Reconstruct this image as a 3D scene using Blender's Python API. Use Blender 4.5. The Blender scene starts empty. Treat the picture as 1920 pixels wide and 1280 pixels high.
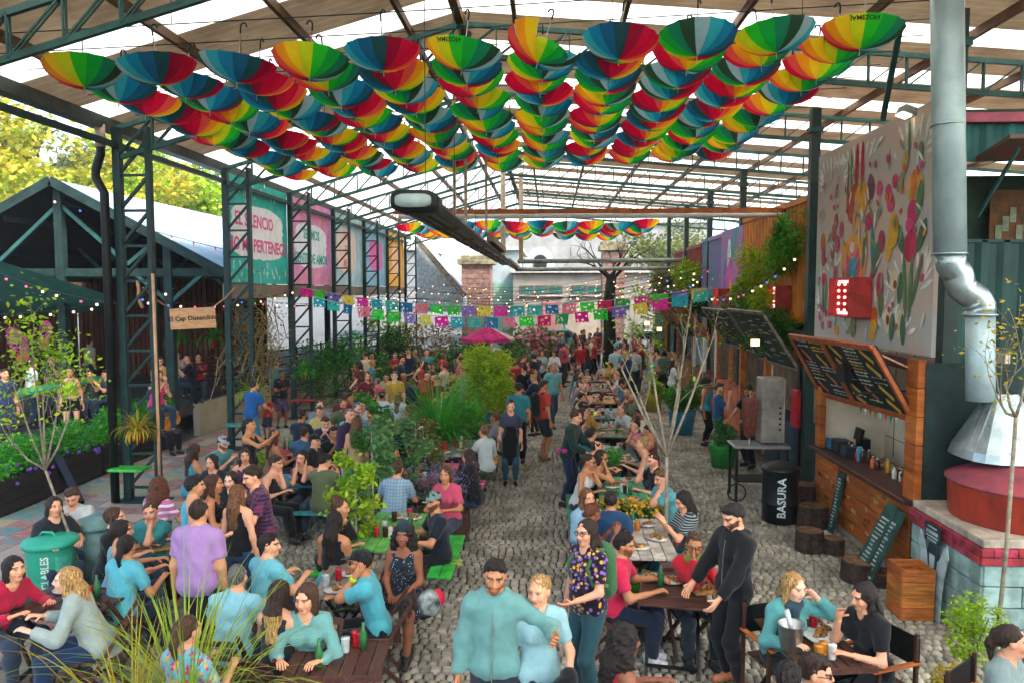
import bpy, bmesh, math, random, time
import numpy as np
from mathutils import Vector, Matrix, Quaternion, Euler
T0 = time.time()
R = math.radians
random.seed(7); rng = np.random.default_rng(7)
SC = bpy.context.scene
COL = SC.collection

# ------------------------------------------------------------------ camera
CAM = Vector((0.0, 0.0, 3.8))
cd = bpy.data.cameras.new('camera'); cam = bpy.data.objects.new('camera', cd); COL.objects.link(cam)
cam.location = CAM; cam.rotation_euler = (R(90 - 3.88), 0, R(2.86))
cd.sensor_width = 36.0; cd.lens = 26.25; cd.clip_start = 0.1; cd.clip_end = 3000
SC.camera = cam
CR = cam.rotation_euler.to_matrix()

# ------------------------------------------------------------------ sky, sun, exposure
W = bpy.data.worlds.new('World'); SC.world = W; W.use_nodes = True
wn = W.node_tree; wn.nodes.clear()
sky = wn.nodes.new('ShaderNodeTexSky'); sky.sky_type = 'NISHITA'; sky.sun_disc = False
SUN_EL, SUN_AZ = 46.0, 128.0      # azimuth measured from +Y towards +X: sun behind the camera, to its right
sky.sun_elevation = R(SUN_EL); sky.sun_rotation = R(SUN_AZ); sky.air_density = 1.0; sky.dust_density = 3.0; sky.ozone_density = 1.0
bg = wn.nodes.new('ShaderNodeBackground'); bg.inputs['Strength'].default_value = 0.15
wo = wn.nodes.new('ShaderNodeOutputWorld')
wn.links.new(sky.outputs[0], bg.inputs[0]); wn.links.new(bg.outputs[0], wo.inputs[0])
sd = bpy.data.lights.new('sun', 'SUN'); sun = bpy.data.objects.new('sun', sd); COL.objects.link(sun)
sd.energy = 1.2; sd.angle = R(12.0); sd.color = (1.0, 0.93, 0.82)
_sv = Vector((math.sin(R(SUN_AZ)) * math.cos(R(SUN_EL)), math.cos(R(SUN_AZ)) * math.cos(R(SUN_EL)), math.sin(R(SUN_EL))))
sun.rotation_euler = _sv.to_track_quat('Z', 'Y').to_euler(); sun.location = (30, -30, 40)
SC.view_settings.view_transform = 'Standard'; SC.view_settings.look = 'None'
SC.view_settings.exposure = 2.4; SC.view_settings.gamma = 1.0
SC.render.engine = 'CYCLES'
SC.cycles.max_bounces = 7; SC.cycles.diffuse_bounces = 4; SC.cycles.glossy_bounces = 2; SC.cycles.transmission_bounces = 5
SC.cycles.transparent_max_bounces = 6; SC.cycles.caustics_reflective = False; SC.cycles.caustics_refractive = False
SC.cycles.sample_clamp_indirect = 6.0; SC.cycles.use_denoising = True

# ------------------------------------------------------------------ pixels (of the 1920 x 1280 photograph) to places
def ray(u, v):
    return CR @ Vector(((u - 960) / 1400.0, (640 - v) / 1400.0, -1.0))
def G(u, v, z=0.0):
    d = ray(u, v); t = (z - CAM.z) / d.z; return CAM + d * t
def DY(u, v, y):
    d = ray(u, v); return CAM + d * (y / d.y)
def DX(u, v, x):
    d = ray(u, v); return CAM + d * (x / d.x)

# ------------------------------------------------------------------ colours, materials
def lin(c):
    return c / 12.92 if c <= 0.04045 else ((c + 0.055) / 1.055) ** 2.4
def hx(s):
    s = s.lstrip('#'); return tuple(lin(int(s[i:i + 2], 16) / 255.0) for i in (0, 2, 4))
MATS = {}
def mat(name, color=(.5, .5, .5), rough=.7, metal=0.0, var=.18, vscale=6.0, bump=0.0, bscale=60.0, color2=None, stretch=None,
        emit=0.0, ecol=None, spec=.35, trans=0.0, alpha=1.0, island=0.0, objrand=0.0, sheen=0.0, attr=None, wave=None):
    """one procedural material: base colour broken up by noise, optional second colour, fine bump"""
    if name in MATS: return MATS[name]
    if isinstance(color, str): color = hx(color)
    if isinstance(color2, str): color2 = hx(color2)
    m = bpy.data.materials.new(name); m.use_nodes = True; MATS[name] = m
    nt = m.node_tree; N = nt.nodes; L = nt.links; N.clear()
    out = N.new('ShaderNodeOutputMaterial'); b = N.new('ShaderNodeBsdfPrincipled')
    b.inputs['Roughness'].default_value = rough; b.inputs['Metallic'].default_value = metal
    b.inputs['Specular IOR Level'].default_value = spec
    if sheen: b.inputs['Sheen Weight'].default_value = sheen
    tc = N.new('ShaderNodeTexCoord'); mp = N.new('ShaderNodeMapping')
    L.new(tc.outputs['Object'], mp.inputs[0])
    if stretch: mp.inputs['Scale'].default_value = stretch
    nz = N.new('ShaderNodeTexNoise'); nz.inputs['Scale'].default_value = vscale; nz.inputs['Detail'].default_value = 5; nz.inputs['Roughness'].default_value = .62
    L.new(mp.outputs[0], nz.inputs['Vector'])
    mx = N.new('ShaderNodeMix'); mx.data_type = 'RGBA'
    c2 = color2 if color2 else tuple(max(0, c * (1 - 2.2 * var)) for c in color)
    c1 = color if color2 else tuple(min(1, c * (1 + var)) for c in color)
    rp = N.new('ShaderNodeMapRange'); rp.inputs[1].default_value = .36; rp.inputs[2].default_value = .64
    L.new(nz.outputs['Fac'], rp.inputs[0]); L.new(rp.outputs[0], mx.inputs[0])
    mx.inputs[6].default_value = (*c2, 1); mx.inputs[7].default_value = (*c1, 1)
    last = mx.outputs[2]
    if attr:
        at = N.new('ShaderNodeAttribute'); at.attribute_name = attr
        mm = N.new('ShaderNodeMix'); mm.data_type = 'RGBA'; mm.blend_type = 'MULTIPLY'; mm.inputs[0].default_value = 1
        L.new(last, mm.inputs[6]); L.new(at.outputs['Color'], mm.inputs[7]); last = mm.outputs[2]
    if island or objrand:
        v = None
        if island:
            g = N.new('ShaderNodeNewGeometry'); v = g.outputs['Random Per Island']
        if objrand:
            oi = N.new('ShaderNodeObjectInfo')
            if v is None: v = oi.outputs['Random']
            else:
                ad = N.new('ShaderNodeMath'); ad.operation = 'ADD'; L.new(v, ad.inputs[0]); L.new(oi.outputs['Random'], ad.inputs[1])
                fr = N.new('ShaderNodeMath'); fr.operation = 'FRACT'; L.new(ad.outputs[0], fr.inputs[0]); v = fr.outputs[0]
        amt = max(island, objrand)
        mr = N.new('ShaderNodeMapRange'); mr.inputs[3].default_value = 1 - amt; mr.inputs[4].default_value = 1 + amt
        L.new(v, mr.inputs[0])
        hs = N.new('ShaderNodeHueSaturation'); L.new(last, hs.inputs['Color']); L.new(mr.outputs[0], hs.inputs['Value'])
        wn_ = N.new('ShaderNodeMath'); wn_.operation = 'MULTIPLY'; L.new(v, wn_.inputs[0]); wn_.inputs[1].default_value = 7.31
        f2 = N.new('ShaderNodeMath'); f2.operation = 'FRACT'; L.new(wn_.outputs[0], f2.inputs[0])
        m2 = N.new('ShaderNodeMapRange'); m2.inputs[3].default_value = .5 - amt * .06; m2.inputs[4].default_value = .5 + amt * .06
        L.new(f2.outputs[0], m2.inputs[0]); L.new(m2.outputs[0], hs.inputs['Hue'])
        last = hs.outputs['Color']
    L.new(last, b.inputs['Base Color'])
    if bump:
        n2 = N.new('ShaderNodeTexNoise'); n2.inputs['Scale'].default_value = bscale; n2.inputs['Detail'].default_value = 3
        L.new(mp.outputs[0], n2.inputs['Vector'])
        hsrc = n2.outputs['Fac']
        bp = N.new('ShaderNodeBump'); bp.inputs['Strength'].default_value = bump; bp.inputs['Distance'].default_value = .02
        L.new(hsrc, bp.inputs['Height']); L.new(bp.outputs[0], b.inputs['Normal'])
    if rough < .75 and not emit:
        rr = N.new('ShaderNodeMapRange'); rr.inputs[3].default_value = max(.04, rough - .12); rr.inputs[4].default_value = min(1, rough + .18)
        L.new(nz.outputs['Fac'], rr.inputs[0]); L.new(rr.outputs[0], b.inputs['Roughness'])
    if emit:
        b.inputs['Emission Color'].default_value = (*(ecol or color), 1); b.inputs['Emission Strength'].default_value = emit
    sh = b.outputs[0]
    if trans:
        tr = N.new('ShaderNodeBsdfTranslucent'); L.new(last, tr.inputs[0])
        ms = N.new('ShaderNodeMixShader'); ms.inputs[0].default_value = trans
        L.new(sh, ms.inputs[1]); L.new(tr.outputs[0], ms.inputs[2]); sh = ms.outputs[0]
    if alpha < 1:
        tp = N.new('ShaderNodeBsdfTransparent'); ms = N.new('ShaderNodeMixShader'); ms.inputs[0].default_value = alpha
        L.new(tp.outputs[0], ms.inputs[1]); L.new(sh, ms.inputs[2]); sh = ms.outputs[0]
    L.new(sh, out.inputs[0])
    return m

# ------------------------------------------------------------------ mesh building
class MB:
    def __init__(s): s.v = []; s.f = []; s.m = []
    def add(s, vs, fs, mi=0):
        o = len(s.v); s.v.extend([tuple(p) for p in vs]); s.f.extend([tuple(i + o for i in f) for f in fs]); s.m.extend([mi] * len(fs)); return s
    def box(s, c, size, rot=None, mi=0, taper=1.0):
        a, b, d = size[0] / 2, size[1] / 2, size[2] / 2
        P = [Vector((x * (taper if z > 0 else 1), y * (taper if z > 0 else 1), z)) for z in (-d, d) for x, y in ((-a, -b), (a, -b), (a, b), (-a, b))]
        if rot is not None:
            Mx = rot if isinstance(rot, Matrix) else Euler(rot).to_matrix()
            P = [Mx @ p for p in P]
        c = Vector(c); P = [p + c for p in P]
        return s.add(P, [(3, 2, 1, 0), (4, 5, 6, 7), (0, 1, 5, 4), (1, 2, 6, 5), (2, 3, 7, 6), (3, 0, 4, 7)], mi)
    def bevbox(s, c, size, b=.01, rot=None, mi=0):
        x, y, z = [q / 2 for q in size]; b = min(b, x * .9, y * .9, z * .9)
        ring = lambda X, Y, Z: [(-X, -Y + b, Z), (-X + b, -Y, Z), (X - b, -Y, Z), (X, -Y + b, Z), (X, Y - b, Z), (X - b, Y, Z), (-X + b, Y, Z), (-X, Y - b, Z)]
        P = ring(x - b, y - b, -z) + ring(x, y, -z + b) + ring(x, y, z - b) + ring(x - b, y - b, z)
        P = [Vector(p) for p in P]
        if rot is not None:
            Mx = rot if isinstance(rot, Matrix) else Euler(rot).to_matrix(); P = [Mx @ p for p in P]
        c = Vector(c); P = [p + c for p in P]
        F = [tuple(range(7, -1, -1)), tuple(range(24, 32))]
        for k in range(3):
            for i in range(8):
                j = (i + 1) % 8; F.append((k * 8 + i, k * 8 + j, k * 8 + 8 + j, k * 8 + 8 + i))
        return s.add(P, F, mi)
    def beam(s, p, q, w, h=None, up=(0, 0, 1), mi=0):
        p, q = Vector(p), Vector(q); d = q - p; L = d.length
        if L < 1e-6: return s
        d.normalize(); up = Vector(up)
        if abs(d.dot(up)) > .98: up = Vector((0, 1, 0)) if abs(d.y) < .9 else Vector((1, 0, 0))
        x = d.cross(up).normalized(); z = x.cross(d).normalized()
        Mx = Matrix((x, d, z)).transposed()
        return s.box((p + q) / 2, (w, L, h or w), Mx, mi)
    def tube(s, pts, r, n=8, mi=0, cap=True, rad=None):
        pts = [Vector(p) for p in pts]; k = len(pts); rs = rad if rad else [r] * k
        t = (pts[1] - pts[0]).normalized(); a = Vector((0, 0, 1)) if abs(t.z) < .9 else Vector((1, 0, 0))
        x = t.cross(a).normalized(); P = []
        for i in range(k):
            t = (pts[min(i + 1, k - 1)] - pts[max(i - 1, 0)]).normalized()
            x = (x - t * x.dot(t)).normalized(); y = t.cross(x)
            for j in range(n):
                an = 2 * math.pi * j / n; P.append(pts[i] + (x * math.cos(an) + y * math.sin(an)) * rs[i])
        F = [(i * n + j, i * n + (j + 1) % n, (i + 1) * n + (j + 1) % n, (i + 1) * n + j) for i in range(k - 1) for j in range(n)]
        if cap: F += [tuple(range(n - 1, -1, -1)), tuple(range((k - 1) * n, k * n))]
        return s.add(P, F, mi)
    def lathe(s, prof, n=20, c=(0, 0, 0), mi=0, cap=True, sx=1, sy=1):
        c = Vector(c); P = [c + Vector((r * math.cos(2 * math.pi * j / n) * sx, r * math.sin(2 * math.pi * j / n) * sy, z)) for r, z in prof for j in range(n)]
        k = len(prof)
        F = [(i * n + j, i * n + (j + 1) % n, (i + 1) * n + (j + 1) % n, (i + 1) * n + j) for i in range(k - 1) for j in range(n)]
        if cap: F += [tuple(range(n - 1, -1, -1)), tuple(range((k - 1) * n, k * n))]
        return s.add(P, F, mi)
    def prism(s, poly, off, mi=0):
        """polygon (list of 3d points) extruded by off"""
        n = len(poly); off = Vector(off); P = [Vector(p) for p in poly] + [Vector(p) + off for p in poly]
        F = [tuple(range(n - 1, -1, -1)), tuple(range(n, 2 * n))] + [(i, (i + 1) % n, n + (i + 1) % n, n + i) for i in range(n)]
        return s.add(P, F, mi)
    def ball(s, c, r, n=8, mi=0):
        m = max(3, n // 2 + 1); c = Vector(c); rr = r if isinstance(r, (tuple, list)) else (r, r, r)
        P = [c + Vector((0, 0, rr[2]))]
        for i in range(1, m):
            a = math.pi * i / m
            P += [c + Vector((rr[0] * math.sin(a) * math.cos(2 * math.pi * j / n), rr[1] * math.sin(a) * math.sin(2 * math.pi * j / n), rr[2] * math.cos(a))) for j in range(n)]
        P.append(c - Vector((0, 0, rr[2]))); e = len(P) - 1
        F = [(0, 1 + j, 1 + (j + 1) % n) for j in range(n)]
        for i in range(m - 2):
            F += [(1 + i * n + j, 1 + (i + 1) * n + j, 1 + (i + 1) * n + (j + 1) % n, 1 + i * n + (j + 1) % n) for j in range(n)]
        F += [(e, 1 + (m - 2) * n + (j + 1) % n, 1 + (m - 2) * n + j) for j in range(n)]
        return s.add(P, F, mi)
    def mesh(s, name, mats, off=(0, 0, 0), smooth=False):
        me = bpy.data.meshes.new(name); ox, oy, oz = off
        me.from_pydata([(x - ox, y - oy, z - oz) for x, y, z in s.v], [], s.f)
        for m in (mats if isinstance(mats, (list, tuple)) else [mats]): me.materials.append(m)
        if any(s.m): me.polygons.foreach_set('material_index', s.m)
        if smooth: me.polygons.foreach_set('use_smooth', [True] * len(s.f))
        me.update(); return me
    def build(s, name, mats, parent=None, smooth=False, world=True):
        off = tuple(parent.location) if (parent is not None and world) else (0, 0, 0)
        return obj(name, s.mesh(name, mats, off, smooth), parent)

def obj(name, me, parent=None, loc=None, rotz=None):
    o = bpy.data.objects.new(name, me); COL.objects.link(o)
    if parent is not None: o.parent = parent
    if loc is not None: o.location = loc
    if rotz is not None: o.rotation_euler = (0, 0, rotz)
    return o
def tag(o, label=None, cat=None, group=None, kind=None):
    if label: o['label'] = label
    if cat: o['category'] = cat
    if group: o['group'] = group
    if kind: o['kind'] = kind
    return o
def thing(name, label, cat, loc=(0, 0, 0), rotz=0.0, group=None):
    o = bpy.data.objects.new(name, None); COL.objects.link(o); o.empty_display_size = .2
    o.location = loc; o.rotation_euler = (0, 0, rotz); return tag(o, label, cat, group)
def copy_tree(o, parent=None):
    c = o.copy(); COL.objects.link(c); c.parent = parent
    for ch in list(o.children):
        d = ch.copy(); COL.objects.link(d); d.parent = c
        for g in list(ch.children):
            e = g.copy(); COL.objects.link(e); e.parent = d
    return c
def fast_mesh(name, V, F, mats, smooth=False, mi=None, attr=None):
    """numpy arrays: V (n,3), F (m,k) all faces k-gons"""
    V = np.asarray(V, np.float32); F = np.asarray(F, np.int32); m, k = F.shape
    me = bpy.data.meshes.new(name)
    me.vertices.add(len(V)); me.vertices.foreach_set('co', V.ravel())
    me.loops.add(m * k); me.loops.foreach_set('vertex_index', F.ravel())
    me.polygons.add(m); me.polygons.foreach_set('loop_start', np.arange(0, m * k, k, dtype=np.int32))
    if smooth: me.polygons.foreach_set('use_smooth', np.ones(m, bool))
    for q in (mats if isinstance(mats, (list, tuple)) else [mats]): me.materials.append(q)
    if mi is not None: me.polygons.foreach_set('material_index', np.asarray(mi, np.int32))
    me.update(calc_edges=True)
    if attr is not None:
        a = me.attributes.new('col', 'FLOAT_COLOR', 'POINT'); a.data.foreach_set('color', np.asarray(attr, np.float32).ravel())
    return me
FONT_CACHE = {}
def text_mesh(txt, size, ext=.002, align='CENTER', shear=0.0, spacing=1.0, lspace=1.0, bold=0.0):
    """lettering as a mesh lying in the local XY plane"""
    key = (txt, size, ext, align, shear, spacing, bold)
    if key in FONT_CACHE: return FONT_CACHE[key]
    cu = bpy.data.curves.new('lettering', 'FONT'); cu.body = txt; cu.size = size; cu.extrude = ext; cu.align_x = align; cu.align_y = 'CENTER'
    cu.shear = shear; cu.space_character = spacing; cu.space_line = lspace; cu.resolution_u = 2; cu.offset = bold
    o = bpy.data.objects.new('lettering', cu); COL.objects.link(o)
    bpy.context.view_layer.update()
    me = bpy.data.meshes.new_from_object(o.evaluated_get(bpy.context.evaluated_depsgraph_get()))
    bpy.data.objects.remove(o); FONT_CACHE[key] = me
    return me
def place_text(name, txt, size, m, parent, origin, xdir, ydir, **kw):
    """lettering laid on a surface: xdir = reading direction, ydir = up of the letters (world space)"""
    me = text_mesh(txt, size, **kw).copy(); me.materials.clear(); me.materials.append(m)
    x = Vector(xdir).normalized(); y = Vector(ydir); y = (y - x * y.dot(x)).normalized(); z = x.cross(y)
    M4 = Matrix((x, y, z)).transposed().to_4x4(); M4.translation = Vector(origin)
    off = Vector(parent.location) if parent is not None else Vector((0, 0, 0))
    me.transform(Matrix.Translation(-off) @ M4)
    return obj(name, me, parent)
# common materials
M_STEEL = mat('dark_green_steel', '#163531', .45, .0, .2, 3.0, bump=.08, bscale=40)
M_STEEL2 = mat('teal_truss_steel', '#265650', .5, .0, .18, 3.0)
M_BLACK = mat('black_metal', '#141a1a', .45, .2, .2, 8)
M_WOOD = mat('orange_pine_boards', '#b0662a', .55, 0, .25, 4, bump=.15, bscale=30, stretch=(1, 1, 8), objrand=.16)
M_WOODD = mat('dark_table_wood', '#4a2f24', .5, 0, .25, 5, bump=.15, bscale=30, stretch=(8, 1, 8), objrand=.2)
M_WOODG = mat('weathered_board', '#7d7566', .8, 0, .25, 5, bump=.2, bscale=30, objrand=.2)
M_WHITE = mat('white_paint', '#d8dad4', .6, 0, .06, 5)
M_CHROME = mat('brushed_steel', '#b9bfbd', .3, .9, .12, 6)
M_BARK = mat('tree_bark', '#6b6152', .9, 0, .3, 12, bump=.6, bscale=25)
M_PALEBARK = mat('pale_bark', '#8f8672', .85, 0, .2, 12, bump=.3, bscale=40)
# ================================================================== people: bodies and clothes grown from smooth distance fields
def V3(*a): return np.array(a, np.float64)
def nrm(v):
    v = np.asarray(v, float); return v / (np.linalg.norm(v) + 1e-9)
def surface_nets(d, lo, h):
    nx, ny, nz = d.shape; ins = d < 0
    c = np.zeros((nx - 1, ny - 1, nz - 1), np.uint8); off = [(i, j, k) for i in (0, 1) for j in (0, 1) for k in (0, 1)]
    for i, j, k in off: c += ins[i:nx - 1 + i, j:ny - 1 + j, k:nz - 1 + k]
    act = np.argwhere((c > 0) & (c < 8))
    if len(act) == 0: return np.zeros((0, 3)), np.zeros((0, 4), int)
    vals = np.stack([d[act[:, 0] + i, act[:, 1] + j, act[:, 2] + k] for i, j, k in off], 1)
    acc = np.zeros((len(act), 3)); cnt = np.zeros(len(act))
    for a in range(8):
        for b in range(a + 1, 8):
            if sum(x != y for x, y in zip(off[a], off[b])) != 1: continue
            va, vb = vals[:, a], vals[:, b]; m = (va < 0) != (vb < 0)
            t = np.where(m, va / np.where(np.abs(va - vb) < 1e-12, 1, va - vb), 0)
            pa, pb = np.array(off[a], float), np.array(off[b], float)
            acc += np.where(m[:, None], pa + t[:, None] * (pb - pa), 0); cnt += m
    V = lo + (act + acc / np.maximum(cnt, 1)[:, None]) * h
    idx = -np.ones(c.shape, np.int64); idx[act[:, 0], act[:, 1], act[:, 2]] = np.arange(len(act))
    F = []
    for ax in range(3):
        s0 = [slice(1, -1)] * 3; s1 = [slice(1, -1)] * 3; s0[ax] = slice(0, -1); s1[ax] = slice(1, None)
        A = ins[tuple(s0)]; B = ins[tuple(s1)]; e = np.argwhere(A != B)
        if len(e) == 0: continue
        flip = A[e[:, 0], e[:, 1], e[:, 2]]
        p = e.copy()
        for q in range(3):
            if q != ax: p[:, q] += 1
        u, w = (ax + 1) % 3, (ax + 2) % 3
        def cell(du, dw):
            r = p.copy(); r[:, u] -= du; r[:, w] -= dw; return idx[r[:, 0], r[:, 1], r[:, 2]]
        Q = np.stack([cell(1, 1), cell(0, 1), cell(0, 0), cell(1, 0)], 1)
        Q[~flip] = Q[~flip][:, ::-1]; F.append(Q)
    F = np.concatenate(F); return V, F[(F >= 0).all(1)]
class Field:
    def __init__(s): s.p = []
    def cone(s, a, b, ra, rb, k=.03, flat=None, cuts=(), op=1): s.p.append(('c', V3(*a), V3(*b), ra, rb, k, flat, cuts, op)); return s
    def ell(s, c, r, k=.02, rot=None, op=1): s.p.append(('e', V3(*c), V3(*r), k, rot, op)); return s
    def mesh(s, h, cuts=(), fold=0.0, seed=0, extra=None):
        los, his = [], []
        for q in s.p:
            if q[-1] < 0: continue
            if q[0] == 'c': m = max(q[3], q[4]); los.append(np.minimum(q[1], q[2]) - m); his.append(np.maximum(q[1], q[2]) + m)
            else: m = q[2].max(); los.append(q[1] - m); his.append(q[1] + m)
        lo = np.min(los, 0) - 3 * h - .02; hi = np.max(his, 0) + 3 * h + .02
        n = np.ceil((hi - lo) / h).astype(int) + 1; d = np.full(n, .3, np.float32)
        ax = [(lo[i] + np.arange(n[i]) * h).astype(np.float32) for i in range(3)]
        for q in s.p:
            k = q[5] if q[0] == 'c' else q[3]
            if q[0] == 'c': m = max(q[3], q[4]) + k + 2.5 * h; l = np.minimum(q[1], q[2]) - m; g = np.maximum(q[1], q[2]) + m
            else: m = q[2].max() + k + 2.5 * h; l = q[1] - m; g = q[1] + m
            i0 = np.clip(np.floor((l - lo) / h).astype(int), 0, n); i1 = np.clip(np.ceil((g - lo) / h).astype(int) + 1, 0, n)
            if (i1 <= i0).any(): continue
            X = ax[0][i0[0]:i1[0], None, None]; Y = ax[1][None, i0[1]:i1[1], None]; Z = ax[2][None, None, i0[2]:i1[2]]
            if q[0] == 'c':
                _, a, b, ra, rb, k, flat, cuts_, op = q; ba = b - a; L2 = max(ba @ ba, 1e-9)
                px, py, pz = X - a[0], Y - a[1], Z - a[2]
                t = np.clip((px * ba[0] + py * ba[1] + pz * ba[2]) / L2, 0, 1)
                qx, qy, qz = px - t * ba[0], py - t * ba[1], pz - t * ba[2]
                q2 = qx * qx + qy * qy + qz * qz
                if flat is not None:
                    nn, kf = flat; cc = qx * nn[0] + qy * nn[1] + qz * nn[2]; q2 = q2 + (kf * kf - 1) * cc * cc
                v = np.sqrt(np.maximum(q2, 0)) - (ra + (rb - ra) * t)
                for pt, nn in cuts_: v = np.maximum(v, (X - pt[0]) * nn[0] + (Y - pt[1]) * nn[1] + (Z - pt[2]) * nn[2])
            else:
                _, c, r, k, rot, op = q; px, py, pz = X - c[0], Y - c[1], Z - c[2]
                if rot is not None: px, py, pz = [px * rot[0, i] + py * rot[1, i] + pz * rot[2, i] for i in range(3)]
                g_ = np.sqrt((px / r[0]) ** 2 + (py / r[1]) ** 2 + (pz / r[2]) ** 2); v = (g_ - 1) * r.min()
            sl = (slice(i0[0], i1[0]), slice(i0[1], i1[1]), slice(i0[2], i1[2])); o = d[sl]
            if op > 0:
                w = np.maximum(k - np.abs(o - v), 0) / k; d[sl] = np.minimum(o, v) - w * w * k * .25
            else:
                v = -v; w = np.maximum(k - np.abs(o - v), 0) / k; d[sl] = np.maximum(o, v) + w * w * k * .25
        X, Y, Z = ax[0][:, None, None], ax[1][None, :, None], ax[2][None, None, :]
        if fold:
            r = np.random.default_rng(seed)
            for fr, am in ((15, 1.0), (26, .8), (44, .5)):
                w = r.normal(size=3) * np.array([1, 1, .55]); w = w / np.linalg.norm(w) * fr; w2 = r.normal(size=3); w2 = w2 / np.linalg.norm(w2) * fr * .6
                d += (fold * am * (np.abs(np.sin(X * w[0] + Y * w[1] + Z * w[2] + r.uniform(0, 6) + 1.5 * np.sin(X * w2[0] + Y * w2[1] + Z * w2[2]))) - .5)).astype(np.float32)
        if extra is not None: d = extra(d, X, Y, Z)
        for pt, nn in cuts: d = np.maximum(d, (X - pt[0]) * nn[0] + (Y - pt[1]) * nn[1] + (Z - pt[2]) * nn[2])
        return surface_nets(d, lo, h)
def ik(a, t, l1, l2, pole):
    a, t = V3(*a), V3(*t); d = t - a; L = np.linalg.norm(d); L = min(max(L, abs(l1 - l2) + .02), l1 + l2 - .004); d = nrm(d); t = a + d * L
    x = (l1 * l1 - l2 * l2 + L * L) / (2 * L); y = math.sqrt(max(l1 * l1 - x * x, 0)); p = V3(*pole); p = p - d * (p @ d); return a + d * x + nrm(p) * y, t
def rot_x(a): c, s = math.cos(a), math.sin(a); return np.array([[1, 0, 0], [0, c, -s], [0, s, c]])
def rot_y(a): c, s = math.cos(a), math.sin(a); return np.array([[c, 0, s], [0, 1, 0], [-s, 0, c]])
def rot_z(a): c, s = math.cos(a), math.sin(a); return np.array([[c, -s, 0], [s, c, 0], [0, 0, 1]])
UP = V3(0, 0, 1); FW = V3(0, -1, 0)
# a pose: lean (deg forward), side lean, twist, head yaw / pitch, hand targets and foot targets in the body's own frame (x = its left, -y = forward)
POSES = {
    'stand':   dict(L=(.25, -.03, .80), R=(-.25, -.03, .80), fl=(.10, 0), fr=(-.10, .03)),
    'walk':    dict(L=(.24, -.16, .84), R=(-.24, .12, .83), fl=(.09, .24), fr=(-.09, -.22), lean=4),
    'phone':   dict(L=(.10, -.34, 1.22), R=(-.08, -.36, 1.20), fl=(.10, 0), fr=(-.11, .05), pitch=22),
    'snap':    dict(L=(.10, -.44, 1.42), R=(-.06, -.44, 1.42), fl=(.10, 0), fr=(-.11, .05), pitch=2),
    'crossed': dict(L=(-.10, -.24, 1.16), R=(.10, -.25, 1.12), fl=(.12, 0), fr=(-.12, .02)),
    'drink':   dict(L=(.24, -.02, .82), R=(-.12, -.32, 1.18), fl=(.10, 0), fr=(-.12, .04)),
    'chin':    dict(L=(.05, -.215, 1.43), R=(-.04, -.22, 1.12), fl=(.10, 0), fr=(-.12, .04), pitch=8),
    'chin_r':  dict(R=(-.05, -.215, 1.43), L=(.22, -.03, .82), fl=(.10, 0), fr=(-.12, .04), pitch=8),
    'hip':     dict(L=(.19, -.02, 1.02), R=(-.2, -.10, .98), fl=(.13, -.04), fr=(-.10, .05)),
    'reach':   dict(L=(.22, -.45, 1.05), R=(-.20, -.42, 1.02), fl=(.10, 0), fr=(-.12, .04), lean=12, pitch=18),
    'sit':     dict(L=(.17, -.42, .80), R=(-.15, -.40, .80), lean=9),
    'sit_lap': dict(L=(.08, -.30, .66), R=(-.08, -.30, .66), lean=3),
    'sit_eat': dict(L=(.16, -.40, .80), R=(-.05, -.24, 1.10), lean=11, pitch=10),
    'sit_chin': dict(L=(.06, -.22, 1.08), R=(-.16, -.38, .80), lean=14, pitch=4),
    'sit_chin_r': dict(R=(-.06, -.22, 1.08), L=(.16, -.38, .80), lean=14, pitch=4),
    'sit_phone': dict(L=(.07, -.36, .96), R=(-.07, -.36, .96), lean=8, pitch=24),
    'sit_turn': dict(L=(.22, -.28, .78), R=(-.20, -.40, .80), lean=6, yaw=40),
    'sit_hands': dict(L=(.06, -.34, .98), R=(-.06, -.34, .98), lean=8),
    'sit_lean': dict(L=(.20, -.48, .80), R=(-.16, -.48, .80), lean=24, pitch=-6),
}
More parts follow.
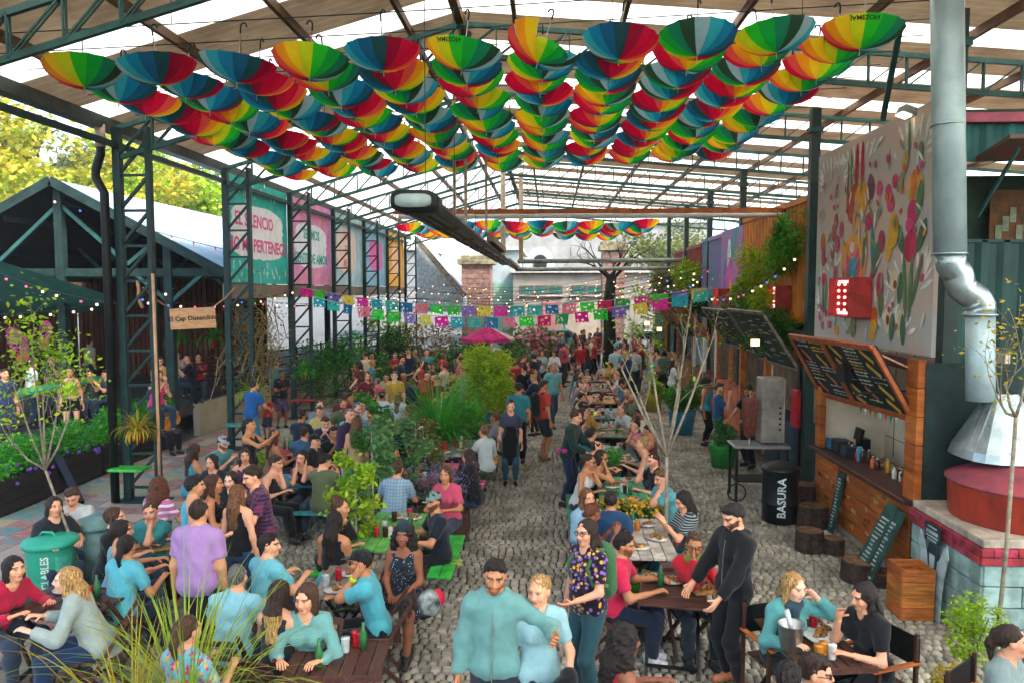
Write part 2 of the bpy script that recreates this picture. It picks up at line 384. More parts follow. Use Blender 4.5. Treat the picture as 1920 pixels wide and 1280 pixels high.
def joints(pose, fem, r, seated, **kw):
    P = dict(POSES[pose]); P.update({k: v for k, v in kw.items() if v is not None})
    j = lambda s: r.uniform(-s, s)
    pz = .555 if seated else .95
    lean, side, twist = R(P.get('lean', 1) + j(2)), R(P.get('side', 0) + j(2)), R(P.get('twist', 0) + j(4))
    Rt = rot_z(twist) @ rot_x(lean) @ rot_y(side)      # positive lean: the head goes forward (-y)
    sp = Rt @ UP; sx = Rt @ V3(1, 0, 0); fw = Rt @ FW
    pel = V3(0, 0, pz); C = pel + sp * .435; nb = pel + sp * .50
    sw = .146 if fem else .168
    J = dict(pel=pel, sp=sp, sx=sx, fw=fw, C=C, nb=nb, shL=C + sx * sw, shR=C - sx * sw)
    hy, hp = R(P.get('yaw', 0) + j(8)), R(P.get('pitch', 2) + j(4)); tl = R(P.get('tilt', 0) + j(4))
    Rh = rot_z(twist * .6 + hy) @ rot_x(hp) @ rot_y(tl)
    J['Rh'] = Rh; hu = nrm(sp * .55 + UP * .45); J['hc'] = nb + hu * .155 + (rot_z(twist) @ FW) * .022 + (Rh @ FW) * math.sin(max(hp, 0)) * .03
    hw = .095 if fem else .088
    J['hipL'], J['hipR'] = pel + V3(hw, 0, -.05), pel + V3(-hw, 0, -.05)
    for S, sg in (('L', 1), ('R', -1)):
        t = V3(*P[S]) + V3(j(.015), j(.015), j(.012))
        pole = V3(.55 * sg, .75, -.55) if t[2] < pz + .35 else V3(.42 * sg, .25, -1.0) if not P.get('pole' + S) else V3(*P['pole' + S])
        e, w = ik(J['sh' + S], t, .285, .255, pole); J['el' + S], J['wr' + S] = e, w
        if seated:
            f = P.get('f' + S.lower(), (.11 * sg + j(.05), -.42 + j(.10)))
            k, an = ik(J['hip' + S], (f[0], f[1], .085), .43, .42, (.15 * sg, -.6, 1)); 
        else:
            f = P.get('f' + S.lower(), (.1 * sg, 0)); lift = .05 if f[1] > .15 else 0
            k, an = ik(J['hip' + S], (f[0], f[1], .085 + lift), .43, .42, (.05 * sg, -1, .1))
        J['kn' + S], J['an' + S] = k, an
    return J
def hand_geo(w, d, n, side, curl, sc=1.0, ns=6):
    """palm and five fingers as joined lofts; d = direction of the fingers, n = way the palm looks, side = +1 left hand"""
    d = nrm(d); n = nrm(n - d * (n @ d)); s = np.cross(d, n) * -side; V, F = [], []
    def loft(rings):
        o = len(V); m = len(rings[0])
        for g in rings: V.extend(g)
        for i in range(len(rings) - 1):
            for q in range(m):
                a, b = o + i * m + q, o + i * m + (q + 1) % m; F.append((a, b, b + m, a + m))
    def ring(c, ax, ay, ra, rb, m=ns): return [c + ax * (ra * math.cos(2 * math.pi * q / m)) + ay * (rb * math.sin(2 * math.pi * q / m)) for q in range(m)]
    loft([ring(w + d * x * sc, s, n, a * sc, b * sc, 8) for x, a, b in ((-.02, .026, .021), (.015, .032, .018), (.055, .040, .016), (.088, .039, .013), (.098, .030, .008))])
    def finger(base, dd, lens, r0, cu):
        p = base; rings = []; a = cu * .45; cur = nrm(dd * math.cos(a) + n * math.sin(a)); lat = nrm(np.cross(cur, n)); up = np.cross(lat, cur)
        rings.append(ring(p - cur * .012 * sc, lat, up, r0, r0))
        for i, L in enumerate(lens):
            p = p + cur * L * sc; a += cu * (.9 if i == 0 else .6); nx = nrm(dd * math.cos(a) + n * math.sin(a)); up = np.cross(lat, nrm(cur + nx))
            r0 *= .9; rings.append(ring(p, lat, up, r0, r0)); cur = nx
        rings.append(ring(p + cur * r0 * .2, lat, up, r0 * .35, r0 * .35)); loft(rings)
    for x, L, q in ((.030, 1.0, .95), (.0105, 1.1, 1.0), (-.0095, 1.03, 1.08), (-.029, .82, 1.15)):
        dd = nrm(d + s * x * 2.2); finger(w + d * .090 * sc + s * x * sc, dd, (.034 * L, .023 * L, .018 * L), .0095 * sc, curl * q)
    finger(w + d * .035 * sc + s * .030 * sc + n * .006 * sc, nrm(d * .72 + s * .65 + n * .3), (.034, .028), .0112 * sc, curl * .5)
    return np.array(V), np.array(F)
SKIN = {'light': '#d69c7a', 'fair': '#e2b294', 'tan': '#b97f58', 'olive': '#c58f68', 'brown': '#855238', 'dark': '#6b4432'}
HAIRC = {'black': '#231a15', 'dark': '#38261a', 'brown': '#543723', 'light': '#7a5230', 'blond': '#c49a5c', 'ombre': '#a07a4c', 'grey': '#6d6a66', 'auburn': '#6b3a1e'}
M_SKIN = mat('skin', (1, 1, 1), .5, 0, .05, 14, attr='col', spec=.35, bump=.06, bscale=120)
def hairmat(c): return mat('hair_' + c, HAIRC[c], .5, 0, .4, 34, stretch=(3, 3, .4), bump=.9, bscale=70, spec=.4)
def fabric(col, pat='plain'):
    name = 'fabric_%s_%s' % (pat, col.strip('#'))
    if name in MATS: return MATS[name]
    m = mat(name, tuple(c * .80 for c in hx(col)), .88, 0, .045, 14, bump=.25, bscale=220, spec=.2, sheen=.15)
    if pat == 'plain': return m
    nt = m.node_tree; N = nt.nodes; L = nt.links; b = next(n for n in N if n.type == 'BSDF_PRINCIPLED'); src = b.inputs['Base Color'].links[0].from_socket
    tc = next(n for n in N if n.type == 'TEX_COORD'); mx = N.new('ShaderNodeMix'); mx.data_type = 'RGBA'; L.new(src, mx.inputs[6])
    kind, c2 = pat.split(':'); mx.inputs[7].default_value = (*hx(c2), 1)
    if kind in ('stripe', 'vstripe', 'bigstripe', 'plaid'):
        sp = N.new('ShaderNodeSeparateXYZ'); L.new(tc.outputs['Object'], sp.inputs[0]); outs = []
        for axn, fr in ((('Z', 34.),) if kind == 'stripe' else (('X', 30.),) if kind == 'vstripe' else (('Z', 11.),) if kind == 'bigstripe' else (('Z', 22.), ('X', 22.))):
            mu = N.new('ShaderNodeMath'); mu.operation = 'MULTIPLY'; mu.inputs[1].default_value = fr; L.new(sp.outputs[axn], mu.inputs[0])
            fr_ = N.new('ShaderNodeMath'); fr_.operation = 'FRACT'; L.new(mu.outputs[0], fr_.inputs[0])
            gt = N.new('ShaderNodeMath'); gt.operation = 'GREATER_THAN'; gt.inputs[1].default_value = .6; L.new(fr_.outputs[0], gt.inputs[0]); outs.append(gt.outputs[0])
        if len(outs) == 2:
            ad = N.new('ShaderNodeMath'); ad.operation = 'ADD'; L.new(outs[0], ad.inputs[0]); L.new(outs[1], ad.inputs[1])
            mu = N.new('ShaderNodeMath'); mu.operation = 'MULTIPLY'; mu.inputs[1].default_value = .45; L.new(ad.outputs[0], mu.inputs[0]); outs = [mu.outputs[0]]
        L.new(outs[0], mx.inputs[0])
    else:
        vo = N.new('ShaderNodeTexVoronoi'); vo.inputs['Scale'].default_value = 24 if kind == 'floral' else 42; L.new(tc.outputs['Object'], vo.inputs['Vector'])
        lt = N.new('ShaderNodeMath'); lt.operation = 'LESS_THAN'; lt.inputs[1].default_value = .42 if kind == 'floral' else .22; L.new(vo.outputs['Distance'], lt.inputs[0]); L.new(lt.outputs[0], mx.inputs[0])
        if kind == 'floral':
            sc_ = N.new('ShaderNodeSeparateColor'); L.new(vo.outputs['Color'], sc_.inputs[0]); m3 = N.new('ShaderNodeMix'); m3.data_type = 'RGBA'
            g2 = N.new('ShaderNodeMath'); g2.operation = 'GREATER_THAN'; g2.inputs[1].default_value = .62; L.new(sc_.outputs[0], g2.inputs[0]); L.new(g2.outputs[0], m3.inputs[0])
            m3.inputs[6].default_value = (*hx(c2), 1); m3.inputs[7].default_value = (*hx('#d09a3a'), 1); L.new(m3.outputs[2], mx.inputs[7])
    L.new(mx.outputs[2], b.inputs['Base Color']); return m
LOD = [dict(b=.025, c=.0178, hd=.0072, hr=.0115), dict(b=.037, c=.0275, hd=.0118, hr=.018), dict(b=.046, c=.038, hd=.0175, hr=.029)]
M_EYEWEAR = mat('dark_lens', '#0c0d10', .15, 0, .05, 5, spec=.6)
def build_person(lod=1, seed=0, pose='stand', seated=False, fem=False, heavy=0.0, skin='olive', hair='short', hairc='dark', beard=0.0,
                 top='tee', topc='#202428', topp='plain', bot='jeans', botc='#2c3e50', shoec='#2b2b2b', hat=None, hatc='#202020', eye=None,
                 extra=(), exc='#15181a', curl=None, **kw):
    """returns a list of (part name, mesh) in the person's own frame and the place of the crown of the head"""
    r = random.Random(seed); q = LOD[lod]; J = joints(pose, fem, r, seated, **{k: v for k, v in kw.items() if k in ('lean', 'side', 'twist', 'yaw', 'pitch', 'tilt', 'L', 'R', 'fl', 'fr', 'poleL', 'poleR')})
    sp, sx, fw, pel, C, nb = J['sp'], J['sx'], J['fw'], J['pel'], J['C'], J['nb']; Rh, hc = J['Rh'], J['hc']
    hh = heavy; A = .044 if fem else .051
    parts = []
    def torso(f, e, bust=True):
        k = .05
        x_ = .012 if e > 0 else 0
        f.cone(pel - V3(.066, 0, 0), pel + V3(.066, 0, 0), .100 + hh * .03 + e + x_, .100 + hh * .03 + e + x_, k)
        f.cone(pel + sp * .06, pel + sp * .20, (.137 if fem else .144) + hh * .05 + e + x_ * .7, (.118 if fem else .14) + hh * .06 + e, k, (fw, 1.38 - hh * .3))
        f.cone(pel + sp * .20, pel + sp * .36, (.118 if fem else .14) + hh * .06 + e, (.136 if fem else .160) + hh * .02 + e, k, (fw, 1.42 - hh * .25))
        if hh > .3: f.ell(pel + sp * .12 + fw * .07, (.13 + e, .10 + e, .12 + e), .06)
        f.cone(J['shL'] - sx * .03, J['shR'] + sx * .03, .062 + e, .062 + e, .06)
        f.cone(nb + sp * .02, J['shL'] - sp * .005, .055 + e * .6, .045 + e, .05); f.cone(nb + sp * .02, J['shR'] - sp * .005, .055 + e * .6, .045 + e, .05)
        if fem and bust:
            for g in (1, -1): f.ell(pel + sp * .325 + fw * .085 + sx * .066 * g, (.062 + e, .055 + e, .06 + e), .05)
    def arm(f, e, S, frac=2.0, loose=0.0):
        sh, el, wr = J['sh' + S], J['el' + S], J['wr' + S]
        if frac <= 1:
            ct = sh + (el - sh) * frac; f.cone(sh, el, A + .006 + e + loose, A - .006 + e + loose, .03, cuts=((ct, nrm(el - sh)),))
        else:
            f.cone(sh, el, A + .006 + e, A - .006 + e + loose, .035)
            g = min(frac - 1, 1); ct = el + (wr - el) * g
            f.cone(el, el + (wr - el) * 1.0, A - .005 + e + loose, .029 + e + loose, .03, cuts=((ct, nrm(wr - el)),))
    def leg(f, e, S, frac=2.0, loose=0.0):
        h, kn, an = J['hip' + S], J['kn' + S], J['an' + S]; t = .088 if fem else .084
        if frac <= 1:
            ct = h + (kn - h) * frac; f.cone(h, kn, t + hh * .015 + e, .062 + e + loose, .05, cuts=((ct, nrm(kn - h)),))
        else:
            f.cone(h, kn, t + hh * .015 + e, .058 + e + loose * .5, .05); m = kn + (an - kn) * .35; bk = nrm(np.cross(np.cross(an - kn, FW), an - kn)) * -.012
            ct = kn + (an - kn) * min(frac - 1, 1)
            f.cone(kn, m + bk, .055 + e + loose * .5, .055 + e + loose, .04, cuts=((ct, nrm(an - kn)),)); f.cone(m + bk, an, .055 + e + loose, .037 + e + loose, .04, cuts=((ct, nrm(an - kn)),))
    # ---- body: one skin from neck to ankles, with head and hands grown on at their own finer size
    f = Field(); torso(f, -.004)
    for S in 'LR': arm(f, 0, S); leg(f, -.002, S)
    f.cone(nb - sp * .02, hc - (Rh @ UP) * .03, .054 if not fem else .047, .050 if not fem else .045, .03)
    for S in 'LR':
        a = J['an' + S]; ft = nrm(V3(*(J['kn' + S] - a)) * 0 + (rot_z(R(8 if S == 'L' else -8)) @ FW))
        f.cone(a + V3(0, 0, -.045) - ft * .03, a + V3(0, 0, -.055) + ft * .13, .036, .026, .03)
    V, F = f.mesh(q['b']); sk = np.array(hx(SKIN[skin])) * r.uniform(.92, 1.08)
    colv = np.tile(np.append(sk, 1), (len(V), 1)); allV, allF, allC, n = [V], [F], [colv], len(V)
    for S, sg in (('L', 1), ('R', -1)):
        d = nrm(J['wr' + S] - J['el' + S]); 
        inw = -J['sx'] * sg * .8 + FW * .35 if abs(d[2]) > .6 else (UP * -1.0 if J['wr' + S][2] < .95 else nrm(hc - J['wr' + S]) + sx * -.3 * sg)
        if seated and d[2] < -.2: d = nrm(d * V3(1, 1, .1)); inw = -UP
        hv, hf = hand_geo(J['wr' + S], d, inw, sg, curl if curl is not None else r.uniform(.35, .75), .93 if fem else 1.02, 6 if lod < 2 else 5)
        allV.append(hv); allF.append(hf + n); n += len(hv); allC.append(np.tile(np.append(sk * V3(1.02, .97, .95), 1), (len(hv), 1)))
    hf_ = Field(); H = hf_
    jw = .9 if fem else 1.0
    H.ell((0, .014, .026), (.0745, .093, .091), .02).ell((0, -.022, -.028), (.0585 * (.5 + jw * .5), .068, .087), .03).ell((0, -.058, -.093), (.024 * jw, .022, .020), .03)
    H.cone((-.036, -.074, .030), (.036, -.074, .030), .013, .013, .02)
    for g in (1, -1):
        H.ell((.031 * g, -.098, .009), (.018, .017, .0125), .016, op=-1); H.ell((.0315 * g, -.0745, .007), (.0135, .0125, .0125), .004)
        H.ell((.042 * g, -.060, -.028), (.022, .02, .024), .025); H.ell((.076 * g, .014, -.004), (.011, .021, .031), .008)
        H.ell((.011 * g, -.092, -.033), (.0105, .011, .0085), .010)
    H.cone((0, -.083, .018), (0, -.107, -.026), .0085, .0125 if not fem else .011, .014)
    H.cone((-.019, -.083, -.0585), (.019, -.083, -.0585), .0072, .0072, .008); H.cone((-.016, -.083, -.0700), (.016, -.083, -.0700), .0082, .0082, .008)
    H.cone((0, .01, -.05), (0, .022, -.15), .052 * (.55 + .45 * jw), .050 * (.55 + .45 * jw), .03)
    hv, hfc = H.mesh(q['hd']); cv = np.tile(np.append(sk, 1.0), (len(hv), 1)); x, y, z = hv.T; front = y < -.045
    def paint(mask, c, w=1.0): cv[mask, :3] = cv[mask, :3] * (1 - w) + np.array(c) * w
    hcol = np.array(hx(HAIRC[hairc]))
    for g in (1, -1): paint(((x - .045 * g) / .026) ** 2 + ((z + .03) / .024) ** 2 < 1, sk * V3(1.12, .84, .78), .5)
    paint((np.abs(x) < .016) & (z > -.042) & (z < -.012) & (y < -.09), sk * V3(1.08, .86, .8), .45)
    lipm = front & (((x) / .026) ** 2 + ((z + .064) / .0135) ** 2 < 1); paint(lipm, (.42, .10, .10) if fem else sk * V3(.85, .55, .52), .75)
    paint(front & (np.abs(x) < .022) & (np.abs(z + .0642) < .0022), sk * .25, .8)
    if beard:
        bm = front & (z < -.036) & ~lipm & (z + .036 < -np.maximum(0, .02 - np.abs(x)) * .2); bm |= (np.abs(x) > .045) & (z < -.01) & (y < -.0) & (z > -.12)
        paint(bm, hcol, beard)
    bw = .006 if fem else .0085
    for g in (1, -1):
        paint(front & (np.abs(x - .034 * g) < .022) & (np.abs(z - (.0285 - 6 * (np.abs(x) - .034) ** 2)) < bw), hcol * .9, .85)
        ey = front & (((x - .0315 * g) / .0135) ** 2 + ((z - .0065) / .0068) ** 2 < 1)
        paint(front & (((x - .0315 * g) / .0205) ** 2 + ((z - .008) / .0135) ** 2 < 1), sk * V3(.72, .6, .56), .45)  # eye socket shade painted into the skin colour
        paint(ey, (.50, .47, .44)); paint(ey & (((x - .0315 * g) / .0065) ** 2 + ((z - .007) / .0075) ** 2 < 1), (.03, .02, .015)); paint(front & (np.abs(x - .0315 * g) < .0165) & (np.abs(z - .0155) < .0032), (.05, .035, .03), .7)
    hvw = (Rh @ hv.T).T * .99 + hc; allV.append(hvw); allF.append(hfc + n); allC.append(cv); n += len(hv)
    parts.append(('body', fast_mesh('body', np.concatenate(allV), np.concatenate(allF), M_SKIN, True, attr=np.concatenate(allC))))
    toW = lambda p: Rh @ V3(*p) * .99 + hc
    Rm = Rh
    # ---- clothes
    e = .013; bottom_lo = {'tee': -.10, 'long': -.10, 'tank': -.08, 'hoodie': -.12, 'jacket': -.12, 'crop': .12, 'dress': -.1, 'cardigan': -.2, 'apron': -.1}[top]
    f = Field(); torso(f, e + (.007 if top in ('hoodie', 'jacket', 'cardigan') else .0))
    if top in ('tee', 'apron'):
        for S in 'LR': arm(f, e, S, .72, .012)
    elif top in ('long', 'hoodie', 'jacket', 'cardigan'):
        for S in 'LR': arm(f, e + (.006 if top != 'long' else 0), S, 1.93, .008)
    if top == 'dress':
        if seated:
            for S in 'LR': leg(f, .03, S, .95, .03)
        else: f.cone(pel, V3(0, 0, .52), .14, .20, .06, cuts=((V3(0, 0, .52), -UP),))
    if bottom_lo < -.15: f.cone(pel, pel - sp * .2, .15, .17, .06, (fw, 1.2))
    if top == 'hoodie':
        f.cone(nb + fw * -.06 + sx * .07, nb + fw * -.06 - sx * .07, .042, .042, .03); f.cone(nb + fw * .035 + sx * .06, nb - fw * .05 + sx * .08, .028, .036, .03); f.cone(nb + fw * .035 - sx * .06, nb - fw * .05 - sx * .08, .028, .036, .03)
    if not (top == 'dress'):
        cuts = [(pel + sp * bottom_lo, -sp)]
    else: cuts = []
    nk = nb + sp * .035
    if top in ('tank', 'crop', 'dress'):
        f.cone(nk + fw * .05, nk + fw * .12 - sp * .05, .075, .075, .012, op=-1)
        for g, S in ((1, 'L'), (-1, 'R')): f.ell(J['sh' + S] + sx * g * .035 + sp * .0, (.065, .11, .10), .02, op=-1)
        cuts.append((nb - sp * .035, sp))
    else:
        f.cone(nk + sp * .005, nk + sp * .09, .058, .09, .012, op=-1)
        if fem or top in ('tee', 'apron'): f.cone(nk + fw * .04, nk + fw * .085 - sp * (.03 if fem else .0), .05, .04, .012, op=-1)
    V, F = f.mesh(q['c'], cuts, fold=.0105 if lod < 2 else .008, seed=seed + 1)
    parts.append(({'tee': 'shirt', 'apron': 'shirt', 'long': 'sweater', 'tank': 'tank_top', 'crop': 'crop_top', 'hoodie': 'hoodie', 'jacket': 'jacket', 'dress': 'dress', 'cardigan': 'cardigan'}[top], fast_mesh('garment', V, F, fabric(topc, topp), True)))
    if top == 'hoodie' and lod == 0:
        b = MB(); b.tube([pel - sp * .09 + fw * .150, pel + sp * .12 + fw * .140, C + fw * .128 - sp * .09, C + fw * .112 + sp * .01], .005, 5); parts.append(('zip', b.mesh('zip', M_CHROME)))
    if bot and top != 'dress':
        f = Field(); ee = .009
        f.cone(pel - V3(.066, 0, 0), pel + V3(.066, 0, 0), .100 + hh * .03 + ee, .100 + hh * .03 + ee, .05); f.cone(pel, pel + sp * .1, .132 + hh * .05, .124 + hh * .05, .05, (fw, 1.35))
        fr = {'jeans': 1.95, 'pants': 1.97, 'shorts': .92, 'hotpants': .45, 'skirt': .8, 'leggings': 1.9}[bot]; lo = {'jeans': .008, 'pants': .02, 'shorts': .025, 'hotpants': .01, 'skirt': .03, 'leggings': -.004}[bot]
        for S in 'LR': leg(f, ee, S, fr, lo)
        V, F = f.mesh(q['c'], [(pel + UP * .10, UP) if seated else (pel + sp * .10, sp)], fold=.0075, seed=seed + 2)
        parts.append(({'jeans': 'jeans', 'pants': 'trousers', 'leggings': 'leggings', 'skirt': 'skirt'}.get(bot, 'shorts'), fast_mesh('garment', V, F, fabric(botc), True)))
    for S in 'LR':
        a = J['an' + S]; ft = rot_z(R(8 if S == 'L' else -8)) @ FW; f = Field()
        f.cone(a + V3(0, 0, -.040) - ft * .045, a + V3(0, 0, -.046) + ft * .13, .046, .040, .03); f.cone(a + V3(0, 0, -.03), a + V3(0, 0, .012), .047, .045, .03)
        V, F = f.mesh(q['c'] * 1.25, [(V3(0, 0, a[2] - .082), -UP), (V3(0, 0, a[2] + .02), UP)]); parts.append(('shoe', fast_mesh('shoe', V, F, mat('shoe_' + shoec.strip('#'), shoec, .6, 0, .15, 20), True)))
    # ---- hair
    if hair != 'bald':
        f = Field(); vol = {'short': .006, 'buzz': .003, 'long': .009, 'pony': .006, 'bun': .006, 'curly': .026, 'afro': .055, 'bob': .011, 'quiff': .007}[hair]
        f.ell(toW((0, .021, .028)), (.0750 + vol, .093 + vol, .0915 + vol), .01, Rm)
        if hair == 'quiff': f.ell(toW((0, -.038, .098)), (.046, .046, .030), .03, Rm)
        if hair == 'short': f.ell(toW((0, -.012, .095)), (.054, .066, .024), .03, Rm)
        low = -.02 if hair in ('short', 'buzz', 'quiff', 'pony', 'bun') else -.06
        # cleared away in front of the face and under the nape
        f.ell(toW((0, -.132, -.006)), (.075, .104, .108), .010, Rm, op=-1)
        ln = {'long': .36, 'bob': .16, 'curly': .22}.get(hair, 0)
        if ln:
            bk = toW((0, .055, .0)); nbk = nb - fw * .085; lowp = nbk + V3(0, 0, -.02) - sp * max(ln - .17, .0)
            if ln > .2:
                f.cone(bk, nbk, .080, .082, .03, (nrm(np.cross(sx, UP)), 1.5)); f.cone(nbk, lowp, .082, .062, .04, (fw, 2.3))
            for g in (1, -1):
                a = toW((.070 * g, .012, .03)); b_ = toW((.076 * g, .012, -.09)); f.cone(a, b_, .026, .028, .02)
                if ln > .2: f.cone(b_, nb + sx * .085 * g + fw * (.045 if hair == 'long' else 0) - sp * (.10 if hair == 'long' else .03), .028, .020, .03)
        if hair == 'pony':
            a = toW((0, .115, .05)); f.cone(toW((0, .09, .05)), a, .022, .026, .02); b_ = a + V3(0, 0, -.10) - FW * .03; f.cone(a, b_, .030, .034, .02); f.cone(b_, b_ + V3(0, 0, -.12) + FW * .01, .034, .014, .02)
        if hair == 'bun': f.ell(toW((0, .07, .125)), (.042, .042, .036), .02, Rm)
        if hair == 'curly':
            f.ell(toW((0, .05, -.03)), (.115, .085, .13), .04, Rm); f.cone(toW((.08, .03, -.05)), nb + sx * .11 - sp * .06, .06, .05, .04); f.cone(toW((-.08, .03, -.05)), nb - sx * .11 - sp * .06, .06, .05, .04); f.cone(nb - fw * .09, nb - fw * .11 - sp * .14, .10, .07, .05, (fw, 1.4))
            f.ell(toW((0, -.130, -.02)), (.070, .100, .106), .010, Rm, op=-1)
        rr = np.random.default_rng(seed + 5); ph = rr.uniform(0, 6, 6); amp = q['hr'] * .58
        def ex(d, X, Y, Z):
            px, py, pz = X - hc[0], Y - hc[1], Z - hc[2]
            lx = px * Rh[0, 0] + py * Rh[1, 0] + pz * Rh[2, 0]; ly = px * Rh[0, 1] + py * Rh[1, 1] + pz * Rh[2, 1]; lz = px * Rh[0, 2] + py * Rh[1, 2] + pz * Rh[2, 2]
            if hair in ('curly', 'afro'): d = d + .013 * np.sin(lx * 75 + ph[0]) * np.sin(ly * 72 + ph[1] + 2 * np.sin(lz * 20)) * np.sin(lz * 70 + ph[2]) + .006 * np.sin(lx * 140 + ph[3]) * np.sin(lz * 150 + ph[4])
            else:
                an = np.arctan2(lx, ly + .02); d = d + amp * (np.sin(an * 23 + ph[0] + 1.5 * np.sin(lz * 22 + ph[1])) * .6 + np.sin(an * 41 + ph[2]) * .5) + .0035 * np.sin(lx * 50 + ph[3]) * np.sin(lz * 40 + ph[4])
            if hair in ('short', 'quiff', 'buzz'): d = d + (.0055 if hair != 'buzz' else .002) * np.sin(lx * 105 + ph[1] + 2 * np.sin(ly * 30)) * np.sin(ly * 88 + ph[5]) * (lz > .03)
            if low > -.03:
                lim = np.clip(.046 - 1.05 * (ly + .035), -.07, .05); cut = np.maximum(d, (lim - lz) * .7)
                d = np.where(d < .08, cut if hair != 'pony' else np.where(ly < .098, cut, d), d)
            return d.astype(np.float32)
        V, F = f.mesh(q['hr'], extra=ex)
        if len(V):
            ms = [hairmat(hairc)]; mi = None
            if hairc == 'ombre':
                zc = V[F].mean(1)[:, 2]; ms = [hairmat('dark'), hairmat('blond')]; mi = (zc < nb[2] + .02).astype(int)
            parts.append(('hair', fast_mesh('hair', V, F, ms, True, mi=mi)))
    if hat:
        f = Field(); f.ell(toW((0, .014, .045)), (.086, .104, .090), .01, Rm)
        cuts = [(toW((0, 0, .045)), -(Rh @ UP))]
        if hat == 'cap': f.cone(toW((0, -.07, .056)), toW((0, -.135, .046)), .068, .052, .012, (Rh @ UP, 7.0))
        if hat == 'beanie': cuts = [(toW((0, 0, .02)), -(Rh @ UP))]
        if hat == 'turban': f.ell(toW((0, .0, .11)), (.07, .07, .06), .03, Rm); cuts = [(toW((0, 0, .05)), -(Rh @ UP))]
        V, F = f.mesh(q['hr'], cuts if hat != 'cap' else [(toW((0, 0, .040)), -(Rh @ UP))]); parts.append(({'turban': 'head_wrap'}.get(hat, hat), fast_mesh('hat', V, F, fabric(hatc), True)))
    if eye:
        b = MB(); T4 = Matrix([list(Rh[0]) + [hc[0]], list(Rh[1]) + [hc[1]], list(Rh[2]) + [hc[2]], [0, 0, 0, 1]])
        for g in (1, -1):
            if eye == 'sun': b.ball((.033 * g, -.093, .006), (.024, .008, .019), 10)
            else:
                pts = [(.033 * g + .022 * math.cos(t), -.098, .006 + .017 * math.sin(t)) for t in np.linspace(0, 6.283, 11)]; b.tube(pts, .0028, 5, cap=False)
            b.beam((.054 * g, -.088, .010), (.080 * g, .01, .012), .004)
        b.beam((-.012, -.100, .010), (.012, -.100, .010), .004); me = b.mesh('eyewear', M_EYEWEAR, smooth=True); me.transform(T4); parts.append(('sunglasses' if eye == 'sun' else 'glasses', me))
    for x in extra:
        if x == 'apron':
            f = Field(); f.cone(pel + fw * .10 + sp * .33, pel + fw * .125 - V3(0, 0, .02), .115, .155, .02, (fw, 5)); f.cone(pel + fw * .125, pel + fw * .13 - V3(0, 0, .36), .155, .16, .03, (fw, 5))
            V, F = f.mesh(q['c'] * .8); parts.append(('apron', fast_mesh('apron', V, F, fabric(exc), True)))
            b = MB(); b.tube([pel + fw * .14 + sp * .1 + sx * .10, pel + sx * .155 + sp * .1, pel - fw * .135 + sp * .09, pel - sx * .155 + sp * .1, pel + fw * .14 + sp * .1 - sx * .10], .012, 6); parts.append(('apron_strap', b.mesh('apron_strap', fabric(exc))))
        if x == 'backpack':
            f = Field(); c = pel + sp * .28 - fw * .20; f.cone(c - sp * .14, c + sp * .12, .155, .14, .03, (fw, 1.6))
            V, F = f.mesh(q['c'], fold=.004, seed=seed); parts.append(('backpack', fast_mesh('backpack', V, F, fabric(exc), True)))
            b = MB()
            for g in (1, -1): b.tube([C + sx * .10 * g + sp * .06 - fw * .10, C + sx * .11 * g + sp * .085, C + sx * .12 * g + fw * .13 - sp * .06, pel + sp * .22 + sx * .15 * g + fw * .08, pel + sp * .18 + sx * .15 * g - fw * .1], .018, 6)
            parts.append(('shoulder_strap', b.mesh('strap', fabric(exc), smooth=True)))
        if x == 'scarf':
            f = Field(); f.cone(nb + sx * .05 + fw * .03, nb - sx * .05 + fw * .03, .06, .06, .03); f.cone(nb + sx * .05 - fw * .03, nb - sx * .05 - fw * .03, .055, .055, .03); f.cone(nb + fw * .07 - sp * .02, nb + fw * .11 - sp * .16, .055, .035, .03)
            V, F = f.mesh(q['c'] * .8, fold=.006, seed=seed); parts.append(('scarf', fast_mesh('scarf', V, F, fabric(exc), True)))
        if x == 'belt_bag':
            f = Field(); f.cone(pel + sx * .15 + sp * .06, pel - sx * .15 + sp * .06, .06, .06, .03); f.cone(pel - fw * .1 + sx * .1, pel - fw * .1 - sx * .1, .075, .075, .03)
            V, F = f.mesh(q['c'], [(pel + sp * .11, sp), (pel - sp * .01, -sp)]); parts.append(('waist_wrap', fast_mesh('waist_wrap', V, F, fabric(exc), True)))
        if x == 'jacket_carried':
            w = J['wrL']; f = Field(); f.cone(w + V3(0, -.02, .02), w + V3(0, 0, -.32), .085, .10, .03, (nrm(sx), 1.2)); f.cone(w + V3(-.06, -.05, 0), w + V3(-.05, -.04, -.22), .06, .05, .03)
            V, F = f.mesh(q['c'], fold=.012, seed=seed); parts.append(('folded_jacket', fast_mesh('folded_jacket', V, F, fabric(exc), True)))
        if x == 'watch':
            b = MB(); w, el = J['wrL'], J['elL']; d_ = nrm(w - el); b.tube([w - d_ * .045, w - d_ * .01], .036, 10); parts.append(('wristwatch', b.mesh('watch', fabric(exc), smooth=True)))
    crown = toW((0, .01, .125 + (.01 if hair not in ('bald', 'buzz') else 0)))
    return parts, crown, J
PEOPLE = []
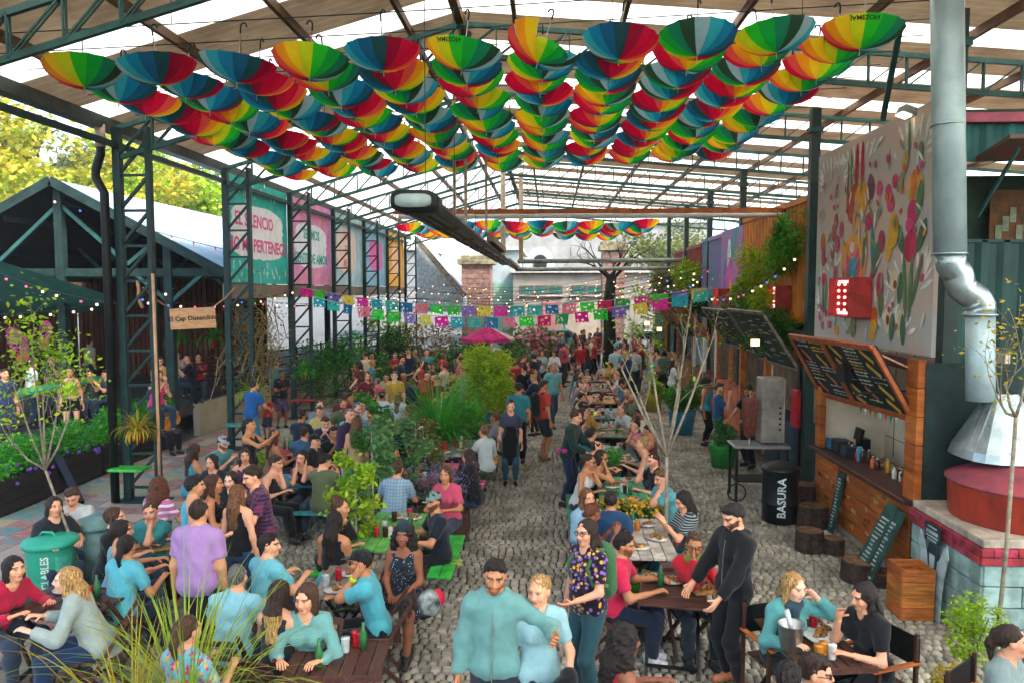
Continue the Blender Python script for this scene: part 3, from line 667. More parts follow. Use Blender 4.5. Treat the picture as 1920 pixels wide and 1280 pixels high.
def put_person(label, u, v, face, stature=1.70, group=None, ground=0.0, seat=None, lod=None, proto=None, **kw):
    """crown of the head at pixel (u, v); face: 0 looks to the camera, 90 to image right, 180 away"""
    seated = kw.get('pose', 'stand').startswith('sit'); seed = kw.pop('seed', len(PEOPLE) * 13 + 5)
    s = stature / 1.72
    if proto is None:
        p0 = G(u, v, ground + (1.3 if seated else stature)); dist = p0.y
        lod = lod if lod is not None else (0 if dist < 8.7 else 1 if dist < 14 else 2)
        parts, crown, J = build_person(lod, seed, seated=seated, **kw)
    else: parts, crown, J = proto
    a = R(face); zt = crown[2] * (1.0 if seated else s) + ground; p = G(u, v, zt)
    sc = 1.0 if seated else s
    off = rot_z(a) @ (np.array(crown) * sc); loc = Vector((p.x - off[0], p.y - off[1], ground))
    o = thing('person', label, 'person', loc, a, group); o.scale = (sc, sc, sc)
    for n, me in parts: obj(n, me, o)
    PEOPLE.append((o, J)); return o
# ================================================================== ground
b = MB(); b.box((0, 60, -.16), (400, 500, .1)); o = b.build('ground', mat('asphalt', '#5a5a54', .9, 0, .15, 2, bump=.2)); tag(o, kind='structure')
LX0, LX1 = -4.7, 4.75
b = MB(); b.box(((LX0 + LX1) / 2, 26, -.075), (LX1 - LX0, 44, .07)); lane = b.build('cobbled_lane', mat('joint_sand', '#4c473b', .95, 0, .25, 9, bump=.4, bscale=90)); tag(lane, kind='structure')
M_COB = mat('cobble_stone', '#9a9788', .62, 0, .2, 1.7, bump=.35, bscale=70, island=.26, objrand=.26)
def cobble_geo(x0, x1, y0, y1, hgt, tx, ty, r):
    i = .016; j = lambda: r.uniform(-.006, .006); zz = lambda x, y: tx * (x - x0) + ty * (y - y0)
    P = [(x, y, hgt - .04) for x, y in ((x0, y0), (x1, y0), (x1, y1), (x0, y1))]
    P += [(x + j(), y + j(), hgt + zz(x, y)) for x, y in ((x0 + i, y0 + i), (x1 - i, y0 + i), (x1 - i, y1 - i), (x0 + i, y1 - i))]
    return P, [(4, 5, 6, 7)] + [(k, (k + 1) % 4, 4 + (k + 1) % 4, 4 + k) for k in range(4)]
r = random.Random(3); allV, allF, n = [], [], 0; single = []; y = 6.2; row = 0
cvar = []
for k in range(10):
    w = r.uniform(.085, .125); P, F = cobble_geo(-w / 2, w / 2, -.06, .06, r.uniform(-.004, .006), r.uniform(-.06, .06), r.uniform(-.06, .06), r)
    b = MB(); b.add(P, F); cvar.append((w, b.mesh('cobble', M_COB, smooth=False)))
while y < 46:
    hh = .122 + r.uniform(-.004, .004); x = LX0 + r.uniform(0, .1)
    while x < LX1 - .05:
        inzone = 7.2 < y < 40 and len(single) < 300 and -1.35 < x + .05 * math.sin(row) < .95
        if inzone:
            w, me = cvar[r.randrange(10)]
            o = obj('cobble', me, lane, (x + w / 2, y + .06, 0), r.choice((0, math.pi)) + r.uniform(-.03, .03)); single.append(o)
        else:
            w = r.uniform(.085, .125); P, F = cobble_geo(x + r.uniform(.002, .006), x + w - .008, y + r.uniform(0, .01), y + hh - r.uniform(.008, .016), r.uniform(-.006, .006), r.uniform(-.06, .06), r.uniform(-.06, .06), r)
            allV.extend(P); allF.extend([tuple(q + n for q in f) for f in F]); n += 8
        x += w + .004
    y += hh + .004; row += 1
me = fast_mesh('paving_field', np.array(allV), np.array(allF), M_COB); tag(obj('paving_field', me, lane), kind='stuff')
# painted plaza of square slabs
b = MB(); b.box((-8.4, 17, -.075), (7.4 - .012, 26, .07)); plaza = b.build('painted_plaza', mat('slab_bed', '#57524a', .9, 0, .2, 8)); tag(plaza, kind='structure')
PC = ['#a05c50', '#a88672', '#3f8580', '#a08a50', '#8f8574', '#988a78', '#a8917e', '#6a8f84', '#94504a', '#857d6e', '#a0967f']
PM = [mat('slab_paint_%d' % i, c, .8, 0, .3, 5, color2=PC[(i + 4) % len(PC)], bump=.15, bscale=40) for i, c in enumerate(PC)]
ms = []
for i, m in enumerate(PM):
    b = MB(); b.bevbox((0, 0, -.03), (.392, .392, .06), .008); ms.append(b.mesh('paving_slab', m))
cand = [(x, y) for x in np.arange(-9.2, LX0 - .2, .4) for y in np.arange(6.2, 26, .4)]
cand.sort(key=lambda p: p[1] * 1.0 + (0 if -9.3 < p[0] < -5.5 else 3)); sn = 0; rest = MB()
for x, y in cand:
    k = int((math.sin(x * 1.7 + y * .9) + math.sin(y * 1.3 - x * .6) + 2) * 2.2 + r.uniform(0, 3.2)) % len(PC)
    if y > 9.5 and sn < 300: obj('paving_slab', ms[k], plaza, (x + .2, y + .2, r.uniform(-.004, .003)), r.uniform(-.008, .008)); sn += 1
    else: rest.bevbox((x + .2, y + .2, -.03 + r.uniform(-.004, .003)), (.39, .39, .06), .008, mi=k)
tag(rest.build('slab_field', PM, plaza, world=True), kind='stuff')

# ================================================================== the big shed roof
XL, XR, XRG = -7.65, 14.0, -1.54; ZL, ZRG = 6.86, 8.55; SL = (ZRG - ZL) / (XRG - XL); SR = -.085
def roof_z(x): return ZL + (x - XL) * SL if x < XRG else ZRG + (x - XRG) * SR
roof = thing('shed_roof', 'large corrugated shed roof with brown and white translucent sheets over the lane', 'roof', (XRG, 8.6, ZRG))
M_OP = mat('brown_roof_sheet', '#ad9472', .75, 0, .14, 1.5, trans=.13)
M_TR = mat('translucent_roof_sheet', '#ece3d4', .6, 0, .05, 2, trans=.85)
def sheet(x0, x1, y0, y1, m, name):
    mb = MB(); n = max(2, int(round((y1 - y0) / .2))); P = []; F = []
    for i in range(n * 2 + 1):
        y = y0 + (y1 - y0) * i / (n * 2); dz = .018 if i % 2 else 0
        P += [(x0, y, roof_z(x0) + dz), (x1, y, roof_z(x1) + dz)]
    F = [(2 * i, 2 * i + 1, 2 * i + 3, 2 * i + 2) for i in range(n * 2)]
    mb.add(P, F); return mb.build(name, m, roof)
y = -4.6; k = 0
while y < 41.5:
    lo_ = M_OP if 5 < y < 15.5 else M_TR; ro_ = M_OP if y > 5 else M_TR; w_ = 1.40 if y < 20 else .95  # unseen near sheets made all translucent, added to even out light below
    sheet(XL - .25, XRG, y, y + 1.40, lo_, 'roof_sheet' if lo_ is M_OP else 'translucent_sheet'); sheet(XRG, XR, y, y + w_, ro_, 'roof_sheet' if ro_ is M_OP else 'translucent_sheet')
    sheet(XL - .25, XRG, y + 1.40, y + 2.2, M_TR, 'translucent_sheet'); sheet(XRG, XR, y + w_, y + 2.2, M_TR, 'translucent_sheet')
    y += 2.2
M_PUR = mat('brown_purlin', '#6e5236', .6, 0, .15, 3)
for x in (-6.9, -5.4, -3.9, -2.4, -.6, 1.2, 3.0, 4.8, 6.6, 8.4, 10.2, 12.0):
    b = MB(); b.box((x, 18.4, roof_z(x) - .075), (.07, 46, .14)); b.build('purlin', M_PUR, roof)
b = MB(); b.box((XRG, 18.4, ZRG - .14), (.14, 46, .16)); b.build('ridge_beam', M_PUR, roof)
# eave gutter
b = MB(); b.prism([(XL - .32, 2, ZL - .24), (XL - .08, 2, ZL - .24), (XL - .04, 2, ZL - .05), (XL - .36, 2, ZL - .05)], (0, 39.6, 0)); b.build('gutter', mat('grey_gutter', '#5d645f', .5, .3, .15, 4), roof)

YB = [-.2 + 4.4 * i for i in range(10)]      # bays
def truss(y, detail):
    t = thing('roof_truss', 'dark green lattice roof truss ' + ['', 'behind the place the picture is taken from', 'crossing in front of the first row of umbrellas', 'landing on the lattice column beside the wooden sign', 'landing on the lattice column at the teal banner', 'landing on the column between teal and pink banners', 'landing on the column between pink and pale blue banners', 'landing on the column between pale blue and blue banners', 'landing on the column beside the yellow banner', 'at the far end beyond the yellow banner'][YB.index(y)], 'truss', (XRG, y, ZRG), 0, 'lattice trusses under the shed roof')
    for side, (xa, xb) in enumerate(((XL, XRG), (XRG, XR))):
        for dz, nm in ((-.22, 'top_chord'), (-.74, 'bottom_chord')):
            b = MB(); b.beam((xa, y, roof_z(xa) + dz), (xb, y, roof_z(xb) + dz), .07, .08); b.build(nm, M_STEEL2, t)
        n = int(abs(xb - xa) / .62); web = MB()
        for i in range(n):
            x0 = xa + (xb - xa) * i / n; x1 = xa + (xb - xa) * (i + 1) / n
            if x0 > 11: break
            for a, c in (((x0, roof_z(x0) - .74), (x0, roof_z(x0) - .22)), ((x0, roof_z(x0) - .74), (x1, roof_z(x1) - .22))):
                if detail: mb = MB()
                else: mb = web
                for dy in ((-.03, .03) if detail else (0,)):
                    mb.beam((a[0], y + dy, a[1]), (c[0], y + dy, c[1]), .022 if detail else .035)
                if detail: mb.build('web_bar', M_STEEL2, t)
        if not detail: web.build('web', M_STEEL2, t)
for i, y in enumerate(YB):
    if i > 0: truss(y, 1 < i < 6)
# lattice columns on the left, plain posts on the right
COLY = YB[3:]
def column(y, detail, label):
    xo, xi = -7.62, -7.06; t = thing('lattice_column', label, 'column', ((xo + xi) / 2, y, 0), 0, 'lattice columns on the left of the lane')
    for x, s in ((xo, .13), (xi, .08)):
        b = MB(); b.box((x, y, (ZL - .2) / 2), (s, .13, ZL - .2)); b.build('chord', M_STEEL, t)
    z = .25; i = 0
    while z < 6.0:
        zz = z + .62; mb = MB(); mb.beam((xo, y, z), (xi, y, z), .045); mb.build('lacing_bar', M_STEEL, t)
        mb = MB(); mb.beam((xo, y, z), (xi, y, zz), .05); mb.build('lacing_bar', M_STEEL, t); z = zz
    b = MB(); b.box(((xo + xi) / 2, y, .012), (.9, .4, .024)); b.build('base_plate', M_STEEL, t)
for i, y in enumerate(COLY):
    column(y, True, ['dark green lattice column with a tan pole and downpipe beside the wooden sign', 'dark green lattice column at the near edge of the teal banner', 'dark green lattice column between the teal and the pink banner', 'dark green lattice column between the pink and the pale blue banner',
                     'dark green lattice column between the pale blue and the blue banner', 'dark green lattice column beside the yellow banner', 'dark green lattice column at the far end beyond the banners'][min(i, 6)])
for i, y in enumerate((9.75, 14.75, 21.8, 26.2, 30.6, 35.0)):
    x = 5.05 if i < 2 else 5.5; h = roof_z(x) - .74
    t = thing('steel_post', ['tall dark green steel post between the mural and the galvanised duct', 'dark post at the far edge of the flower mural', 'dark post beside the yellow container', 'dark post beside the teal painted panel', 'dark post by the hanging ferns', 'dark post near the far umbrellas'][i], 'post', (x, y, 0))
    b = MB(); b.box((x, y, h / 2), (.17, .17, h)); b.build('shaft', M_STEEL, t)
    b = MB(); b.box((x, y, h - .4), (.24, .24, .1)); b.build('collar', M_STEEL2, t); b = MB(); b.box((x, y, .01), (.34, .34, .02)); b.build('base_plate', M_STEEL2, t)
# braces seen on the right under the roof
for p, q, lb in ((DY(1290, 290, 18.5), DY(1385, 60, 13.5), 'slanting pale steel brace under the roof above the containers'), (DY(1655, 225, 12.5), DY(1690, 40, 11.0), 'slanting dark brace above the top of the flower mural')):
    b = MB(); b.beam(p, q, .08); tag(b.build('brace', M_STEEL2), lb, 'brace')
# eave beam and fascia under the banners
b = MB(); b.beam((-7.62, 8, 6.35), (-7.62, 40, 6.35), .08, .1); tag(b.build('eave_beam', M_STEEL), 'long dark green beam along the left eave above the banners', 'beam')
# downpipe and tan pole by the first column
t = thing('downpipe', 'pale spout and black downpipe beside the first lattice column', 'downpipe', (-7.72, 12.85, 0))
b = MB(); b.tube([(-7.80, 12.8, 6.72), (-7.80, 12.8, 6.28)], .085, 10); b.build('spout', mat('pale_zinc', '#b7a692', .5, .2, .15, 6), t, True)
b = MB(); b.tube([(-7.80, 12.8, 6.32), (-7.80, 12.8, 6.18), (-7.90, 12.8, 5.9), (-7.90, 12.8, 5.75), (-7.76, 12.8, 5.5), (-7.76, 12.8, .03)], .075, 10); b.build('pipe', M_BLACK, t, True)
b = MB(); b.tube([(-6.98, 12.88, .02), (-6.975, 12.88, 2.2), (-6.985, 12.88, 4.1)], .028, 8); tag(b.build('tan_pole', mat('tan_pole', '#c99d76', .5, 0, .12, 5), None, True), 'slim tan pole fixed to the first lattice column', 'pole')

# ================================================================== painted banners between the left columns
def banner(y0, y1, base, blob, lines, tcol, label, blobc=(.5, .5), blobr=(.62, .58), specks=None, z0=3.98, size=.5):
    x = -7.72; z1 = 6.62; t = thing('banner', label, 'banner', (x, (y0 + y1) / 2, z0))
    b = MB(); b.box((x, (y0 + y1) / 2, (z0 + z1) / 2), (.03, y1 - y0 - .1, z1 - z0)); b.build('sheet', mat('banner_' + base.strip('#'), base, .75, 0, .1, 2), t)
    rr = random.Random(len(label)); cy, cz = y0 + (y1 - y0) * blobc[0], z0 + (z1 - z0) * blobc[1]; poly = []
    for k in range(44):
        a = 2 * math.pi * k / 44; c, s = math.cos(a), math.sin(a); m = (abs(c) ** 4 + abs(s) ** 4) ** -.25; w = 1 + rr.uniform(-.04, .04)
        poly.append((x + .017, cy + c * m * (y1 - y0) / 2 * blobr[0] * w, cz + s * m * (z1 - z0) / 2 * blobr[1] * w))
    b = MB(); b.prism(poly, (.004, 0, 0)); b.build('painted_patch', mat('patch_' + blob.strip('#'), blob, .75, 0, .06, 3), t)
    tm = mat('letters_' + tcol.strip('#'), tcol, .7, 0, .1, 6)
    for i, (txt, dz, dy) in enumerate(lines): place_text('lettering', txt, size, tm, t, (x + .024, cy + dy, cz + dz), (0, 1, 0), (0, 0, 1), ext=.002, bold=.012)
    if specks:
        sm = mat('specks_' + specks.strip('#'), specks, .7); b = MB()
        for k in range(60):
            yy = rr.uniform(y0 + .2, y1 - .2); zz = rr.choice((rr.uniform(z0 + .05, z0 + .5), rr.uniform(z1 - .6, z1 - .08), rr.uniform(z0, z1)))
            if abs(yy - cy) < (y1 - y0) / 2 * blobr[0] * 1.05 and abs(zz - cz) < (z1 - z0) / 2 * blobr[1] * 1.05: continue
            b.box((x + .018, yy, zz), (.006, .05, rr.uniform(.08, .2)), (rr.uniform(-.4, .4), 0, 0))
        tag(b.build('brush_marks', sm, t), kind='stuff')
banner(17.4, 21.8, '#2cb5a6', '#dfe4e4', [('EL SILENCIO', .28, -.25), ('NO ME PERTENECE', -.35, 0)], '#d8558f', 'teal banner reading EL SILENCIO NO ME PERTENECE in pink', (.5, .5), (.8, .52), '#bfe0d8', size=.46)
banner(21.8, 26.2, '#dd8ec0', '#d9e4ea', [('SEAMOS', .35, 0), ('GENTE DE AMOR', -.42, 0)], '#35a89c', 'pink banner with a white patch and teal brush lettering', (.5, .47), (.72, .52), '#e8b55c', size=.44)
banner(26.2, 30.6, '#a9cbd3', '#e2cdbc', [('NO', .55, 0), ('ES', 0, 0), ('MIA', -.5, 0)], '#e07f9c', 'pale blue banner with a cream patch and pink letters', (.45, .5), (.6, .62), size=.5)
banner(30.6, 35.0, '#86b6cc', '#d964a8', [], '#d964a8', 'blue banner with one large plain pink blot', (.55, .52), (.55, .5))
banner(35.0, 39.4, '#e8a92c', '#e9b98f', [], '#e07f9c', 'yellow banner with a peach panel at the far end', (.55, .5), (.45, .6))
fb = MB(); fb.box((-7.72, 28.4, 3.78), (.06, 22, .36)); o = fb.build('fascia_board', mat('painted_fascia', '#5b6b58', .8, 0, .3, 1.2, color2='#8a6b62')); tag(o, 'long weathered painted board under the row of banners', 'board')
# ================================================================== upside-down rainbow umbrellas
GC = ['#d3123a', '#ea5148', '#ee9a1e', '#e9c81f', '#c3d51e', '#28c02a', '#12a63c', '#1a7f5c', '#2b4a34', '#8db4bc', '#2aa3b2', '#1480a8', '#185a80', '#1e4a52', '#8d1232', '#c40f3a']
GM = [mat('umbrella_cloth_%02d' % i, c, .55, 0, .05, 3, trans=.65, spec=.25) for i, c in enumerate(GC)]
UR, UH = .462, .255
NG = 16
def uprof(t):            # t 0 at the low tip, 1 at the raised rim
    return UR * math.sin(t * 1.32) / math.sin(1.32), UH * (1 - math.cos(t * 1.32)) / (1 - math.cos(1.32))
def gore_pts(k, ns=6, sag=.016):
    a0, a1 = 2 * math.pi * k / NG, 2 * math.pi * (k + 1) / NG; P, F = [], []
    for i in range(ns + 1):
        t = i / ns; r_, z = uprof(t)
        for q in range(3):
            a = a0 + (a1 - a0) * q / 2; rr = r_ * (1 - (.035 * t if q == 1 else 0)); zz = z + (sag * t if q == 1 else 0) - (.018 if (i == ns and q == 1) else 0)
            P.append((rr * math.cos(a), rr * math.sin(a), zz))
    for i in range(ns):
        for q in range(2): F.append((i * 3 + q, i * 3 + q + 1, i * 3 + q + 4, i * 3 + q + 3))
    return P, F
GORES = []
for k in range(NG):
    b = MB(); b.add(*gore_pts(k)); GORES.append(b.mesh('panel', GM[k], smooth=True))
b = MB()
for k in range(NG): P, F = gore_pts(k, 5); b.add(P, F, k)
CANOPY = b.mesh('canopy', GM, smooth=True)
b = MB(); b.tube([(0, 0, -.07), (0, 0, .62)], .007, 6); SHAFT = b.mesh('shaft', M_CHROME, smooth=True)
hp = [(0, 0, .58), (0, 0, .66)] + [(.035 - .035 * math.cos(a), 0, .66 + .05 * math.sin(a)) for a in np.linspace(.3, 3.1, 6)]
b = MB(); b.tube(hp, .011, 6); HANDLE = b.mesh('handle', mat('umbrella_handle', '#1b2b2a', .4), smooth=True)
b = MB()
for k in range(8):
    a = 2 * math.pi * k / 8; c, s = math.cos(a), math.sin(a)
    b.tube([(uprof(t)[0] * c * .985, uprof(t)[0] * s * .985, uprof(t)[1] + .004) for t in (0, .35, .7, 1)], .003, 4); b.tube([(0, 0, .34), (uprof(.5)[0] * c, uprof(.5)[0] * s, uprof(.5)[1] + .006)], .003, 4)
RIBS = b.mesh('ribs', M_CHROME)
M_PRINT = mat('black_print', '#15241a', .7)
def letter_gore(k):
    me = text_mesh('JAMESON', .075, ext=.0, bold=.002).copy(); me.materials.clear(); me.materials.append(M_PRINT); a = 2 * math.pi * (k + .95) / NG
    for v in me.vertices:      # bent onto the cloth just outside the rim, read with the umbrella the right way up
        aa = a + v.co.x / UR * 1.0; t = .90 - v.co.y / .52; r_, z = uprof(t); v.co = ((r_ + .004) * math.cos(aa), (r_ + .004) * math.sin(aa), z - .004)
    me.update(); return me
LETTER = letter_gore(4)
ug = 'rainbow umbrellas hung upside down under the roof'
ur = random.Random(21); U_SP = .93; nU = 0
def umbrella(x, y, z, rot, detail, label, group, lettered=False):
    o = thing('umbrella', label, 'umbrella', (x, y, z), rot, group); o.rotation_euler = (ur.uniform(-.13, .13), ur.uniform(-.13, .13), rot)
    if detail:
        for m in GORES: obj('panel', m, o)
        obj('ribs', RIBS, o)
    else: obj('canopy', CANOPY, o)
    obj('shaft', SHAFT, o); obj('handle', HANDLE, o)
    if lettered: obj('lettering', LETTER, o)
    return o
CN = ['crimson', 'coral', 'orange', 'yellow', 'lime', 'bright green', 'green', 'sea green', 'dark green', 'pale blue', 'cyan', 'blue', 'deep blue', 'dark teal', 'wine red', 'red']
def shows(rot):      # the panels turned towards the open end of the lane
    k = (-math.pi / 2 - rot) / (2 * math.pi) * NG; a, b_ = CN[int(k - 1.2) % NG], CN[int(k + 1.2) % NG]; return '%s and %s' % (a, b_)
def uz(col): return 6.28 + .035 * col
for rw in range(12):
    y = 9.1 + .69 * rw
    for c in range(11):
        x = (-875 + 142.5 * c) / 1400 * 9.1 + ur.uniform(-.03, .03); z = uz(c) + ur.uniform(-.03, .03)
        if rw == 0 and c == 6:
            broken_at = (x, y, z); continue
        let = (rw == 0 and c in (5, 10)) or (rw in (1, 2, 3) and c == 10) or ur.random() < .06
        rot = R(-90) - 2 * math.pi * 5 / NG + ur.choice((-.3, .2, .1)) if let else ur.uniform(0, 6.28)
        umbrella(x, y + ur.uniform(-.03, .03), z, rot, rw < 4, 'upside-down rainbow umbrella with black lettering on its lime panel' if let else 'upside-down rainbow umbrella under the roof showing mostly %s panels' % shows(rot), 'lettered rainbow umbrellas' if let else ug, let)
# the one blown out of shape
x, y, z = broken_at; o = thing('umbrella', 'crumpled rainbow umbrella with its rim folded inwards and a bent panel', 'umbrella', (x, y, z)); o.rotation_euler = (.25, -.25, R(-90) - 2 * math.pi * 4.5 / NG)
for k in range(NG):
    P, F = gore_pts(k); P2 = []
    for p in P:
        p = Vector(p); rr = math.hypot(p.x, p.y)
        if k in (4, 5, 6, 7) and rr > .25: p.z += (rr - .25) * -.5; p.x *= 1 - (rr - .25) * 1.3; p.y *= 1 - (rr - .25) * 1.3
        if k in (2, 3) and rr > .3: p.z += (rr - .3) * .3
        P2.append(p)
    b = MB(); b.add(P2, F); obj('panel', b.mesh('panel', GM[k], smooth=True), o)
obj('shaft', SHAFT, o); obj('handle', HANDLE, o); obj('ribs', RIBS, o)
# cables the handles hang from
for rw in range(12):
    y = 9.1 + .69 * rw; b = MB(); b.tube([(-7.4, y, uz(-2) + .72), (-1.5, y, uz(4.5) + .70), (5.3, y, uz(12) + .72)], .008, 5)
    tag(b.build('support_cable', M_STEEL), 'thin steel cable carrying a row of umbrella handles', 'cable', 'cables carrying the umbrellas')
    for xx in (-4.6, 0.9, 3.6):
        if rw % 3: continue
        b = MB(); b.tube([(xx, y, roof_z(xx) - .1), (xx, y, uz((xx + 5.7) / .93) + .70)], .006, 5); tag(b.build('hanger_wire', M_STEEL), 'short hanger wire from a purlin down to an umbrella cable', 'wire', 'hanger wires above the umbrellas')
# far patch over the back gate
for rw in range(6):
    for c in range(10):
        u0 = 790 + 45.0 * c
        if rw > 3 and c % 4 == 1: continue
        p = DY(u0, 447, 27.5)
        umbrella(p.x + ur.uniform(-.05, .05), 25.4 + rw * 1.0, 5.82 + .05 * ur.uniform(-1, 1), (rot := ur.uniform(0, 6.28)), False, 'upside-down umbrella in the far cluster beyond the heater showing %s panels' % shows(rot), 'far cluster of rainbow umbrellas')
# ================================================================== open pavilion on the left
PY0, PY1 = 18.2, 38.0; PRX, PRZ, PEX, PEZ = -12.2, 6.46, -7.9, 4.2; PLX = -16.5
pav = thing('pavilion', 'dark timber pavilion with a pale corrugated gable roof beside the lane', 'pavilion', (PRX, PY0, 0))
M_PSH = mat('pale_corrugated_sheet', '#93a2a6', .55, .1, .12, 1.5)
M_DK = mat('dark_green_timber', '#16302c', .7, 0, .25, 4, bump=.1)
y = PY0 - .35
while y < PY1:
    for xe, ze in ((PEX, PEZ), (PLX, PEZ)):
        mb = MB(); n = 5; P = []
        for i in range(n * 2 + 1):
            yy = y + 1.1 * i / (n * 2); dz = .02 if i % 2 else 0; P += [(PRX, yy, PRZ + .06 + dz), (xe, yy, ze + .06 + dz)]
        mb.add(P, [(2 * i, 2 * i + 1, 2 * i + 3, 2 * i + 2) for i in range(n * 2)]); mb.build('roof_sheet', M_PSH, pav)
    y += 1.1
for xe, ze in ((PEX, PEZ), (PLX, PEZ)):
    mb = MB(); mb.add([(PRX, PY0 - .3, PRZ), (xe, PY0 - .3, ze), (xe, PY1, ze), (PRX, PY1, PRZ)], [(0, 1, 2, 3)]); mb.build('roof_lining', mat('dark_lining', '#1c2422', .9, 0, .2, 3), pav)
    mb = MB(); mb.beam((PRX, PY0 - .32, PRZ + .02), (xe, PY0 - .32, ze + .02), .07, .22); mb.build('barge_board', M_DK, pav)
    for f in (.33, .66, .97):
        x = PRX + (xe - PRX) * f; z = PRZ + (ze - PRZ) * f; mb = MB(); mb.beam((x, PY0, z - .12), (x, PY1, z - .12), .09, .14); mb.build('purlin', M_DK, pav)
for yy in (PY0, 22.6, 27.0, 31.4):
    for x, top in ((-9.45, 4.9), (-12.2, 6.3), (-15.2, 4.8)):
        mb = MB(); mb.box((x, yy, (top + .1) / 2), (.2, .2, top - .1)); mb.build('post', M_DK, pav)
    mb = MB(); mb.beam((-16.3, yy + .01, 4.25), (-8.0, yy + .01, 4.25), .1, .2); mb.build('tie_beam', M_DK, pav)
    for a, c in (((-12.2, 5.95), (-13.9, 4.45)), ((-12.2, 5.95), (-10.5, 4.45)), ((-13.9, 4.45), (-14.6, 5.1)), ((-10.5, 4.45), (-9.7, 5.1)), ((-9.45, 3.5), (-10.3, 4.2)), ((-9.45, 3.5), (-8.6, 4.2))):
        mb = MB(); mb.beam((a[0], yy, a[1]), (c[0], yy, c[1]), .07, .09); mb.build('strut', M_STEEL2, pav)
M_SL = mat('brown_slat', '#5d3a2a', .8, 0, .25, 3, objrand=.35, stretch=(6, 6, .6))
# left side wall
for i in range(60):
    y = 14.2 + i * .2; b = MB(); b.box((-17.0, y, 2.2), (.03, .17, 4.4)); b.build('wall_slat', M_SL, pav)
b = MB(); b.box((-17.2, 20.2, 2.2), (.05, 12, 4.4)); b.build('side_wall', MATS.get('dark_boards') or mat('dark_boards', '#241a16', .9, 0, .2, 3), pav)
# decks
b = MB(); b.box((-13.6, 18.0, .17), (7.2, 4.6, .36)); b.build('deck', mat('deck_boards', '#2f3836', .85, 0, .2, 3), pav)
b = MB(); b.prism([(-16.8, 20.31, 0), (-9.4, 20.31, 0), (-7.45, 34.2, 0), (-7.45, 38, 0), (-16.8, 38, 0)], (0, 0, .80)); b.build('raised_floor', mat('raised_floor', '#3b3d38', .85, 0, .2, 3), pav)
# slatted back walls
M_SL = mat('brown_slat', '#5d3a2a', .8, 0, .25, 3, objrand=.35, stretch=(6, 6, .6))
for i in range(34):
    x = -16.8 + i * .19; b = MB(); b.box((x, 26.0, 2.5), (.15, .03, 3.4)); b.build('wall_slat', M_SL, pav)
b = MB(); b.box((-13.6, 26.25, 2.5), (6.6, .06, 3.5)); b.build('back_wall', mat('dark_boards', '#241a16', .9, 0, .2, 3), pav)
for i in range(40):
    y = 26.3 + i * .29; b = MB(); b.box((-14.6, y, 2.5), (.03, .25, 3.4)); b.build('wall_slat', M_SL, pav)
# beige ramp wall with railing
W0, W1 = Vector((-9.25, 19.0, 0)), Vector((-7.3, 34.3, 0))
rw = thing('ramp_wall', 'beige plastered ramp wall with dark steel rails on top', 'wall', W0)
b = MB(); b.beam(W0 + Vector((0, 0, .43)), W1 + Vector((0, 0, .43)), .18, .86); b.build('plaster', mat('beige_plaster', '#9c947c', .85, 0, .12, 1.2, bump=.15, bscale=30), rw)
for k in range(5):
    z = 1.0 + k * .22; b = MB(); b.beam(W0 + Vector((0, 0, z)), W1 + Vector((0, 0, z)), .04, .05); b.build('rail', M_BLACK, rw)
for k in range(9):
    p = W0.lerp(W1, k / 8); b = MB(); b.box(p + Vector((0, 0, 1.4)), (.06, .06, 1.1)); b.build('rail_post', M_BLACK, rw)
# bar counter
bc = thing('bar_counter', 'high bar counter with a green top under the pavilion eave', 'counter', (-12.45, 18.1, .35))
b = MB(); b.bevbox((-12.45, 18.0, 1.40), (.55, 3.9, .11), .02); b.build('top', mat('green_counter', '#1f8a63', .4, 0, .1, 4), bc)
for y in (16.3, 18.0, 19.7):
    for dx in (-.2, .2): b = MB(); b.beam((-12.45 + dx, y, .35), (-12.45 + dx, y, 1.36), .05); b.build('leg', M_BLACK, bc)
b = MB(); b.beam((-12.45, 16.2, .62), (-12.45, 19.8, .62), .035); b.build('foot_rail', M_BLACK, bc)
# dark green shade sail
b = MB(); A_, B_, C_, D_ = DY(-90, 462, 16.3), DY(212, 556, 17.2), DY(190, 585, 20.2), DY(-90, 600, 20.2); P = []; n = 8
for i in range(n + 1):
    for j in range(n + 1):
        s, t_ = i / n, j / n; p = A_.lerp(B_, s).lerp(D_.lerp(C_, s), t_); p.z -= .28 * math.sin(math.pi * s) * math.sin(math.pi * t_) ; P.append(p)
b.add(P, [(i * (n + 1) + j, (i + 1) * (n + 1) + j, (i + 1) * (n + 1) + j + 1, i * (n + 1) + j + 1) for i in range(n) for j in range(n)])
tag(b.build('shade_sail', mat('dark_green_canvas', '#24514a', .85, 0, .1, 3, trans=.15), None, True), 'dark green canvas shade sail sagging in front of the pavilion', 'shade sail')
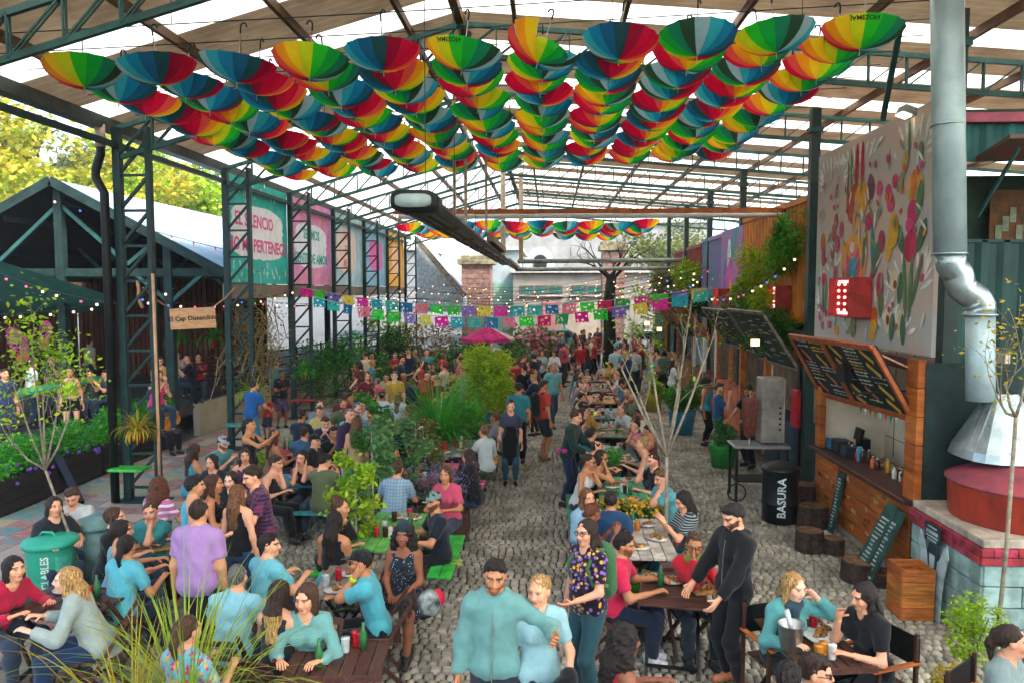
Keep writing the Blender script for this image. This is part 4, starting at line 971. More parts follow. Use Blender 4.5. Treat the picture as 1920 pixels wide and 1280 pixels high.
# pink butterfly wings standing behind the counter
wg = thing('wing_sculpture', 'pair of pink and orange butterfly wings with dark dots behind the counter', 'sculpture', tuple(DY(58, 700, 20.6)))
WMS = [mat('wing_pink', '#d6479c', .6, emit=0), mat('wing_coral', '#e0705a', .6), mat('wing_teal', '#2f9aa0', .6), M_BLACK]
for c0, w, h, tilt in ((DY(32, 648, 20.6), .30, .74, -.28), (DY(82, 628, 20.6), .20, .56, .2)):
    poly = []
    for k in range(24):
        a = 2 * math.pi * k / 24; x = math.sin(a) * w * (1 + .25 * math.sin(a + .8)); z = math.cos(a) * h * .75; poly.append((c0.x + x * math.cos(tilt) - z * math.sin(-tilt), c0.y, c0.z + z * math.cos(tilt)))
    zs = [p[2] for p in poly]; b = MB(); b.prism(poly, (0, .02, 0)); b.m = [0] * len(b.f)
    o = b.build('wing', [WMS[0]], wg)
    rr = random.Random(4)
    bb = MB(); lo = MB()
    for k in range(26):
        a = rr.uniform(0, 6.28); q = rr.uniform(.1, .85); x = math.sin(a) * w * q; z = math.cos(a) * h * .75 * q
        bb.box((c0.x + x * math.cos(tilt) - z * math.sin(-tilt), c0.y - .006, c0.z + z * math.cos(tilt)), (.035, .008, .05))
    tag(bb.build('dots', M_BLACK, wg), kind='stuff')
    pl = [p for p in poly if p[2] < c0.z - h * .15]
    if len(pl) > 3: b = MB(); b.prism([(p[0], p[1] - .004, p[2]) for p in pl], (0, .003, 0)); b.build('lower_wing', WMS[1], wg)
# planter boxes with hedge in front of the deck (foliage is grown further down)
PLANTERS = []
for i in range(4):
    y = 12.6 + i * 1.5; x = -9.55 + .02 * i; t = thing('planter_box', ['black planter box with a bright green hedge nearest the green bin', 'black planter box with hedge and purple flowers', 'black planter box with hedge by the dark strut', 'black planter box with hedge beside the first lattice column'][i], 'planter', (x, y, 0), 0, 'planter boxes along the plaza')
    for k in range(3):
        b = MB(); b.box((x + .28, y, .10 + k * .19), (.03, 1.4, .18)); b.build('plank', mat('planter_black_wood', '#2a2422', .7, 0, .2, 4), t)
    b = MB(); b.box((x, y - .685, .3), (.53, .03, .58)); b.box((x, y + .685, .3), (.53, .03, .58)); b.box((x - .28, y, .3), (.03, 1.34, .58)); b.build('panel', MATS['planter_black_wood'], t)
    b = MB(); b.box((x, y, .5), (.52, 1.33, .08)); b.build('soil', mat('soil', '#2e241b', .95, 0, .3, 20, bump=.5), t)
    PLANTERS.append((x, y))
b = MB(); p, q = G(150, 945), DY(85, 835, 13.9); b.beam(p, q + Vector((0, 0, .2)), .13, .16); tag(b.build('dark_strut', M_BLACK), 'thick black strut leaning over the plaza behind the green bin', 'strut')
# wooden sign on ropes between the first two lattice columns
def sign():
    c = DY(362, 597, 14.8); t = thing('hanging_sign', 'pale wooden sign board hung on ropes reading El Cap Distendido', 'sign', tuple(c))
    xd = Vector((.95, .30, 0)).normalized(); yd = Vector((0, 0, 1)); M3 = Matrix((xd, Vector((0, 0, 1)).cross(xd), yd)).transposed() @ Euler((0, R(-2.5), 0)).to_matrix()
    b = MB(); b.bevbox(c, (.86, .035, .42), .006, M3); b.build('board', mat('pale_sign_wood', '#d9a878', .6, 0, .12, 5, stretch=(1, 1, 6)), t)
    n = M3 @ Vector((0, -1, 0)); place_text('lettering', 'El Cap Distendido', .125, mat('sign_black', '#1a1513', .7), t, c + n * .0195, M3 @ Vector((1, 0, 0)), M3 @ Vector((0, 0, 1)), bold=.003)
    for p, q in ((c + M3 @ Vector((-.40, 0, .21)), DY(268, 540, 13.0)), (c + M3 @ Vector((.40, 0, .21)), DY(440, 540, 17.2))):
        b = MB(); b.tube([p, p.lerp(q, .5) - Vector((0, 0, .04)), q], .016, 6); b.build('rope', mat('rope', '#b98f6a', .9, 0, .2, 40), t, True)
    b = MB(); e = DY(268, 540, 13.0); b.tube([e + Vector((-.1, 0, .12)), e + Vector((-.06, -.03, 0)), e + Vector((-.1, .02, -.2)), e + Vector((-.02, 0, -.36))], .03, 6); b.build('rope_knot', MATS['rope'], t, True)
sign()
# shelves fixed on the lattice columns, with coloured boards
for u, v, y, c, lb in ((243, 878, 12.75, '#3fae3a', 'bright green shelf board fixed to the first lattice column'), (447, 796, 17.2, '#4f8f7d', 'teal shelf board fixed to the second lattice column'), (568, 750, 21.6, '#a8243a', 'red shelf board fixed to the third lattice column')):
    p = DY(u, v, y); b = MB(); b.bevbox(p, (.62, .36, .045), .008); tag(b.build('shelf_board', mat('shelf_' + c.strip('#'), c, .6)), lb, 'shelf')
# green recycling bin
def bins():
    p = G(100, 1140); t = thing('recycling_bin', 'green recycling bin with white RECICLABLES lettering beside the plaza', 'bin', tuple(p)); M = mat('green_plastic', '#2c9f80', .45, 0, .08, 3)
    b = MB(); b.lathe([(.225, 0), (.245, .3), (.265, .78), (.27, .80)], 24, p); b.build('barrel', M, t, True)
    b = MB(); b.lathe([(.30, .79), (.305, .83), (.29, .86), (.22, .89), (.12, .905), (.01, .91)], 24, p); b.build('lid', M, t, True)
    b = MB(); b.tube([p + Vector((-.1, -.05, .895)), p + Vector((-.06, -.05, .95)), p + Vector((.06, -.05, .95)), p + Vector((.1, -.05, .895))], .016, 6); b.build('lid_handle', M, t, True)
    # white panel wrapped on the side and the word running up it
    ang0 = math.atan2(-p.y, -p.x); me = text_mesh('RECICLABLES', .115, ext=0, bold=.003).copy(); me.materials.clear(); me.materials.append(mat('white_print', '#cfe6de', .6))
    for v in me.vertices:
        a = ang0 - .25 - v.co.y / .26; z = .42 + v.co.x * .88; rr = .248 + .027 * z + .004; v.co = (rr * math.cos(a), rr * math.sin(a), z)
    obj('lettering', me, t)
    mb = MB(); P = []
    for i in range(9):
        a = ang0 + .15 + .75 * i / 8
        for z in (.15, .7): rr = .2465 + .027 * z + .002; P.append((p.x + rr * math.cos(a), p.y + rr * math.sin(a), p.z + z))
    mb.add(P, [(2 * i, 2 * i + 2, 2 * i + 3, 2 * i + 1) for i in range(8)]); mb.build('pale_panel', mat('pale_teal_print', '#4fb59b', .5), t)
    p2 = p + Vector((.18, .62, 0)); t2 = thing('waste_bin', 'grey lidded bin half hidden behind the green recycling bin', 'bin', tuple(p2)); M2 = mat('grey_green_plastic', '#5d807c', .5)
    b = MB(); b.lathe([(.2, 0), (.23, .8)], 20, p2); b.build('barrel', M2, t2, True); b = MB(); b.lathe([(.25, .8), (.25, .84), (.2, .93), (.03, .98)], 20, p2); b.build('lid', M2, t2, True)
bins()
# ================================================================== right side: wood-clad stall, mural, oven, containers
SX, SY0, SY1 = 4.62, 9.62, 13.0
st = thing('food_stall', 'orange plank-clad food stall with a dark counter and tilted chalk menu', 'stall', (SX + .6, (SY0 + SY1) / 2, 0))
M_PL = [mat('stall_plank_%d' % i, c, .55, 0, .28, 3, bump=.15, bscale=30, stretch=(1, .5, 6), color2=c2) for i, (c, c2) in enumerate((('#b4641f', '#8c4716'), ('#a85a1e', '#7c3d14'), ('#bd6f2a', '#93501c')))]
k = 0
for row in range(5):
    z0 = .10 + row * .196; y = SY0
    cuts = [SY0, SY0 + .9 + .25 * (row % 2), SY0 + 2.0 + .2 * ((row + 1) % 3), SY1]
    for a, c in zip(cuts[:-1], cuts[1:]):
        b = MB(); b.bevbox((SX, (a + c) / 2, z0 + .095), (.03, c - a - .008, .188), .006); b.build('plank', M_PL[k % 3], st); k += 1
rr = random.Random(8)
for i in range(40):     # stencilled marks on the planks
    c = rr.choice(['#b02a26', '#3c2a1c', '#8a8a3a', '#c9b48a']); y = rr.uniform(SY0 + .1, SY1 - .1); z = rr.uniform(.15, 1.0)
    b = MB()
    for q in range(rr.randint(2, 4)): b.box((SX - .0165, y + q * .045, z), (.002, rr.uniform(.012, .03), rr.uniform(.03, .09)), (rr.uniform(-.5, .5), 0, 0))
    tag(b.build('stencil_mark', mat('stencil_' + c.strip('#'), c, .7), st), kind='stuff')
b = MB(); b.bevbox((SX + .14, (SY0 + SY1) / 2, 1.11), (.52, SY1 - SY0 + .1, .07), .01); b.build('counter_top', mat('dark_counter', '#4d2f28', .45, 0, .25, 3), st)
for y, w in ((SY1 - .1, .22), (SY0 + .02, .30)):     # clad posts
    for q in range(4 if y > 11 else 5):
        z0 = 1.15 + q * .36; h = .352
        b = MB(); b.bevbox((SX + .02, y, z0 + h / 2), (.10, w, h), .006); b.build('post_board', M_PL[q % 3], st)
b = MB(); b.box((SX + 1.15, (SY0 + SY1) / 2, 1.5), (.06, SY1 - SY0 - .1, 3.0)); b.build('back_wall', mat('cream_tiles', '#d6cbb2', .5, 0, .06, 3), st)
for i in range(5):
    b = MB(); b.box((SX + 1.115, SY0 + .5 + i * .62, 2.0), (.012, .012, 1.9)); b.build('tile_joint', mat('tile_joint', '#7f7666', .9), st)
for i in range(4):
    b = MB(); b.box((SX + 1.116, (SY0 + SY1) / 2, 1.35 + i * .4), (.012, SY1 - SY0 - .2, .012)); b.build('tile_joint', MATS['tile_joint'], st)
b = MB(); b.box((SX + .62, SY1 + .02, 1.45), (1.15, .06, 2.9)); b.build('side_wall', MATS['cream_tiles'], st); b = MB(); b.box((SX + .62, SY0 - .12, 1.45), (1.12, .06, 2.9)); b.build('side_wall', M_DK, st)
b = MB(); b.box((SX + .80, (SY0 + SY1) / 2, .92), (.6, SY1 - SY0 - .2, .06)); b.build('work_table', mat('steel_bench', '#7d8582', .35, .7), st)
b = MB(); b.box((SX + .04, (SY0 + SY1) / 2, .045), (.12, SY1 - SY0, .09)); b.build('plinth', mat('pale_plinth', '#8f8a7c', .8), st)
# tilted chalk menu with orange frame: two leaves
TL, TR = Vector((4.13, 13.0, 3.03)), Vector((4.13, 9.72, 3.08)); BL, BR = Vector((4.66, 12.98, 2.05)), Vector((4.66, 9.72, 2.17))
mn = thing('menu_board', 'large tilted chalk menu in an orange frame above the stall counter', 'menu board', tuple((BL + BR) / 2))
ex = (TR - TL).normalized(); ey = (BL - TL).normalized(); nn = ex.cross(ey).normalized()
if nn.x > 0: nn = -nn
M_CHALK = mat('chalkboard', '#1b2622', .8, 0, .25, 6); M_FR = mat('orange_frame', '#a5562a', .5, 0, .2, 5)
def P_(s, t, o=0): return TL.lerp(TR, s).lerp(BL.lerp(BR, s), t) + nn * o
b = MB(); b.add([P_(.0, .0, -.0), P_(1, 0), P_(1, 1), P_(0, 1), P_(0, 0, -.05), P_(1, 0, -.05), P_(1, 1, -.05), P_(0, 1, -.05)], [(0, 1, 2, 3), (7, 6, 5, 4), (0, 4, 5, 1), (1, 5, 6, 2), (2, 6, 7, 3), (3, 7, 4, 0)]); b.build('board', M_CHALK, mn)
for a, c in (((0, 0), (1, 0)), ((0, 1), (1, 1)), ((0, 0), (0, 1)), ((1, 0), (1, 1)), ((.44, 0), (.44, 1))):
    b = MB(); b.beam(P_(*a, .01), P_(*c, .01), .075, .05, nn); b.build('frame_bar', M_FR, mn)
chalk = [mat('chalk_' + c.strip('#'), c, .9) for c in ('#b9bdb4', '#c9a03a', '#b06a50', '#8fa39a')]
for s0, s1 in ((.05, .20), (.24, .40), (.49, .63), (.66, .79), (.82, .95)):      # columns of chalk handwriting with a few coloured drawings
    t_ = .07
    while t_ < .93:
        if rr.random() < .16:
            b = MB(); b.beam(P_(s0 + .02, t_, .004), P_(s0 + .10, min(t_ + .17, .95), .004), .005, .07, nn.cross(ey)); tag(b.build('chalk_drawing', chalk[rr.choice((1, 2, 1))], mn), kind='stuff'); t_ += .2; continue
        s_ = s0; b = MB()
        while s_ < s1 - .01:
            w = rr.uniform(.010, .035); b.beam(P_(s_, t_ + rr.uniform(-.006, .006), .004), P_(min(s_ + w, s1), t_ + rr.uniform(-.006, .006), .004), .004, rr.uniform(.010, .026), ey); s_ += w + .008
        tag(b.build('chalk_writing', chalk[rr.choice((0, 0, 0, 3, 1))], mn), kind='stuff'); t_ += rr.choice((.05, .055, .075))
b = MB(); c = P_(.62, .42, .05); b.box(c + nn * .06, (.10, .32, .25)); b.build('lamp_housing', M_BLACK, mn)
b = MB(); b.tube([c - Vector((0, 0, .1)), c + Vector((.0, -.3, -.28)), Vector((5.0, 9.72, 2.55))], .018, 6); b.build('arm', M_STEEL, mn, True)
b = MB(); b.tube([P_(.98, .1, -.03), Vector((5.02, 9.74, 2.62))], .014, 6); b.build('stay_rope', MATS['rope'], mn)
# ---- mural
MX, MY0, MY1, MZ0, MZ1 = 5.0, 10.02, 14.35, 2.93, 6.28
mu = thing('flower_mural', 'grey mural panel painted with tropical flowers, fruits and pale leaves', 'mural', (MX, (MY0 + MY1) / 2, MZ0))
b = MB(); b.box((MX + .03, (MY0 + MY1) / 2, (MZ0 + MZ1) / 2), (.06, MY1 - MY0, MZ1 - MZ0)); b.build('panel', mat('mural_grey', '#a9b0ac', .8, 0, .1, .8, color2='#c0a898'), mu)
def mp(s, t): return (MX - .003, MY1 - s * (MY1 - MY0), MZ0 + t * (MZ1 - MZ0))
LAYER = [0]
def blob(s, t, w, h, ang, col, kind='leaf'):
    s = min(max(s, .03 + w / 4.3), .97 - w / 4.3); t = min(max(t, .03 + h / 3.4), .97 - h / 3.4)
    LAYER[0] += 1; off = .0001 * LAYER[0]; y0, z0 = mp(s, t)[1:]; poly = []; n = 14
    for k in range(n):
        a = 2 * math.pi * k / n
        if kind == 'leaf': x, z = w * math.sin(a) * (1 - .0 * 1), h * math.cos(a); x *= abs(math.sin(a)) ** .3
        else: x, z = w * math.sin(a), h * math.cos(a)
        ca, sa = math.cos(ang), math.sin(ang); poly.append((MX - .002 - off, y0 - (x * ca - z * sa), z0 + x * sa + z * ca))
    b = MB(); b.prism(poly, (-.0015, 0, 0)); b.build({'leaf': 'painted_leaf'}.get(kind, 'painted_fruit'), mat('mural_' + col.strip('#'), col, .8, 0, .12, 4), mu)
mr = random.Random(12)
for cx, cy, n0, a0, a1, L in ((.16, .80, 13, -1.5, 1.3, .34), (.42, .93, 10, -1.6, .9, .40), (.9, .22, 11, -1.2, 1.2, .42), (.86, .80, 9, -.6, 1.5, .36), (.12, .12, 11, -1.3, 1.4, .34), (.62, .10, 9, -1.2, 1.0, .34), (.25, .30, 9, -1.5, 1.2, .3), (.75, .05, 8, -1.3, 1.2, .28)):
    for k in range(n0):
        a = a0 + (a1 - a0) * k / (n0 - 1); blob(cx + math.sin(a) * L * .5, cy + math.cos(a) * L * .42, .035, L * .42, -a, mr.choice(('#dedfd6', '#d6dcd8', '#e4ded4')))
for s, t, w, h, a, c, kd in ((.41, .90, .035, .30, 0, '#b5283a', 'x'), (.46, .90, .03, .30, 0, '#b5283a', 'x'), (.36, .82, .02, .36, .05, '#6f7f5e', 'leaf'), (.33, .80, .02, .36, -.05, '#6f7f5e', 'leaf'),
    (.40, .68, .17, .26, .1, '#b0543f', 'x'), (.46, .70, .14, .2, -.2, '#d09a2c', 'x'), (.42, .55, .10, .42, 0, '#cf9a74', 'leaf'), (.40, .40, .26, .34, 0, '#d9a02e', 'x'), (.40, .38, .15, .30, 0, '#c94a86', 'x'), (.40, .36, .09, .22, 0, '#3f8f9f', 'x'), (.39, .46, .10, .12, 0, '#d98a6a', 'x'), (.39, .47, .055, .07, 0, '#e8c9b5', 'x'),
    (.31, .40, .06, .30, .2, '#cf8a5a', 'leaf'), (.50, .40, .06, .30, -.2, '#cf8a5a', 'leaf'), (.54, .74, .08, .16, .2, '#7a4a5e', 'leaf'), (.53, .58, .07, .11, 0, '#c0385e', 'x'), (.70, .64, .06, .10, .1, '#c23f74', 'x'), (.68, .70, .05, .07, 0, '#c23f74', 'x'), (.61, .72, .05, .09, 0, '#cc4d7c', 'x'), (.73, .73, .05, .08, 0, '#c23f74', 'x'),
    (.87, .68, .12, .19, .0, '#d9a24a', 'x'), (.86, .685, .05, .18, 0, '#c8763a', 'x'), (.86, .58, .085, .13, .1, '#c02f66', 'x'), (.84, .53, .06, .08, 0, '#c9447a', 'x'), (.90, .63, .06, .2, -.2, '#567a5a', 'leaf'), (.85, .44, .095, .17, 0, '#c02f55', 'x'), (.82, .28, .035, .36, .12, '#5f7a4a', 'leaf'), (.86, .27, .035, .38, -.05, '#5f7a4a', 'leaf'), (.90, .30, .03, .3, -.35, '#5f7a4a', 'leaf'),
    (.78, .48, .06, .2, .5, '#4d6b55', 'leaf'), (.92, .48, .06, .2, -.5, '#4d6b55', 'leaf'), (.73, .52, .08, .20, .05, '#d0a22a', 'x'), (.70, .44, .05, .14, -.1, '#d0a22a', 'x'), (.64, .48, .06, .13, 0, '#9a3f52', 'x'), (.57, .46, .045, .28, .1, '#3f7f86', 'leaf'), (.60, .40, .07, .24, -.35, '#5d6f5a', 'leaf'), (.50, .46, .04, .26, -.1, '#4a6f66', 'leaf'),
    (.64, .28, .06, .16, .05, '#a83f56', 'x'), (.65, .20, .05, .16, .1, '#6f7f4a', 'leaf'), (.75, .30, .075, .12, 0, '#d8c9a0', 'x'), (.755, .285, .03, .05, 0, '#8a4a3a', 'x'), (.79, .27, .05, .18, -.1, '#4f6f50', 'leaf'), (.71, .13, .075, .15, 0, '#d8c9a0', 'x'), (.71, .13, .03, .06, 0, '#7a3a3a', 'x'), (.74, .10, .05, .16, -.1, '#4f7356', 'leaf'), (.80, .12, .07, .16, .1, '#d8c9a0', 'x'), (.82, .09, .05, .17, .05, '#4f7356', 'leaf'),
    (.60, .13, .07, .14, 0, '#d0662c', 'x'), (.60, .10, .06, .07, 0, '#d9a02e', 'x'), (.59, .04, .06, .07, 0, '#d9a02e', 'x'), (.42, .02, .07, .14, 0, '#7a7f4a', 'leaf'), (.26, .05, .05, .06, 0, '#d0902e', 'x'), (.08, .52, .05, .14, .1, '#c9653f', 'x'), (.09, .44, .04, .13, 0, '#b84458', 'x'), (.11, .32, .055, .10, 0, '#b84458', 'x'), (.10, .22, .02, .22, .1, '#6a7a50', 'leaf'), (.13, .22, .02, .22, -.1, '#6a7a50', 'leaf'),
    (.20, .56, .05, .12, .1, '#a85a62', 'x'), (.22, .62, .045, .10, -.1, '#a85a62', 'x'), (.24, .50, .05, .12, 0, '#b04a62', 'x'), (.19, .46, .04, .1, 0, '#a85a62', 'x'), (.28, .57, .045, .11, 0, '#b5486a', 'x'), (.23, .34, .045, .13, 0, '#a8485a', 'x'), (.25, .24, .045, .13, .1, '#9a5a5e', 'x'), (.07, .12, .03, .07, 0, '#c23f74', 'x'), (.14, .14, .03, .06, .3, '#b84a70', 'x'), (.18, .08, .04, .06, -.2, '#c05a80', 'x'), (.10, .07, .03, .06, 0, '#b84a70', 'x'),
    (.57, .28, .035, .10, .2, '#c04a66', 'x'), (.55, .22, .035, .10, -.1, '#c04a66', 'x'), (.80, .80, .05, .12, -.2, '#b0a05a', 'x'), (.77, .72, .05, .12, -.5, '#8f8a5a', 'leaf'), (.82, .92, .02, .2, .05, '#5f7f5a', 'leaf'), (.90, .82, .04, .1, 0, '#5f7f5a', 'leaf')):
    blob(s, t, w * (1.9 if kd == 'x' else 1.6), h * 1.3, a, c, kd)
for k in range(70):      # small pale leaves and buds between the large ones
    blob(mr.uniform(.04, .96), mr.uniform(.03, .97), mr.uniform(.02, .035), mr.uniform(.07, .16), mr.uniform(-1.2, 1.2), mr.choice(('#d2d2c8', '#c9d0cc', '#dbd4c8', '#7d8f6a', '#8f9f80')))
for k in range(46):
    blob(mr.choice((mr.uniform(.05, .34), mr.uniform(.5, .95))), mr.uniform(.1, .85), mr.uniform(.025, .05), mr.uniform(.04, .08), mr.uniform(-1, 1), mr.choice(('#b84a62', '#c23f74', '#a85a62', '#c9653f', '#c79a3a', '#9a4a5a')), 'x')
# bottom ledge and weathered awning under the mural
b = MB(); b.box((MX + .06, (MY0 + MY1) / 2, MZ0 - .14), (.2, MY1 - MY0, .16)); tag(b.build('ledge', mat('maroon_ledge', '#5a2f35', .6)), 'maroon ledge beam under the flower mural', 'beam')
# ---- red marquee sign with lit bulbs, fixed to the mural
def bulbs_sign(u, v, x, w, h, label, letters, y=None):
    c = DX(u, v, x); t = thing('marquee_sign', label, 'sign', tuple(c)); M = mat('marquee_red', '#b23a34', .5); dpt = .34
    b = MB(); b.box(c + Vector((dpt / 2, 0, 0)), (.03, w, h))
    for dz in (-h / 2, h / 2): b.box(c + Vector((0, 0, dz)), (dpt, w, .03))
    for dy in (-w / 2, w / 2): b.box(c + Vector((0, dy, 0)), (dpt, .03, h))
    b.build('case', M, t)
    for i in range(letters):
        y_ = w / 2 - (i + .5) * w / letters; b = MB(); b.box(c + Vector((dpt / 2 - .04, y_, 0)), (.05, w / letters * .28, h * .8)); b.build('letter', mat('marquee_letter', '#e0455a', .4, emit=.16, ecol=(1, .12, .16)), t)
    me = MB(); me.ball((0, 0, 0), .026, 8); bm = me.mesh('bulb', mat('pink_bulb', '#ffd0d0', .3, emit=.6, ecol=(1, .45, .42)), smooth=True)
    pts = [(w * (i / 6 - .5) * .9, s * h * .42) for i in range(7) for s in (-1, 1)] + [(w * (k / letters - .5) * .95, h * (q / 4 - .5) * .7) for k in range(letters + 1) for q in range(5)]
    for y_, z_ in pts: obj('bulb', bm, t, tuple(Vector((-.02, y_, z_))))
bulbs_sign(1592, 558, 4.8, .80, .60, 'red marquee letter sign with glowing bulbs on the flower mural', 3)
bulbs_sign(1460, 558, 5.15, .62, .5, 'red marquee sign with bulbs among the hanging ferns', 3)
bulbs_sign(1352, 558, 5.15, .6, .5, 'red marquee sign with bulbs on the teal painted panel', 3)
# floodlight on the green post
fl = thing('floodlight', 'lit square floodlight on the green post above the mural', 'floodlight', tuple(DX(1702, 210, 4.93)))
c = Vector(fl.location); b = MB(); b.box(c, (.2, .24, .10), (0, R(20), 0)); b.build('housing', mat('lamp_grey', '#8a908c', .4), fl)
b = MB(); b.box(c + Vector((-.055, 0, -.05)), (.14, .19, .02), (0, R(20), 0)); b.build('lens', mat('lamp_glow', '#fff2d8', .3, emit=1.2, ecol=(1, .85, .6)), fl)
b = MB(); b.tube([c + Vector((.08, .02, 0)), (5.05, 9.72, c.z + .05)], .015, 6); b.build('bracket', M_STEEL, fl)
# ---- oven: block base, copper vat, galvanised hood and duct
ov = thing('brick_oven', 'pale block oven base with a red band and stone top', 'oven', (5.6, 8.75, 0))
OX0, OY0, OY1 = 4.56, 7.92, 9.44; M_BLK = mat('pale_teal_block', '#8aa8a2', .85, 0, .16, 5, bump=.3, bscale=50, objrand=.14); 
b = MB(); b.box((OX0 + 1.52, (OY0 + OY1) / 2, .55), (2.96, OY1 - OY0 - .08, 1.08)); b.build('core', mat('mortar', '#76827e', .9), ov)
for row in range(4):
    z = row * .23 + .115
    for i in range(4):
        L = (OY1 - OY0) / 3.5; a = OY0 + (i - .5 * (row % 2)) * L; c_ = min(a + L, OY1); a = max(a, OY0)
        if c_ - a > .06: b = MB(); b.bevbox((OX0 + .03, (a + c_) / 2, z), (.08, c_ - a - .012, .218), .008); b.build('block', M_BLK, ov)
    for i in range(8):
        L = .42; a = OX0 + (i - .5 * (row % 2)) * L; c_ = min(a + L, OX0 + 3); a = max(a, OX0 + .01)
        if c_ - a > .06: b = MB(); b.bevbox(((a + c_) / 2, OY0 + .03, z), (c_ - a - .012, .08, .218), .008); b.build('block', M_BLK, ov)
M_RB = mat('red_brick', '#9a2f3c', .7, 0, .25, 8, bump=.3, objrand=.2)
for row in range(2):
    z = .925 + .045 + row * .09
    for i in range(7):
        L = (OY1 - OY0) / 6.5; a = OY0 + (i - .5 * (row % 2)) * L; c_ = min(a + L, OY1); a = max(a, OY0)
        b = MB(); b.bevbox((OX0 + .01, (a + c_) / 2, z), (.10, c_ - a - .006, .084), .006); b.build('brick', M_RB, ov)
    for i in range(12):
        L = .25; a = OX0 - .03 + (i - .5 * (row % 2)) * L; c_ = a + L; a = max(a, OX0 - .03)
        b = MB(); b.bevbox(((a + c_) / 2, OY0 + .01, z), (c_ - a - .006, .10, .084), .006); b.build('brick', M_RB, ov)
b = MB(); b.bevbox((OX0 + 1.5, (OY0 + OY1) / 2, 1.15), (3.0, OY1 - OY0 + .02, .09), .01); b.build('stone_top', mat('stone_slab', '#aca390', .8, 0, .2, 4, bump=.2), ov)
va = thing('copper_vat', 'rust red round metal oven drum with a shallow domed lid', 'oven', (5.47, 8.72, 1.19)); c = Vector((5.47, 8.72, 1.192))
b = MB(); b.lathe([(.76, 0), (.77, .02), (.79, .38), (.80, .42)], 48, c); b.build('drum', mat('rust_red_metal', '#a83a22', .5, .0, .3, 3, color2='#6a201a', stretch=(1, 1, .35)), va, True)
b = MB(); b.lathe([(.815, .41), (.82, .44), (.60, .54), (.32, .62), (.18, .64)], 48, c); b.build('lid', mat('dull_red_lid', '#9a4248', .5, 0, .25, 3, color2='#6a3848'), va, True)
b = MB(); b.box(c + Vector((.05, -.42, .56)), (.012, .8, .012), (-.36, 0, 0)); b.build('lid_seam', M_BLACK, va)
ho = thing('extractor_duct', 'galvanised hood and bent round duct rising from the oven past the green container', 'duct', (5.4, 9.0, 1.85)); M_GAL = mat('galvanised_steel', '#b4c6c7', .28, .8, .25, 4, color2='#8ea3a5'); M_GAL2 = mat('patchy_galvanised', '#a9c2c4', .42, .3, .2, 2.2, color2='#8aa3a6')
hb = Vector((5.36, 9.05, 1.84)); zt = 2.60
b = MB(); P = []
for z, w, n in ((0, .50, 0), (.10, .47, 0), (zt - 1.84, .155, 0)):
    for k in range(24):
        a = 2 * math.pi * k / 24; m = 1 if z > .5 else (abs(math.cos(a)) ** 3 + abs(math.sin(a)) ** 3) ** -.333; P.append(hb + Vector((w * m * math.cos(a), w * m * math.sin(a), z)))
b.add(P, [(i * 24 + j, i * 24 + (j + 1) % 24, (i + 1) * 24 + (j + 1) % 24, (i + 1) * 24 + j) for i in range(2) for j in range(24)]); b.build('hood', M_GAL, ho)
def dpt(u, v): return DY(u, v, 9.05)
e1, e2, e3, e4 = dpt(1838, 750), dpt(1838, 590), dpt(1780, 505), dpt(1775, -60)
b = MB(); b.tube([e1, e1.lerp(e2, .4), e2], .155, 20); b.build('lower_pipe', M_GAL2, ho, True)
bend = [e2 - Vector((0, 0, .02)), e2 + Vector((-.005, 0, .10)), e2 + Vector((-.06, 0, .19)), e2.lerp(e3, .45) + Vector((-.06, 0, .07)), e3 + Vector((.10, 0, -.06)), e3 + Vector((.02, 0, .04)), e3 + Vector((0, 0, .18))]
bp_ = [bend[0]]
for i in range(1, len(bend) - 1): bp_ += [bend[i - 1].lerp(bend[i], .75), bend[i], bend[i].lerp(bend[i + 1], .25)]
b = MB(); b.tube(bp_ + [bend[-1]], .162, 22); b.build('elbow', M_GAL, ho, True)
b = MB(); b.tube([bend[-1], e4], .175, 22); b.build('upper_pipe', M_GAL2, ho, True)
for p in (e2, bend[-1], dpt(1776, 235)): b = MB(); b.lathe([(.182, -.012), (.186, 0), (.182, .012)], 22, p); b.build('joint_ring', M_GAL, ho, True)
# wooden crate bin and cut-out figure before the oven
cr = thing('wooden_crate', 'tall varnished wooden box bin between stall and oven', 'box', tuple(G(1705, 1150))); c = Vector(cr.location)
for k in range(4):
    for s, ax in ((-1, 0), (1, 0), (-1, 1), (1, 1)):
        b = MB(); b.box(c + Vector((s * .18 if ax == 0 else 0, s * .18 if ax else 0, .075 + k * .15)), (.025 if ax == 0 else .36, .36 if ax == 0 else .025, .142)); b.build('slat', M_WOOD, cr)
fg = thing('cutout_figure', 'grey painted cut-out of a person holding up a dark sign against the oven', 'cutout', (4.49, 8.75, 0)); X0 = 4.47
def fp(pts, name, m, o=0): b = MB(); b.prism([(X0 - o, 8.75 + y, z) for y, z in pts], (.012, 0, 0)); b.build(name, m, fg)
M_F1 = mat('cutout_pale', '#b9c9c6', .8, 0, .3, 5, color2='#6f8a8a'); M_F2 = mat('cutout_dark', '#22343a', .8, 0, .3, 8)
fp([(.20, 0), (.24, .35), (.27, .62), (.33, .80), (.30, .95), (.22, .86), (.14, .70), (-.14, .70), (-.22, .86), (-.30, .95), (-.34, .80), (-.27, .6), (-.22, .35), (-.20, 0)], 'figure', M_F1)
fp([(.10, .62), (.12, .76), (.08, .86), (-.08, .86), (-.12, .76), (-.10, .62), (-.05, .48), (.05, .48)], 'hair', M_F2, .004); fp([(.05, .60), (.06, .74), (-.06, .74), (-.05, .60), (0, .55)], 'face', M_F1, .008)
fp([(.17, .88), (.17, 1.10), (-.17, 1.10), (-.17, .88)], 'placard', M_F2, .014)
